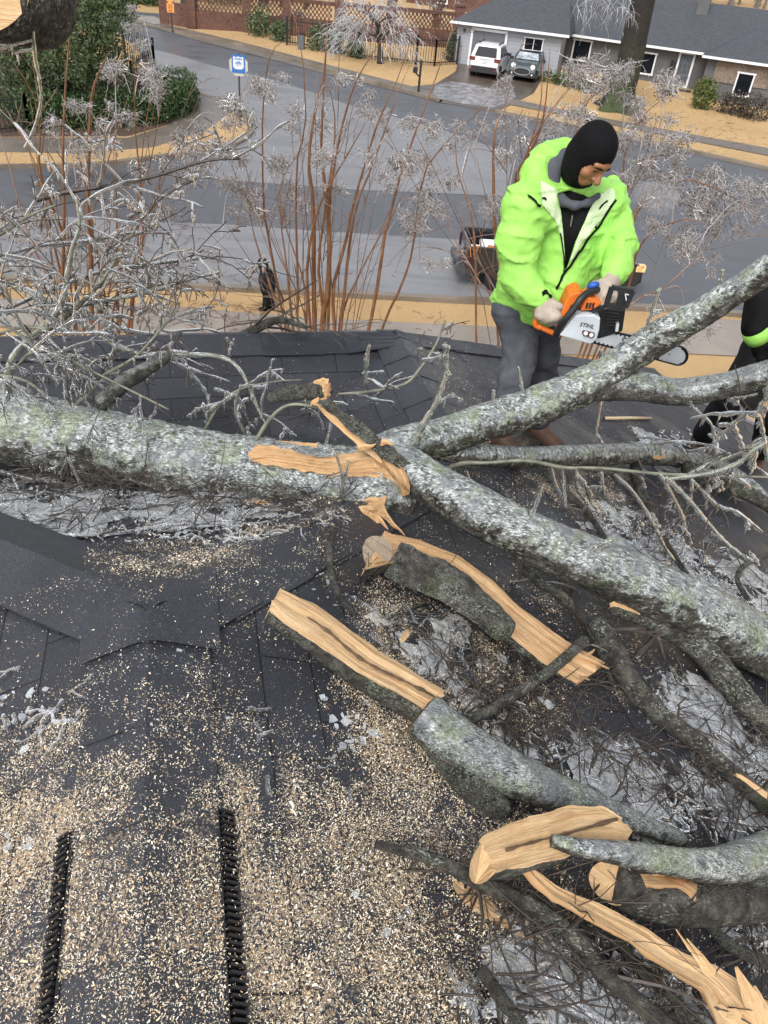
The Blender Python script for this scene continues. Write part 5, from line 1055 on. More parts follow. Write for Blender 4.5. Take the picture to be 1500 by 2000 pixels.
branch('thick dark branch tucked beneath the broken limb',[(1190,1185),(1240,1200),(1295,1222),(1365,1262),(1420,1325),(1470,1385),(1530,1440)],[14,18,22,26,26,22,20],h=[.12,.1,.08,.07],seed=73,twigs=4,scar=([(1190,1178),(1215,1178),(1250,1192)],[(1192,1186),(1215,1190),(1250,1200)]),m=M_BARK)
branch('thin iced branch crossing the lower end of the orange slab',[(890,1408),(940,1396),(1000,1360),(1080,1305),(1142,1250)],[9,11,10,10,11],h=[.02,.05,.1,.15],seed=74,twigs=5,m=M_BARK)
branch('forked dark twig under the broken limb above the slab',[(1020,1112),(1060,1142),(1105,1170),(1150,1225),(1180,1290),(1200,1350)],[9,9,9,7,6,4],h=.05,seed=75,twigs=9,m=M_BARKD)
branch('short dark branch end near the bottom edge',[(940,1890),(975,1945),(1005,1985),(1030,2030)],[10,13,14,15],h=.03,seed=76,twigs=3)
branch('dark branch leaving the bottom right corner behind the long splinter',[(1180,1800),(1240,1880),(1320,1960),(1390,2040)],[7,10,12,14],h=.03,seed=77,twigs=6)
branch('black curved stick standing out left of the orange slab',[(650,1035),(643,1085),(652,1140),(672,1178),(700,1205)],[6,7,7,6,4],h=[.06,.05,.03,.01],seed=78)
branch('long dark branch fork leading from the level limb to the right edge',[(1340,912),(1400,935),(1450,958),(1510,992)],[13,15,14,12],h=.14,seed=79,twigs=4,m=M_BARK)
branch('crooked thin branch on the shingles right of centre below the level limb',[(1065,922),(1110,965),(1150,1005),(1180,1050),(1200,1090)],[7,7,6,6,4],h=.05,seed=80,twigs=8)
branch('dark forked branch between the level limb and the broken limb',[(1240,912),(1250,955),(1275,1000),(1300,1060),(1340,1120)],[10,10,8,7,5],h=.06,seed=81,twigs=7)
branch('black arched stem near the right edge above the broken limb',[(1460,1170),(1440,1130),(1460,1100),(1510,1080)],[5,5,5,5],h=.07,seed=82,twigs=2)
branch('grey branch stub on the ice at the far right',[(1380,1800),(1430,1850),(1500,1880),(1560,1900)],[12,12,12,12],h=.05,seed=83,twigs=4)
branch('short lichened branch with a broken orange end by the ridge cap',[(425,678),(455,665),(500,642),(545,625),(600,640)],[8,9,9,7,4],y=[4.15,4.15,4.15,4.15],seed=84,twigs=10,tl=.5,m=M_BARK)
# ---- ice glazed branches
def sprig(P0,d,L,r,lvl,out,droop=.15,wig=.12,n=6,ns=4,up=0.):
    d=np.array(d,float); d/=np.linalg.norm(d); P=[np.array(P0,float)]
    for i in range(n): d=d+RNG.normal(size=3)*wig+[0,0,up-droop*.2]; d/=np.linalg.norm(d); P.append(P[-1]+d*L/n)
    out.append((np.array(P),np.linspace(r,r*.5,len(P)),lvl))
    if lvl>0:
        for k in range(ns): 
            i=random.randint(1,n-1); dd=(P[i+1]-P[i])/np.linalg.norm(P[i+1]-P[i]); sprig(P[i],dd+RNG.normal(size=3)*.75,L*random.uniform(.3,.6),r*.6,lvl-1,out,droop,wig,n,max(2,ns-1),up)
def icy(label,paths,sub=10,L=.3,lvl=1,ice=.006,bark=None,droop=.3,group='ice glazed branches',icefrac=.5,name='iced_branch',subr=.0024,up=0.,seed=0,coat_main=.4,ns=2):
    """paths: list of (pixel polyline, radii px, distances y)"""
    all_=[]; woodm=MB()
    P0=None
    for px,rp,y in paths:
        P=path3(px,y=y,n=max(10,len(px)*6)); r=rad3(P,rp)*(.62 if bark is not M_BARKI else .8); P0=P if P0 is None else P0
        woodm.tube(P,r,8,noise=.12,nsc=30); all_.append((P,r,9))
        for k in range(int(sub*len(P)/24*.21)+1):
            i=random.randint(2,len(P)-2); dd=(P[i+1]-P[i]); dd/=np.linalg.norm(dd); sprig(P[i],dd*.7+RNG.normal(size=3)*[.8,.5,.7],L*random.uniform(.5,1.2),subr,lvl,all_,droop,.12,6,ns,up)
    root=empty(name,[P0[0][0],P0[0][1],P0[0][2]-.05],0,label,'branch',group)
    woodm.build('stem',bark or M_TWIGL,root,smooth=True)
    tw=MB(); ic=MB(); 
    for P,r,l in all_:
        if l!=9: tw.tube(P,np.maximum(r,.002),5,False)
        if l==9 and random.random()>coat_main: continue
        if l!=9 and random.random()>icefrac: continue
        m=len(P)*3; Q=spline(P,m); n_=np.clip(vn(np.stack([np.arange(m)*.35,np.full(m,random.random()*99),np.zeros(m)],-1),1.,3)*.9+.9,.25,2.2)
        rr=np.interp(np.linspace(0,1,m),np.linspace(0,1,len(r)),r)+ice*n_*(1. if l!=9 else .5); rr[0]*=.6; rr[-1]*=.45
        Q=Q-[0,0,1]*(ice*.35*n_)[:,None]
        ic.tube(Q,rr,7,True,.12,70)
        for k in range(random.randint(0,2)):
            i=random.randint(1,m-2); ic.tube([Q[i]-[0,0,rr[i]*.6],Q[i]-[0,0,rr[i]+random.uniform(.004,.02)],Q[i]-[0,0,rr[i]+random.uniform(.02,.045)]],[.0045,.004,.0015],5,True)
    if tw.n: tw.build('side_twigs',M_TWIG,root,smooth=True)
    if ic.n: ic.build('ice_coat',M_ICE,root,smooth=True)
    return root
icy('long pale iced stem arching from the left edge over the trunk top',[([(-20,545),(60,570),(150,622),(205,662),(270,690),(345,692),(430,697),(470,725),(500,790),(520,830)],[7,8,8,8,7,7,6,5,4,3],[3.0,2.95,2.9,2.85,2.8,2.75,2.7])],14,.32,1,seed=1)
icy('lichened stub standing on the left of the main trunk',[([(195,790),(240,750),(290,718),(328,694)],[20,22,18,14],[2.75,2.75,2.75])],3,.2,1,bark=M_BARKI,seed=2)
icy('upright crooked branch at the far left rising out of the trunk',[([(25,800),(14,760),(25,700),(70,650),(110,610),(128,560),(140,490),(155,440),(150,380)],[16,14,12,11,10,9,7,6,4],[2.75,2.8,2.85,2.9]),([(60,665),(120,625),(190,560),(230,500),(270,440)],[8,8,6,5,3],[2.85,2.9,3.0]),([(112,608),(190,590),(290,570),(370,545),(430,530)],[6,6,5,4,3],[2.9,2.95,3.0])],34,.36,2,bark=M_TWIGL,seed=3,ice=.0039)
icy('tangle of iced twigs hanging left of the stub over the trunk',[([(150,790),(180,760),(200,735),(260,700),(300,660),(350,600)],[7,7,6,5,4,3],[2.72,2.75,2.8]),([(30,720),(60,690),(110,690),(170,720),(250,760),(330,800)],[5,5,5,4,4,3],[2.7,2.68,2.66]),([(90,720),(60,670),(20,640),(-20,610)],[5,5,4,4],[2.75,2.7])],40,.3,2,seed=4,ice=.0039)
icy('low iced branch pointing right across the crape myrtle, left side',[([(0,610),(100,565),(200,530),(300,515),(380,505),(425,500)],[6,6,5,5,4,3],[3.0,3.05,3.1]),([(0,500),(80,480),(170,470),(260,455),(330,455)],[5,5,4,4,3],[3.0,3.05]),([(70,390),(130,375),(200,365),(300,345),(400,315),(470,310)],[9,8,6,5,4,3],[3.3,3.4])],34,.34,2,seed=5,ice=.0039,bark=M_TWIG)
icy('iced twigs bristling low at the left edge',[([(-20,470),(30,440),(60,420),(110,400)],[5,5,4,3],[2.9]),([(-20,660),(40,640),(100,640),(160,610)],[5,5,4,3],[2.8]),([(-30,730),(40,740),(90,770)],[5,5,4],[2.7])],40,.3,2,seed=6,ice=.0039)
icy('iced twig sprays standing over the shingles left of the strap',[([(400,840),(430,790),(470,760),(540,745),(590,742)],[5,5,4,3,2],[2.75,2.8]),([(480,850),(460,800),(470,750)],[4,4,3],[2.7]),([(500,860),(530,815),(570,790),(640,800),(690,815)],[7,6,5,4,3],[2.55,2.6]),([(660,770),(720,765),(790,750),(820,720),(850,675),(870,625)],[5,5,5,5,4,3],[2.9,3.0,3.1])],24,.22,1,seed=7,ice=.006)
icy('slender grey shoot with ice beads rising behind the torn strap',[([(812,870),(825,830),(850,790),(868,740),(872,700),(868,670)],[7,7,6,5,4,3],[2.6,2.65,2.7])],9,.13,1,seed=8,ice=.007,droop=0)
icy('single iced twig standing like a fork before the ridge cap',[([(713,750),(716,700),(722,672)],[4,4,3],[2.9])],3,.06,0,seed=9,ice=.009,coat_main=1,droop=0)
icy('pale green iced branch running level to the right below the straight limb',[([(868,918),(905,905),(950,904),(1030,900),(1100,913),(1180,915),(1270,924),(1350,928),(1400,930),(1520,932)],[9,8,6,7,6,6,5,5,4,4],[2.55,2.5,2.5,2.55]),([(1345,926),(1390,905),(1440,885),(1500,860)],[6,6,6,5],[2.55,2.58])],22,.28,1,seed=10,ice=.006,droop=.7)
icy('long iced strands hanging down over the shingles at the right',[([(1200,925),(1240,965),(1275,1020),(1300,1070),(1318,1095)],[4,4,4,3,3],[2.5,2.48]),([(1300,930),(1345,975),(1390,1030),(1430,1070),(1472,1096)],[5,5,5,4,3],[2.5,2.46]),([(1350,935),(1400,985),(1440,1000),(1490,1040)],[4,4,4,3],[2.5]),([(1125,915),(1130,955),(1150,985)],[4,4,3],[2.5]),([(1290,925),(1330,1000),(1338,1030)],[4,4,3],[2.5])],14,.2,1,seed=11,ice=.0085,coat_main=1,droop=.8)
icy('iced twigs crowding the right edge above the level limb',[([(1520,850),(1470,880),(1440,905),(1380,925),(1300,935)],[6,6,6,5,4],[2.5]),([(1500,900),(1490,840),(1480,800)],[4,4,3],[2.5])],16,.24,1,seed=12,ice=.008,coat_main=1)
icy('small iced twigs sticking up from the limb under the chainsaw',[([(1165,770),(1172,720),(1176,680)],[5,4,3],[3.15]),([(1030,815),(1020,760),(1012,715)],[5,4,3],[3.0]),([(958,830),(962,790),(965,760)],[4,4,3],[2.9]),([(1170,790),(1180,740),(1165,840),(1170,850)],[3,3,3,2],[3.1]),([(1405,600),(1408,565),(1412,525)],[5,5,4],[3.2]),([(1240,700),(1256,660),(1290,560)],[3,3,3],[3.15])],6,.08,0,seed=13,ice=.008,coat_main=1,droop=.1)
icy('iced twigs standing on the broken limb',[([(1030,1020),(1045,990),(1060,950)],[5,4,3],[2.18]),([(1145,1080),(1180,1060),(1205,1052)],[7,8,7],[2.15])],3,.1,0,seed=14,ice=.008,coat_main=1,droop=.1)
icy('iced twig hanging in front of the trunk middle',[([(655,880),(670,940),(660,985),(652,1035)],[3,4,4,3],[2.25]),([(680,900),(672,950),(664,985)],[3,3,3],[2.25])],5,.1,1,seed=15,ice=.007,coat_main=1)
icy('iced twigs hanging from the side limb at the right',[([(1340,775),(1360,800),(1390,830),(1400,880)],[4,4,3,3],[3.05]),([(1380,770),(1440,775),(1480,768)],[4,4,3],[3.05]),([(1490,750),(1500,790),(1480,830)],[4,3,3],[3.05])],8,.12,0,seed=16,ice=.009,coat_main=.7)
icy('iced twig mass lying under the left end of the trunk',[([(0,920),(60,935),(140,950),(220,990),(280,1010)],[6,6,5,4,3],[2.5,2.45]),([(90,900),(120,940),(150,1000)],[5,4,3],[2.5]),([(250,935),(330,960),(400,985),(470,1000)],[6,5,4,3],[2.45]),([(300,950),(350,1010),(360,1060)],[5,5,3],[2.4]),([(130,870),(135,930),(130,990)],[4,3,3],[2.4])],40,.25,2,seed=17,ice=.005,bark=M_TWIG)
# sawn limb end with hanging iced twig, top left
def top_left():
    A=AtY(-28,-34,3.0); Bq=AtY(50,-8,3.2); ax=(Bq-A)/np.linalg.norm(Bq-A); P=spline([A,A+ax*.1,A+ax*.2,A+ax*.27,A+ax*.34+[0,.05,.25],A+ax*.3+[0,.2,1.3]],40); r=interp([.155,.155,.15,.14,.11,.10],40); root,o,_=log('sawn_limb_end','sawn limb end with dark iced bark hanging into the top left corner','tree limb',P,r,M_BARK,30,.06,91)
    disc('sawn_end',P[0],P[0]-P[3]+np.array([.02,-.10,.03]),.150,M_PALEW,root,5,lift=.03)
    icy('pale twig hanging below the sawn limb end with ice at its tip',[([(64,55),(68,110),(76,150),(80,195),(70,240),(60,265),(48,290)],[3,4,4,3,3,3,3],[3.05]),([(62,78),(30,85),(0,95)],[3,3,3],[3.0]),([(64,95),(40,98),(26,102)],[3,3,3],[3.0])],0,.1,0,seed=92,ice=.004,coat_main=1,droop=.2,bark=M_TWIGL)
top_left()
# ================================================================== people and the chainsaw
def sd_cap(P,a,b,ra,rb):
    a=np.asarray(a);b=np.asarray(b); ba=b-a; t=np.clip(((P-a)@ba)/max(ba@ba,1e-9),0,1); return np.linalg.norm(P-a-t[:,None]*ba,axis=1)-(ra+(rb-ra)*t)
def smin(a,b,k): h=np.clip(.5+.5*(b-a)/k,0,1); return b*(1-h)+a*h-k*h*(1-h)
def sd_chain(P,pts,rs,k=.02):
    d=None
    for i in range(len(pts)-1):
        c=sd_cap(P,pts[i],pts[i+1],rs[i],rs[i+1]); d=c if d is None else smin(d,c,k)
    return d
def sd_ell(P,c,Rm,r): # Rm columns = axes
    q=(P-np.asarray(c))@Rm; r=np.asarray(r); k0=np.linalg.norm(q/r,axis=1); k1=np.linalg.norm(q/(r*r),axis=1); return k0*(k0-1)/np.maximum(k1,1e-6)
def surf_nets(f,lo,hi,h):
    ax=[np.arange(lo[i],hi[i]+h,h) for i in range(3)]; X,Y,Z=np.meshgrid(*ax,indexing='ij'); sh=X.shape; Pt=np.stack([X,Y,Z],-1).reshape(-1,3)
    S=np.concatenate([f(Pt[i:i+400000]) for i in range(0,len(Pt),400000)]).reshape(sh); ins=S<0
    c=[(a,b,d) for a in (0,1) for b in (0,1) for d in (0,1)]; n=np.array(sh)-1
    sl=lambda o: tuple(slice(o[i],o[i]+n[i]) for i in range(3))
    cnt=np.zeros(n);acc=np.zeros((*n,3))
    for o in c:
        for axn in range(3):
            if o[axn]==0:
                o2=list(o);o2[axn]=1; s0=S[sl(o)];s1=S[sl(o2)]; m=(s0<0)!=(s1<0); t=np.where(m,s0/np.where(m,s0-s1,1),0)
                for i in range(3): acc[...,i]+=np.where(m,o[i]+(t if i==axn else 0),0)
                cnt+=m
    msk=cnt>0; idx=-np.ones(n,int); idx[msk]=np.arange(msk.sum()); ii=np.argwhere(msk); V=(acc[msk]/cnt[msk][:,None]+ii)*h+np.asarray(lo)
    Fq=[]
    for axn in range(3):
        a,b=[i for i in range(3) if i!=axn]; s0=[slice(None)]*3;s1=[slice(None)]*3; s0[axn]=slice(0,-1);s1[axn]=slice(1,None); e=ins[tuple(s0)]!=ins[tuple(s1)]
        w=np.argwhere(e); w=w[(w[:,a]>0)&(w[:,b]>0)&(w[:,a]<n[a])&(w[:,b]<n[b])]
        def g(da,db): q=w.copy(); q[:,a]-=da;q[:,b]-=db; return idx[q[:,0],q[:,1],q[:,2]]
        q=np.stack([g(1,1),g(0,1),g(0,0),g(1,0)],1); fl=ins[w[:,0],w[:,1],w[:,2]]
        if axn==1: fl=~fl
        q[~fl]=q[~fl][:,::-1]; Fq.append(q)
    Fq=np.vstack(Fq); Fq=Fq[(Fq>=0).all(1)]
    for _ in range(1): # light smoothing
        nb=np.zeros_like(V);ct=np.zeros(len(V))
        for i in range(4): np.add.at(nb,Fq[:,i],V[Fq[:,(i+1)%4]]+V[Fq[:,(i+3)%4]]); np.add.at(ct,Fq[:,i],2)
        V=V*.6+.4*nb/np.maximum(ct,1)[:,None]
    return V,Fq
def sdf_obj(name,f,pts,h,m,root,pad=.12):
    pts=np.asarray(pts); V,Fq=surf_nets(f,pts.min(0)-pad,pts.max(0)+pad,h); o=mesh_obj(name,V,Fq,m,root); return o,(V,[tuple(q) for q in Fq.tolist()])
def wrinkle(P,amp,sc,seed=0,st=(1,1,.6)):
    q=P*np.array(st); return amp*(np.abs(fbm(q+.06*fbm(P,sc*.6,2,seed+4)[:,None],sc,3,seed))*1.5-.5)
def crease(P,amp,sc,seed=0,st=(1,1,.5)):
    q=(P+.05*np.stack([vn(P,sc*.5,seed+1),vn(P,sc*.5,seed+2),vn(P,sc*.5,seed+3)],-1))*np.array(st); return -amp*(1-np.abs(vn(q,sc,seed)))**5
def fabric(name,col,var=.12,bump=.25,rough=.75,sc=300): return simple(name,col,rough,var,12,bump,sc,.002,Specular_IOR_Level=.2)
M_LIME=fabric('lime_jacket_fabric',(.30,.62,.115),.12,.3,.55); M_LINING=fabric('pale_jacket_lining',(.55,.68,.42),.08); M_JEANS=fabric('grey_denim',(.078,.083,.098),.28,.3,.8); M_BLKC=fabric('black_knit',(.0022,.0022,.0032),.3,.3,.85,90); M_BLKJ=fabric('black_cotton',(.004,.004,.005),.3)
M_HOODG=fabric('grey_hoodie',(.07,.075,.09),.2); M_GLOVE=fabric('beige_work_glove',(.40,.34,.28),.28,.4); M_SKIN=simple('tan_skin',(.30,.135,.070),.45,.14,28,.15,120,.002); M_BOOT=simple('brown_boot_leather',(.10,.055,.035),.6,.3,14,.3)
M_DKTR=fabric('charcoal_trousers',(.013,.013,.015),.35)
def S(u,v,y): return AtY(u,v,y)
def worker():
    fr=R(972,868,.0); fl=R(1046,850,.0); base=(fr+fl)/2
    r=empty('person',base,0,'worker in lime green hooded jacket, black balaclava and grey jeans bending over a chainsaw','person')
    hc=S(1157,298,3.52); h=np.array([.47,-.60,-.64]); h/=np.linalg.norm(h); up=np.array([.14,-.02,1.]); up-=h*(up@h); up/=np.linalg.norm(up); sd=np.cross(h,up); HM=np.stack([sd,h,up],1) # side(right), forward, up
    sR,sL=S(1026,405,3.50),S(1180,392,3.80); nk=S(1118,372,3.66); ch=S(1090,455,3.66); pel=S(1022,600,3.66); waist=S(1045,545,3.66)
    eR,wR=S(1012,540,3.42),S(1056,578,3.36); eL,wL=S(1208,478,3.62),S(1197,538,3.42)
    hipR,hipL=S(1006,608,3.62),S(1056,606,3.74); kR,kL=S(1016,690,3.56),S(1062,692,3.74); aR,aL=fr+[0,0,.12],fl+[0,0,.12]
    # the body: head, face, neck and the hidden trunk and limbs as one surface
    def local(P): return (P-hc)@HM
    def skin(P):
        q=local(P)
        d=sd_ell(P,hc,HM,(.074,.092,.105)); d=smin(d,sd_ell(P,hc+HM@np.array([0,.030,-.075]),HM,(.055,.062,.062)),.03)
        d=smin(d,sd_cap(P,hc+HM@np.array([0,.088,.005]),hc+HM@np.array([0,.116,-.036]),.0085,.0145),.012)      # nose
        for s in (-1,1):
            d=smin(d,sd_cap(P,hc+HM@np.array([s*.010,.099,-.038]),hc+HM@np.array([s*.013,.098,-.038]),.009,.008),.008)
            d=smin(d,sd_cap(P,hc+HM@np.array([s*.012,.087,.022]),hc+HM@np.array([s*.045,.076,.020]),.010,.009),.012)  # brow
            d=np.maximum(d,-(np.linalg.norm(P-(hc+HM@np.array([s*.031,.097,.000])),axis=1)-.019))*1.           # eye socket
            d=smin(d,np.linalg.norm(P-(hc+HM@np.array([s*.031,.076,.000])),axis=1)-.013,.004)
            d=smin(d,np.linalg.norm(P-(hc+HM@np.array([s*.042,.062,-.036])),axis=1)-.022,.02)               # cheek
        d=smin(d,sd_cap(P,hc+HM@np.array([-.020,.088,-.068]),hc+HM@np.array([.020,.088,-.068]),.008,.008),.008)
        d=smin(d,sd_cap(P,hc+HM@np.array([-.016,.086,-.082]),hc+HM@np.array([.016,.086,-.082]),.008,.008),.008)
        d=smin(d,sd_cap(P,hc+HM@np.array([0,-.01,-.08]),nk,.055,.06),.03)
        b=sd_chain(P,[nk,ch,pel],[.06,.10,.10],.05)
        for a_,b_,c_ in ((sR,eR,wR),(sL,eL,wL)): b=np.minimum(b,sd_chain(P,[nk,a_,b_,c_],[.05,.045,.04,.028]))
        for a_,b_,c_ in ((hipR,kR,aR),(hipL,kL,aL)): b=np.minimum(b,sd_chain(P,[pel,a_,b_,c_],[.09,.06,.05,.035]))
        return smin(d,b,.02)
    sdf_obj('body',skin,[hc,sR,sL,wR,wL,aR,aL,pel],.0085,M_SKIN,r)
    fine=lambda P: skin(P)
    V,Fq=surf_nets(fine,hc-.15,hc+.15,.0035); rem=mesh_obj('face',V,Fq,M_SKIN,r)
    # eyes, brows, mouth line
    for s in (-1,1):
        e=MB(); e.sphere(hc+HM@np.array([s*.031,.0835,-.002]),.0115,12,8,(1.35,.6,.40),HM); e.build('eye',simple('dark_eye',(.018,.012,.010),.15,.2,50),r,smooth=True)
        e=MB(); e.tube([hc+HM@np.array([s*.014,.0975,.016]),hc+HM@np.array([s*.03,.0945,.020]),hc+HM@np.array([s*.05,.081,.014])],[.003,.004,.002],6); e.build('eyebrow',M_BLKC,r,smooth=True)
    e=MB(); e.tube([hc+HM@np.array([-.02,.0895,-.0755]),hc+HM@np.array([0,.0955,-.0745]),hc+HM@np.array([.02,.0895,-.0755])],[.001,.0022,.001],5); e.build('mouth_line',simple('lip_line',(.10,.03,.02),.5),r)
    def bala(P):
        q=local(P); d=sd_ell(P,hc+HM@np.array([0,.000,.006]),HM,(.083,.091,.113)); d=smin(d,sd_ell(P,hc+HM@np.array([0,-.040,.030]),HM,(.074,.070,.080)),.03); d=smin(d,sd_ell(P,hc+HM@np.array([0,.022,-.078]),HM,(.066,.070,.070)),.04)
        d=smin(d,sd_chain(P,[hc+HM@np.array([0,-.02,-.05]),nk+[0,0,.02],nk+[.02,-.02,-.06]],[.070,.078,.10]),.04)
        op=np.sqrt((q[:,0]/.062)**2+((q[:,2]+.034)/.070)**2)-1; op=np.maximum(op*.05,-(q[:,1]-.015))
        op2=np.maximum(np.maximum(np.abs(q[:,0])-.05,np.abs(q[:,2]+.02)-.040),-(q[:,1]-.02))
        d=np.maximum(d,-op)
        return d+wrinkle(P,.0018,30,3)
    sdf_obj('balaclava',bala,[hc-.16,hc+.16,nk-[.1,.1,.2]],.0055,M_BLKC,r,.03)
    # grey hoodie collar and black zip top
    def hoodie(P):
        d=sd_chain(P,[S(1104,312,3.72),S(1080,335,3.64),S(1074,362,3.58),S(1092,390,3.54),S(1122,402,3.51),S(1148,396,3.53),S(1168,382,3.60)],[.045,.048,.042,.026,.016,.015,.014],.02); d=smin(d,sd_chain(P,[S(1105,318,3.70),S(1080,335,3.66)],[.05,.05]),.03)
        return d+wrinkle(P,.003,26,6)
    sdf_obj('hoodie_collar',hoodie,[S(1060,300,3.75),S(1120,440,3.45),S(1170,380,3.6)],.007,M_HOODG,r,.08)
    def topf(P): 
        d=sd_chain(P,[nk+[0,-.02,0],S(1122,450,3.62),S(1096,560,3.64),pel],[.09,.095,.09,.09],.06); d=smin(d,sd_chain(P,[S(1085,430,3.62),S(1150,420,3.70)],[.09,.09]),.05)
        return d+wrinkle(P,.004,16,9)
    tp,VFtop=sdf_obj('black_top',topf,[nk,pel,sR,sL],.011,M_BLKJ,r,.14)
    # jacket, cut open down the front
    PL_=np.array([(1112,372),(1140,382),(1158,393),(1140,436),(1123,474),(1109,518),(1093,548),(1084,562),(1100,532),(1104,505),(1100,450),(1096,415),(1088,378)],float)
    def inpoly(P):
        w=(P-CAMP)@F_; u=750+FPX*((P-CAMP)@CX)/w; v=1000-FPX*((P-CAMP)@CY)/w; d=np.full(len(P),1e9); ins=np.zeros(len(P),bool); n=len(PL_)
        for i in range(n):
            a=PL_[i];b=PL_[(i+1)%n]; e=b-a; t=np.clip(((u-a[0])*e[0]+(v-a[1])*e[1])/(e@e),0,1); d=np.minimum(d,np.hypot(u-a[0]-t*e[0],v-a[1]-t*e[1])); c=((a[1]>v)!=(b[1]>v))&(u<(b[0]-a[0])*(v-a[1])/(b[1]-a[1]+1e-9)+a[0]); ins^=c
        return np.where(ins,-d,d)/430.
    def jacket(P):
        d=sd_chain(P,[nk+[0,.02,-.05],ch,waist,S(1024,590,3.67)],[.12,.162,.16,.162],.06)
        d=smin(d,sd_chain(P,[sR,S(1100,395,3.66),sL],[.105,.13,.10],.05),.06)
        d=smin(d,sd_chain(P,[S(1115,470,3.60),S(1085,560,3.56),S(1062,592,3.56)],[.12,.13,.12],.05),.05); d=smin(d,sd_chain(P,[S(1165,420,3.70),S(1145,500,3.66),S(1105,572,3.62)],[.105,.105,.10],.05),.05)
        d=smin(d,sd_chain(P,[sR,S(1012,470,3.45),eR,S(1030,562,3.38),wR],[.10,.09,.082,.070,.054],.03),.025)
        d=smin(d,sd_chain(P,[sL,S(1200,440,3.74),eL,S(1206,520,3.48),wL],[.098,.086,.078,.068,.054],.03),.025)
        # hood thrown back and standing collar wings
        d=smin(d,sd_chain(P,[S(1102,290,3.80),S(1066,308,3.72),S(1044,338,3.62),S(1052,375,3.54)],[.055,.06,.055,.05],.04),.035)
        d=smin(d,sd_chain(P,[S(1052,372,3.53),S(1075,392,3.49)],[.045,.035],.03),.03)
        d=smin(d,sd_chain(P,[S(1197,352,3.90),S(1203,378,3.84),S(1192,405,3.66)],[.028,.032,.035],.02),.03)
        d=d+wrinkle(P,.005,8,12,(1,1,2.2))+crease(P,.013,6.5,15,(.7,.7,1.7))+crease(P,.007,13,25,(.7,.7,1.6))+wrinkle(P,.0035,38,19)+.006
        hem=(P-S(1022,602,3.66))@(np.array([.10,-.1,1.])/1.01); d=np.maximum(d,-(hem+.0))
        op=inpoly(P); front=(P[:,1]-3.66)
        return np.maximum(d,-np.maximum(op,front))
    jk,VFJ=sdf_obj('jacket',jacket,[nk+[0,0,.25],sR,sL,eR,eL,wR,wL,pel],.0082,M_LIME,r,.14)
    def dr(name,up,lo,m,VF=VFJ,nu=30,nv=6,off=.006,rough=.001): return drape(name,VF,up,lo,m,r,nu,nv,off,3,rough,.012)
    dr('jacket_lining',[(1088,370),(1092,395),(1098,430),(1101,460),(1103,500)],[(1056,352),(1060,398),(1083,428),(1094,464),(1099,502)],M_LINING,nv=10)
    dr('jacket_lining',[(1196,366),(1200,388),(1172,431),(1141,470),(1119,505)],[(1162,384),(1154,404),(1140,438),(1124,474),(1112,510)],M_LINING,nv=10)
    dr('zip',[(1202,388),(1174,432),(1143,471),(1121,506),(1101,533),(1085,562)],[(1205,391),(1177,435),(1146,475),(1124,510),(1104,537),(1088,566)],M_BLKC,off=.010)
    dr('zip',[(1093,455),(1100,500),(1101,528),(1094,548)],[(1096,455),(1103,500),(1104,530),(1097,550)],M_BLKC,off=.009)
    dr('drawstring',[(1060,384),(1068,390)],[(1058,388),(1066,394)],M_BLKC,nu=6,nv=3,off=.012); dr('collar_strap',[(1030,378),(1046,392),(1058,400)],[(1032,384),(1046,398),(1056,405)],M_BLKC,nu=10,nv=3,off=.01); dr('drawstring',[(1186,390),(1170,408)],[(1188,392),(1172,411)],M_BLKC,nu=6,nv=3,off=.012)
    dr('cuff_strap',[(1058,570),(1068,568),(1078,576)],[(1060,578),(1070,577),(1078,583)],M_BLKC,nu=10,nv=4,off=.008)
    zp=MB(); zp.bar(S(1118,420,3.50),S(1114,442,3.50),.006); zp.build('zip_pull',M_CHROME,r)
    # trousers
    def jeans(P):
        d=smin(sd_chain(P,[pel+[0,0,.06],hipR,kR,aR],[.125,.102,.084,.066],.04),sd_chain(P,[pel+[0,0,.06],hipL,kL,aL],[.125,.10,.082,.066],.04),.03); d=d+wrinkle(P,.005,10,21,(1,1,1.8))+crease(P,.016,7,23,(.6,.6,1.6))+wrinkle(P,.003,26,22)+.004; return d
    sdf_obj('trousers',jeans,[pel,hipR,hipL,aR,aL],.010,M_JEANS,r,.16)
    for f_,k in ((fr,0),(fl,1)):
        t=f_+np.array([.10,-.13,-.0])
        def bt(P,f_=f_,t=t): d=smin(sd_chain(P,[f_+[0,0,.16],f_+[0,.02,.05]],[.062,.056]),sd_cap(P,f_+[0,0,.045],np.array([t[0],t[1],float(rz(t[0],t[1]))+.045]),.05,.046),.03); return np.maximum(d,-(P[:,2]-rz(P[:,0],P[:,1])-.002))
        sdf_obj('boot',bt,[f_,t,f_+[0,0,.16]],.008,M_BOOT,r,.1)
    # gloves closed on the two handles of the saw
    def glove(name,wr,palm,kn,tips,th,hr=.012):
        def f(P):
            d=sd_chain(P,[wr,palm],[.044,.040],.03); kc=np.mean(kn,0); d=smin(d,sd_chain(P,[kn[0],kn[-1]],[.026,.024]),.03); d=smin(d,sd_chain(P,[palm,kc],[.036,.028]),.03)
            for k_,t_ in zip(kn,tips): d=smin(d,sd_chain(P,[k_]+t_,[.0155,.0145,.0125][:len(t_)+1],.006),.005)
            d=smin(d,sd_chain(P,th,[.017,.0155,.013],.008),.01); return d+wrinkle(P,.0022,34,31)
        allp=[wr,palm]+list(kn)+[q for t_ in tips for q in t_]+list(th); sdf_obj(name,f,allp,.0042,M_GLOVE,r,.06)
    kn=[S(u,v,y) for u,v,y in ((1054,614,3.31),(1064,622,3.30),(1076,624,3.30),(1086,618,3.30))]
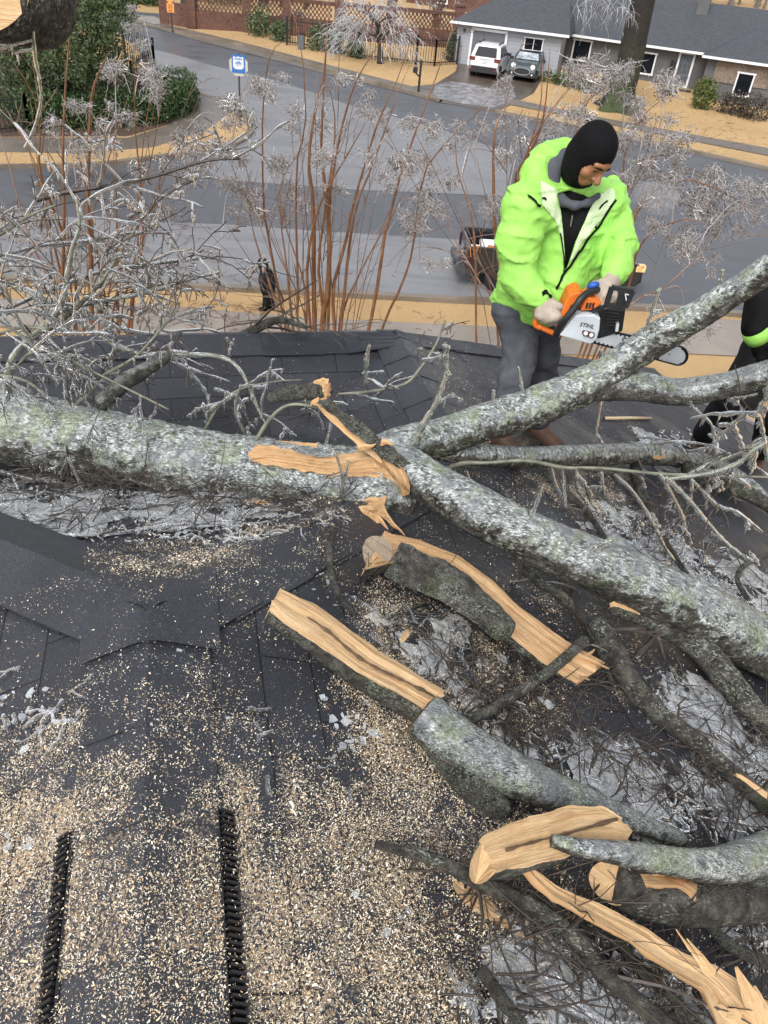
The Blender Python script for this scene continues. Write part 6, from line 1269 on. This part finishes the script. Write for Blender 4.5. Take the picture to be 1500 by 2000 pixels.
    glove('glove',wR+(S(1058,586,3.35)-wR)*.6,S(1068,602,3.34),kn,[[k+(S(1100,640,3.32)-S(1088,632,3.30)),k+np.array([.03,.055,.0])] for k in kn],[S(1080,592,3.33),S(1092,598,3.31),S(1100,606,3.33)])
    kn=[S(u,v,y) for u,v,y in ((1168,562,3.37),(1176,577,3.35),(1186,583,3.34),(1197,582,3.35))]
    glove('glove',wL+(S(1194,546,3.40)-wL)*.7,S(1188,560,3.40),kn,[[k+np.array([-.005,-.012,-.03]),k+np.array([.0,.035,-.045])] for k in kn],[S(1176,552,3.38),S(1160,556,3.36),S(1150,562,3.36)])
    tb=MB(); tb.tube([S(1149,561,3.345),S(1158,557,3.335),S(1168,555,3.345)],[.012,.016,.012],8); tb.build('blue_glove_tip',simple('blue_rubber',(.02,.09,.42),.5),r,smooth=True)
worker()
def chainsaw():
    y0=3.34; p=S(1140,640,y0); r=empty('chainsaw',[p[0],p[1],p[2]-.1],0,'orange and pale grey chainsaw with a long bar held by the worker in lime','chainsaw')
    M_ORG=simple('saw_orange_plastic',(.72,.16,.02),.45,.12,14); M_SGREY=simple('saw_grey_cover',(.50,.54,.58),.4,.1,10,.1,60); M_SBLK=simple('saw_black_plastic',(.014,.015,.018),.5,.25,30); M_STEEL=simple('bar_steel',(.52,.55,.58),.3,.12,12)
    def plate(name,px,ya,yb,m,parent=r,bev=0):
        mb=MB(); A=np.array([S(u,v,ya) for u,v in px]); mb.prism(A,(0,yb-ya,0)); o=mb.build(name,m,parent)
        if bev: 
            md=o.modifiers.new('bevel','BEVEL'); md.width=bev; md.segments=2; md.limit_method='ANGLE'
        return o
    cc=plate('clutch_cover',[(1093,656),(1106,638),(1124,617),(1138,615),(1162,616),(1173,622),(1171,644),(1166,662),(1158,671),(1150,672)],3.26,3.32,M_SGREY,bev=.006)
    plate('engine_housing',[(1098,652),(1112,612),(1150,600),(1222,606),(1216,648),(1170,662)],3.325,3.44,M_SBLK,bev=.006)
    plate('top_cover',[(1093,619),(1102,597),(1112,577),(1128,570),(1139,575),(1129,590),(1116,597),(1110,608),(1101,621)],3.30,3.42,M_ORG,bev=.006)
    fh=plate('front_cover',[(1143,586),(1149,581),(1176,592),(1167,600),(1154,606),(1134,607)],3.285,3.40,M_ORG,bev=.004)
    for k in range(3): plate('slot',[(1146+k*6,592),(1150+k*6,592),(1147+k*6,603),(1143+k*6,603)],3.281,3.286,M_SBLK,fh)
    mb=MB(); mb.tube(spline([S(1056,640,3.33),S(1046,634,3.33),S(1050,620,3.33),S(1068,604,3.34),S(1098,606,3.36)],20),.0135,10); mb.tube(spline([S(1050,636,3.33),S(1078,649,3.33),S(1096,655,3.34)],10),[.013]*10,8); mb.build('rear_handle',M_ORG,r,smooth=True)
    mb=MB(); mb.tube(spline([S(1086,654,3.29),S(1093,640,3.27),S(1104,624,3.25),S(1122,602,3.25),S(1134,584,3.26),S(1150,571,3.30),S(1174,565,3.37),S(1196,570,3.43)],40),.0155,12); mb.build('front_handle',M_SBLK,r,smooth=True)
    # hand guard: a frame with two windows
    gd=MB(); q=lambda u,v,y=3.25: S(u,v,y)
    for a,b in (((1195,561),(1236,568)),((1236,568),(1221,600)),((1221,600),(1184,595)),((1184,595),(1195,561)),((1214,565),(1208,598))): gd.bar(q(*a),q(*b),.020,.018)
    gd.bar(q(1186,596),q(1152,612,3.30),.016,.016); gd.add([q(1210,575),q(1236,569),q(1222,600),q(1209,598)],[(0,1,2,3)]); gd.build('hand_guard',M_SBLK,r)
    mk=MB(); mk.bar(q(1221,574,3.246),q(1224,590,3.246),.004); mk.bar(q(1230,576,3.246),q(1224,590,3.246),.004); mk.bar(q(1221,574,3.246),q(1230,576,3.246),.004); mk.build('guard_mark',M_WHITE,r)
    fins=MB()
    for k in range(5): fins.bar(S(1182,610+k*6,3.30),S(1210,613+k*6,3.30),.006,.004)
    fins.build('cylinder_fins',simple('dark_metal_fins',(.05,.05,.05),.4,.3,20,Metallic=.6),r)
    sp=MB(); sp.bar(S(1206,630,3.30),S(1204,646,3.30),.012,.02); sp.build('bumper_spike',M_STEEL,r)
    # bar, chain
    c0=np.array([1160.,655.]); tip=np.array([1325.,695.]); d=(tip-c0)/np.linalg.norm(tip-c0); n=np.array([-d[1],d[0]]); yb=lambda t: 3.325+.045*t; hw0,hw1=14.,18.
    out=[]
    for t in np.linspace(0,1,16): out.append((c0+(tip-c0)*t-n*(hw0+(hw1-hw0)*t),yb(t)))
    for a in np.linspace(-math.pi/2,math.pi/2,12)[1:-1]: out.append((tip+d*math.cos(a)*hw1+n*math.sin(a)*hw1,yb(1)))
    for t in np.linspace(1,0,16): out.append((c0+(tip-c0)*t+n*(hw0+(hw1-hw0)*t),yb(t)))
    A=np.array([S(uv[0],uv[1],y) for uv,y in out]); mb=MB(); mb.prism(A,(0,.005,0)); bar=mb.build('guide_bar',M_STEEL,r)
    for px in ((1307,692),(1300,698),(1294,694)): h=MB(); h.sphere(S(px[0],px[1],yb(.9)-.001),.004,8,6,(1,.3,1)); h.build('bar_hole',M_SBLK,bar)
    ch=MB(); L=spline(A,110); ch.tube(L+[0,.0025,0],.0052,6,False)
    for i in range(0,110,2): T_=L[min(i+1,109)]-L[max(i-1,0)]; T_/=max(np.linalg.norm(T_),1e-6); o_=np.cross(T_,[0,-1.,0]); ch.box(L[i]+o_*.005*(1 if True else 0)+[0,.0025,0],(.009,.007,.009),np.stack([T_,[0,1.,0],np.cross(T_,[0,1.,0])],1))
    ch.build('saw_chain',simple('oily_chain',(.022,.02,.019),.35,.4,60,Metallic=.5),r)
    pn=plate('nut_panel',[(1139,645),(1161,650),(1162,657),(1158,661),(1139,656),(1137,650)],3.255,3.262,simple('rusty_panel',(.11,.06,.045),.6,.3,40),bev=.002)
    for u,v in ((1144,651),(1155,654.5)): nb=MB(); nb.tube([S(u,v,3.257),S(u,v,3.244)],.0095,6); nb.build('bar_nut',M_STEEL,pn)
    # lettering on the cover and along the bar
    def put(txt,u,v,y,size,dpx,par):
        o=S(u,v,y); e=S(u+dpx[0],v+dpx[1],y)-o; e/=np.linalg.norm(e); nrm=np.array([0,-1.,0]); upv=np.cross(nrm,e); M=Matrix(((e[0],upv[0],nrm[0],0),(e[1],upv[1],nrm[1],0),(e[2],upv[2],nrm[2],0),(0,0,0,1)))
        text_part('lettering',txt,size,Matrix.Translation(Vector(o)-Vector(r.location))@M,M_SBLK,par,.001,.2)
    put('STIHL',1146,636,3.258,.026,(20,4),r); put('STIHL',1236,671,3.339,.050,(20,4.9),r)
chainsaw()
def helper_right():
    f1=R(1362,868,0); f2=R(1478,900,0); r=empty('person',(f1+f2)/2,0,'second worker at the right edge in black jacket, lime cuff and dark trousers','person')
    hip1,hip2=S(1500,690,3.72),S(1560,700,3.85); pel=S(1535,665,3.8); k1=S(1438,775,3.62); k2=S(1520,800,3.75); a1=f1+[.02,0,.10]; a2=f2+[0,0,.10]; nk=S(1625,520,3.75); hd=S(1620,445,3.66); sR=S(1555,540,3.6); sL=S(1690,550,3.85); e=S(1492,585,3.5); w=S(1476,640,3.4); hnd=S(1490,680,3.38); eL=S(1690,630,3.75); wL=S(1630,690,3.55)
    def body(P):
        d=sd_chain(P,[hd,nk,pel],[.085,.06,.10],.04)
        for c,rr in (([nk,sR,e,w,hnd],[.05,.05,.04,.03,.03]),([nk,sL,eL,wL],[.05,.05,.04,.03]),([pel,hip1,k1,a1],[.09,.06,.05,.04]),([pel,hip2,k2,a2],[.09,.06,.05,.04])): d=np.minimum(d,sd_chain(P,c,rr))
        return d
    sdf_obj('body',body,[hd,sL,sR,a1,a2,pel,e],.012,M_SKIN,r,.12)
    hf=np.array([-.7,-.6,-.35]); hf/=np.linalg.norm(hf); hu=np.array([0,0,1.])-hf*(-.35); hu/=np.linalg.norm(hu); hs=np.cross(hf,hu); HM=np.stack([hs,hf,hu],1)
    fm=MB()
    fm.sphere(hd+HM@np.array([0,.088,-.02]),.016,8,6,(.8,1,1.2),HM); fm.build('nose',M_SKIN,r,smooth=True)
    for s in (-1,1): q=MB(); q.sphere(hd+HM@np.array([s*.03,.08,.01]),.009,8,6,(1.2,.6,.5),HM); q.build('eye',M_BLKC,r)
    bn=MB(); bn.sphere(hd+hu*.03,.10,14,10,(1,1.05,.95),HM); bn.build('knit_cap',M_BLKC,r,smooth=True)
    def jacket(P):
        d=sd_chain(P,[nk,S(1580,600,3.78),pel],[.13,.17,.165],.05); d=smin(d,sd_chain(P,[sR,nk,sL],[.10,.11,.10]),.05); d=smin(d,sd_chain(P,[sR,e,w],[.095,.082,.062]),.03); d=smin(d,sd_chain(P,[sL,eL,wL],[.095,.08,.06]),.03); return d+wrinkle(P,.008,11,41)
    sdf_obj('jacket',jacket,[nk,sL,sR,e,w,pel,eL,wL],.012,M_BLKJ,r,.16)
    cu=MB(); a_=S(1474,644,3.385); b_=S(1483,664,3.385); cu.tube([a_,(a_+b_)/2,b_],[.058,.060,.052],16); cu.build('lime_cuff',M_LIME,r,smooth=True)
    def gl(P):
        d=sd_chain(P,[b_,S(1492,682,3.38),S(1502,692,3.37)],[.046,.048,.04],.02)
        for k in range(4): q=S(1486+k*8,700+k*3,3.34+.012*k); d=smin(d,sd_chain(P,[S(1494+k*4,690,3.36),q,q+[.02,.02,-.045]],[.018,.015,.012]),.006)
        d=smin(d,sd_chain(P,[S(1500,676,3.34),S(1520,690,3.32)],[.017,.014]),.008); return d
    sdf_obj('glove',gl,[b_,hnd,S(1530,715,3.34)],.006,M_BLKC,r,.08)
    def tr(P): d=smin(sd_chain(P,[pel,hip1,k1,a1],[.16,.125,.10,.082],.04),sd_chain(P,[pel,hip2,k2,a2],[.16,.125,.10,.082],.04),.03); return d+wrinkle(P,.009,9,43)
    sdf_obj('trousers',tr,[pel,hip1,hip2,k1,k2,a1,a2],.011,M_DKTR,r,.17)
    for f_ in (f1,f2):
        t=f_+np.array([-.06,-.16,0]); bt=lambda P,f_=f_,t=t: smin(sd_chain(P,[f_+[0,0,.15],f_+[0,0,.05]],[.06,.055]),sd_cap(P,f_+[0,0,.045],t+[0,0,.03],.05,.045),.03)
        sdf_obj('boot',bt,[f_,t],.009,M_BOOT,r,.2)
helper_right()
def street_man():
    b=G(524,604); b[2]+=.0; y=b[1]; r=empty('person',b,0,'hunched figure in dark hooded clothes on the grass verge, seen from the roof','person')
    hd=S(513,514,y); nk=S(518,528,y+.05); ch=S(522,545,y+.1); pel=S(523,566,y+.1); k1=S(521,585,y);k2=S(528,584,y+.15); a1=b+[-.08,-.1,.08]; a2=b+[.12,.1,.08]; e1=S(512,552,y-.15); w1=S(513,566,y-.3)
    def body(P): return np.minimum(np.minimum(sd_chain(P,[hd,nk,ch,pel,k1,a1],[.09,.07,.12,.11,.06,.05]),sd_chain(P,[pel,k2,a2],[.10,.06,.05])),sd_chain(P,[nk,e1,w1],[.06,.045,.045]))
    sdf_obj('body',body,[hd,a1,a2,w1],.03,M_SKIN,r,.2)
    M_ND=fabric('dark_navy_fleece',(.010,.011,.016),.3)
    sdf_obj('hooded_top',lambda P: smin(smin(sd_chain(P,[hd,nk,ch,pel],[.15,.13,.24,.21],.08),sd_chain(P,[S(523,531,y+.12),S(532,548,y+.2),S(530,566,y)],[.12,.10,.07]),.05),sd_chain(P,[nk,e1,w1],[.12,.10,.07]),.06)+wrinkle(P,.02,4,5),[hd,pel,w1],.03,M_ND,r,.35)
    sdf_obj('trousers',lambda P: np.minimum(sd_chain(P,[pel,k1,a1],[.18,.12,.09]),sd_chain(P,[pel,k2,a2],[.18,.12,.09]))+wrinkle(P,.015,5,6),[pel,a1,a2],.03,M_BLKJ,r,.3)
    for a_ in (a1,a2): m=MB(); m.sphere(a_+[-.06,-.02,-.04],.12,10,6,(1.2,.6,.5)); m.build('shoe',M_BLKJ,r,smooth=True)
street_man()
# pale dowel lying on the far shingles
def dowel():
    a=R(1180,817,.02); bq=R(1272,817,.02); r=empty('wooden_handle',(a+bq)/2,0,'short pale wooden handle lying on the dark shingles beyond the limbs','handle'); mb=MB(); mb.tube([a,(a+bq)/2+[0,0,.002],bq],[.0105,.0115,.0105],12); mb.build('pale_wood_shaft',simple('pale_dowel',(.72,.56,.36),.5,.08,20),r,smooth=True)
    mb=MB(); d=(a-bq)/np.linalg.norm(a-bq); mb.tube([a+d*.001,a+d*.006],[.0108,.0106],12); mb.build('end_collar',M_TWIG,r)
dowel()
# ================================================================== what lies loose on the roof: sawdust, ice, twigs
def sawdust():
    N=2600000; l=RNG.uniform(-2.6,3.2,N); t=RNG.uniform(-1.35,3.2,N); X=RE[0]+l*RB[0]+t*RA[0]; Y=RE[1]+l*RB[1]+t*RA[1]; Z=rz(X,Y); P=np.stack([X,Y,Z],-1); u,v=projv(P)
    vis=(u>-60)&~((t>.5)&(np.abs(l)<t-.25)&(RNG.random(N)<.0))&(u<1560)&(v>640)&(v<2060); P=P[vis]; l=l[vis]; t=t[vis]; d=dust_density(P[:,0],P[:,1],P[:,2])
    far=np.linalg.norm(P-CAMP,axis=1); k=RNG.random(len(P))<np.clip(d,0,1)**1.35*1.15*np.where(far<2.6,1.,.62)*np.where((t>.2)&(np.abs(l)<t-.2)&(l<1.3),.35,1.); P=P[k];l=l[k];t=t[k];d=d[k]
    cap=(np.abs(l)<.145)&(t<.02); P[:,2]+=np.where(cap&(t<-.58),.024,np.where(cap,.020,np.where((np.abs(l)<.19)&(np.abs(t)<.17),.028,np.where((t>0)&(np.abs(np.abs(l)-t)<.235)&((l<0)|(t<1.03)),.028,.0105)))); vt=(np.abs(l)>.14)&(np.abs(l)<.17)&(t<-.58); P[:,2]+=np.where(vt,.012,0); ok=~vt|(RNG.random(len(P))<.15); P=P[ok]; L0=None
    n=len(P); a=RNG.uniform(0,2*math.pi,n); L=RNG.gamma(1.5,.00092,n)+.0012; L=np.minimum(L,.010)*np.where(RNG.random(n)<.015,1.7,1.); w=L*RNG.uniform(.22,.5,n); tl=RNG.normal(0,.35,n); curl=RNG.uniform(-.6,.6,n)
    dx=np.stack([np.cos(a)*np.cos(tl),np.sin(a)*np.cos(tl),np.sin(tl)],-1); sx=np.stack([-np.sin(a),np.cos(a),RNG.normal(0,.3,n)],-1)
    up=np.array([0,0,1.])*(RNG.uniform(.0005,.006,n)*(.4+d if False else 1)) [:,None] if False else np.stack([0*a,0*a,RNG.uniform(.001,.006,n)],-1)
    c=P+up; bend=np.stack([0*a,0*a,curl*L*.5],-1)
    V=np.stack([c-dx*L[:,None]*.5-sx*w[:,None]*.4+bend,c-dx*L[:,None]*.5+sx*w[:,None]*.4+bend,c-sx*w[:,None]*.5,c+sx*w[:,None]*.5,c+dx*L[:,None]*.5-sx*w[:,None]*.3+bend,c+dx*L[:,None]*.5+sx*w[:,None]*.3+bend],1).reshape(-1,3)
    i=np.arange(n)[:,None]*6; Fq=np.concatenate([i+np.array([[0,1,3,2]]),i+np.array([[2,3,5,4]])],0)
    b=NB('sawdust_chips'); g=b.n('ShaderNodeNewGeometry'); col=b.ramp(g.outputs['Random Per Island'],[(0,(.38,.21,.09)),(.10,(.58,.41,.24)),(.4,(.72,.59,.40)),(.75,(.82,.74,.58)),(1.,(.88,.85,.77))]); m=b.fin(col,.85)
    o=mesh_obj('sawdust',V,Fq,m,None,smooth=False); tag(o,kind='stuff'); print('chips',n)
sawdust()
def zone(px,n,jit=0.):
    """random roof points inside picture-outlined patches of the roof"""
    px=np.array(px,float); lo=px.min(0);hi=px.max(0); out=[]
    while len(out)<n:
        u,v=RNG.uniform(lo,hi); c=False; k=len(px)
        for i in range(k):
            a=px[i];b=px[(i+1)%k]
            if (a[1]>v)!=(b[1]>v) and u<(b[0]-a[0])*(v-a[1])/(b[1]-a[1]+1e-9)+a[0]: c=not c
        if c: out.append((u,v))
    D=np.array([ray(u,v) for u,v in out]); K=np.arange(.8,7,.01); res=[]
    for d in D:
        P=CAMP+d*K[:,None]; h=P[:,2]<rz(P[:,0],P[:,1]); res.append(P[int(np.argmax(h))])
    return np.array(res)
Z_VAL=[(-20,945),(120,955),(260,965),(420,985),(545,1000),(520,1035),(380,1052),(200,1045),(60,1040),(-20,1010)]
Z_VAL2=[(-20,960),(150,950),(420,985),(560,985),(700,1010),(640,1040),(420,1070),(180,1060),(-20,1040)]
Z_R=[(1150,985),(1260,1010),(1400,1100),(1510,1160),(1510,1290),(1430,1200),(1320,1150),(1230,1080),(1160,1030)]
Z_BR=[(960,1480),(1180,1440),(1340,1480),(1510,1540),(1510,1640),(1250,1640),(1150,1580),(1000,1560)]
Z_BB=[(980,1780),(1180,1760),(1300,1830),(1420,1960),(1400,2030),(1000,2030),(880,1960)]
Z_MID=[(680,1180),(860,1190),(980,1280),(1080,1360),(1080,1480),(920,1440),(760,1300)]
Z_RR=[(1260,1300),(1400,1360),(1510,1440),(1510,1560),(1380,1480),(1240,1400)]
Z_FR=[(1250,850),(1340,840),(1390,880),(1330,905),(1250,900)]
Z_CR=[(1400,1700),(1510,1720),(1510,1920),(1420,1850)]
def ice_flakes(zones):
    V=[];Fc=[]
    for px,n,s0,s1 in zones:
        for p in zone(px,n):
            s=random.uniform(s0,s1); k=random.randint(4,7); a0=random.uniform(0,6.28); el=random.uniform(.3,1.); tilt=RNG.normal(0,.35,2); b=len(V); th=random.uniform(.002,.006); cx=[]
            for i in range(k):
                a=a0+2*math.pi*i/k; r=s*random.uniform(.6,1.1); x=math.cos(a)*r; y=math.sin(a)*r*el; x,y=x*math.cos(a0)-y*math.sin(a0),x*math.sin(a0)+y*math.cos(a0); cx.append((x,y,x*tilt[0]+y*tilt[1]))
            for z in (0.004,.004+th):
                for x,y,zz in cx: V.append((p[0]+x,p[1]+y,float(p[2])+zz+z+abs(tilt[0])*s*.5))
            Fc.append(tuple(range(b+k,b+2*k))); Fc.append(tuple(range(b,b+k))[::-1])
            for i in range(k): j=(i+1)%k; Fc.append((b+i,b+j,b+k+j,b+k+i))
    o=mesh_obj('ice_flakes',V,Fc,M_ICEM,smooth=False); tag(o,kind='stuff')
ice_flakes([(Z_VAL,260,.004,.014),(Z_VAL2,160,.003,.010),(Z_R,200,.004,.016),(Z_BR,140,.004,.018),(Z_BB,130,.004,.018),(Z_MID,60,.003,.010),(Z_RR,80,.004,.014),(Z_FR,60,.004,.014),(Z_CR,60,.004,.018),([(0,1330),(100,1340),(95,1440),(30,1500),(0,1480)],18,.004,.014),([(0,1560),(90,1560),(60,1700),(0,1700)],14,.004,.015),([(400,1060),(520,1060),(700,1150),(660,1190),(560,1150)],26,.004,.014),([(150,1250),(900,1350),(900,1900),(150,1900)],40,.003,.012),([(600,1360),(720,1360),(780,1460),(650,1470)],24,.006,.02)])
def ice_sheet():
    """a thin lumpy glaze frozen on to the shingles, broken into islands"""
    VV=[];FF=[];k=0; st=.012
    for l0,l1,t0,t1,cut,px in ((-2.6,1.1,.55,2.2,-.05,Z_VAL2),(1.0,3.6,.0,2.2,-.15,Z_R),(.6,2.2,-1.0,.6,-.02,Z_BR),(.5,1.6,-1.4,-.5,.0,Z_BB),(1.3,2.6,-.6,.9,.05,Z_RR),(1.8,3.4,1.4,2.6,-.1,Z_FR),(.1,1.2,-.6,.6,.42,Z_MID),(1.0,2.0,-1.3,-.4,.0,Z_CR)):
        L=np.arange(l0,l1,st);T=np.arange(t0,t1,st); ll,tt=np.meshgrid(L,T); X=RE[0]+ll*RB[0]+tt*RA[0]; Y=RE[1]+ll*RB[1]+tt*RA[1]; Z=rz(X,Y); P=np.stack([X,Y,Z],-1); u,v=projv(P)
        q=fbm(P,7,4,91)
        if px is not None:
            c=np.zeros(X.shape,bool); px=np.array(px,float); n_=len(px); dd=np.full(X.shape,1e9)
            for i in range(n_):
                a=px[i];b=px[(i+1)%n_]; e=b-a; s_=np.clip(((u-a[0])*e[0]+(v-a[1])*e[1])/(e@e),0,1); dd=np.minimum(dd,np.hypot(u-a[0]-s_*e[0],v-a[1]-s_*e[1])); c^=((a[1]>v)!=(b[1]>v))&(u<(b[0]-a[0])*(v-a[1])/(b[1]-a[1]+1e-9)+a[0])
            q=q+np.where(c,np.minimum(dd/60,.35),-np.minimum(dd/45,1.5))
        h=np.clip(q-cut,0,.5)*.022+.004*np.abs(fbm(P,45,3,92))*(q>cut); V=np.stack([X,Y,Z+.003+h],-1).reshape(-1,3); n=len(L); i,j=np.meshgrid(np.arange(n-1),np.arange(len(T)-1)); f=np.stack([j*n+i,j*n+i+1,(j+1)*n+i+1,(j+1)*n+i],-1).reshape(-1,4); ok=(q>cut).ravel()[f].all(1); f=f[ok]; us=np.unique(f); mp=-np.ones(len(V),int); mp[us]=np.arange(len(us)); VV.append(V[us]); FF.append(mp[f]+k); k+=len(us)
    b=NB('thin_ice_glaze'); c=b.coord(); n=b.noise(c,38,5,.75,.8); n2=b.noise(c,9,4); col=b.ramp(n,[(.32,(.26,.28,.30)),(.47,(.60,.63,.65)),(.62,(.92,.94,.95))]); m=b.fin(col,.14,b.bump(n,.7,.015),Transmission_Weight=.35,IOR=1.31,Alpha=b.ramp(n2,[(.33,.45),(.55,.95)]))
    tag(mesh_obj('ice_sheet',np.vstack(VV),np.vstack(FF),m),kind='stuff')
ice_sheet()
def ice_rods():
    """curved shells of ice shed from the twigs"""
    mb=MB()
    for px,n,L0,L1 in ((Z_VAL2,230,.03,.11),(Z_R,260,.03,.12),(Z_BR,170,.03,.12),(Z_BB,170,.03,.12),(Z_MID,60,.02,.08),(Z_RR,100,.03,.1),(Z_FR,60,.02,.08),(Z_CR,80,.03,.1),([(470,1380),(900,1450),(900,1600),(480,1560)],12,.02,.07),([(0,1300),(200,1340),(130,1460),(0,1460)],14,.03,.09)):
        for p in zone(px,n):
            a=random.uniform(0,6.28); L=random.uniform(L0,L1); d=np.array([math.cos(a),math.sin(a),0]); s=np.array([-d[1],d[0],0]); Q=[p+d*(x-.5)*L+s*(x-.5)**2*L*random.uniform(-.8,.8) for x in np.linspace(0,1,6)]; r=random.uniform(.003,.008)
            Q=np.array([[q[0],q[1],float(rz(q[0],q[1]))+r+.004+random.uniform(0,.015)] for q in Q]); mb.tube(Q,r*RNG.uniform(.6,1.2,6),6,True)
    tag(mb.build('ice_rods',M_ICE,smooth=True),kind='stuff')
ice_rods()
def twig_litter():
    mb=MB()
    for px,n,L0,L1,h in ((Z_VAL2,150,.06,.22,.05),([(0,900),(320,950),(700,1000),(560,1010),(300,985),(0,960)],150,.06,.2,.10),(Z_R,95,.06,.2,.05),(Z_BR,140,.06,.24,.06),(Z_BB,130,.06,.24,.06),(Z_MID,120,.05,.18,.03),(Z_RR,90,.06,.22,.05),(Z_CR,70,.06,.2,.08),([(880,1330),(1150,1330),(1250,1480),(1000,1480)],90,.05,.2,.04),([(1020,930),(1320,960),(1380,1060),(1080,1010)],40,.06,.22,.04),([(820,1700),(1150,1700),(1300,1840),(1000,1800)],70,.06,.2,.05),([(380,800),(640,790),(640,850),(400,850)],40,.05,.2,.10)):
        for p in zone(px,n):
            a=random.uniform(0,6.28); d=np.array([math.cos(a),math.sin(a),random.uniform(-.1,.25)]); q=p+[0,0,.006+random.uniform(0,h)]; twig_sprig(mb,q,random.uniform(L0,L1)*1.4,random.uniform(.0012,.0034),.15,random.choice([0,1,2,3]),d,4,.16)
    tag(mb.build('twig_litter',M_TWIG,smooth=True),kind='stuff')
twig_litter()
def street_litter():
    mb=MB()
    for k in range(520):
        u,v=random.choice([(random.uniform(-50,480),random.uniform(420,560)),(random.uniform(250,520),random.uniform(590,655)),(random.uniform(0,900),random.uniform(480,660)),(random.uniform(1200,1500),random.uniform(220,300))]); p=G(u,v); a=random.uniform(0,6.28); twig_sprig(mb,p+[0,0,.05],random.uniform(.15,.8),.009,.0,2,[math.cos(a),math.sin(a),.02],3,.15)
    tag(mb.build('fallen_twigs',M_DSTEM),kind='stuff')
street_litter()
def breath():
    c=AtY(1275,385,3.75); mb=MB()
    V,Fq=surf_nets(lambda P: (lambda q: np.sqrt((q**2).sum(1))-1+.45*fbm(P,14,3,4))(((P-c)/np.array([.11,.09,.065]))),c-.24,c+.24,.02)
    b=NB('breath_vapour'); b.t.nodes.remove(b.p); v=b.n('ShaderNodeVolumePrincipled'); v.inputs['Color'].default_value=(.9,.92,.93,1); v.inputs['Density'].default_value=2.4; b.t.links.new(v.outputs[0],b.out.inputs['Volume'])
    tag(mesh_obj('breath_mist',V,Fq,b.m),kind='stuff')
breath()
print('done')
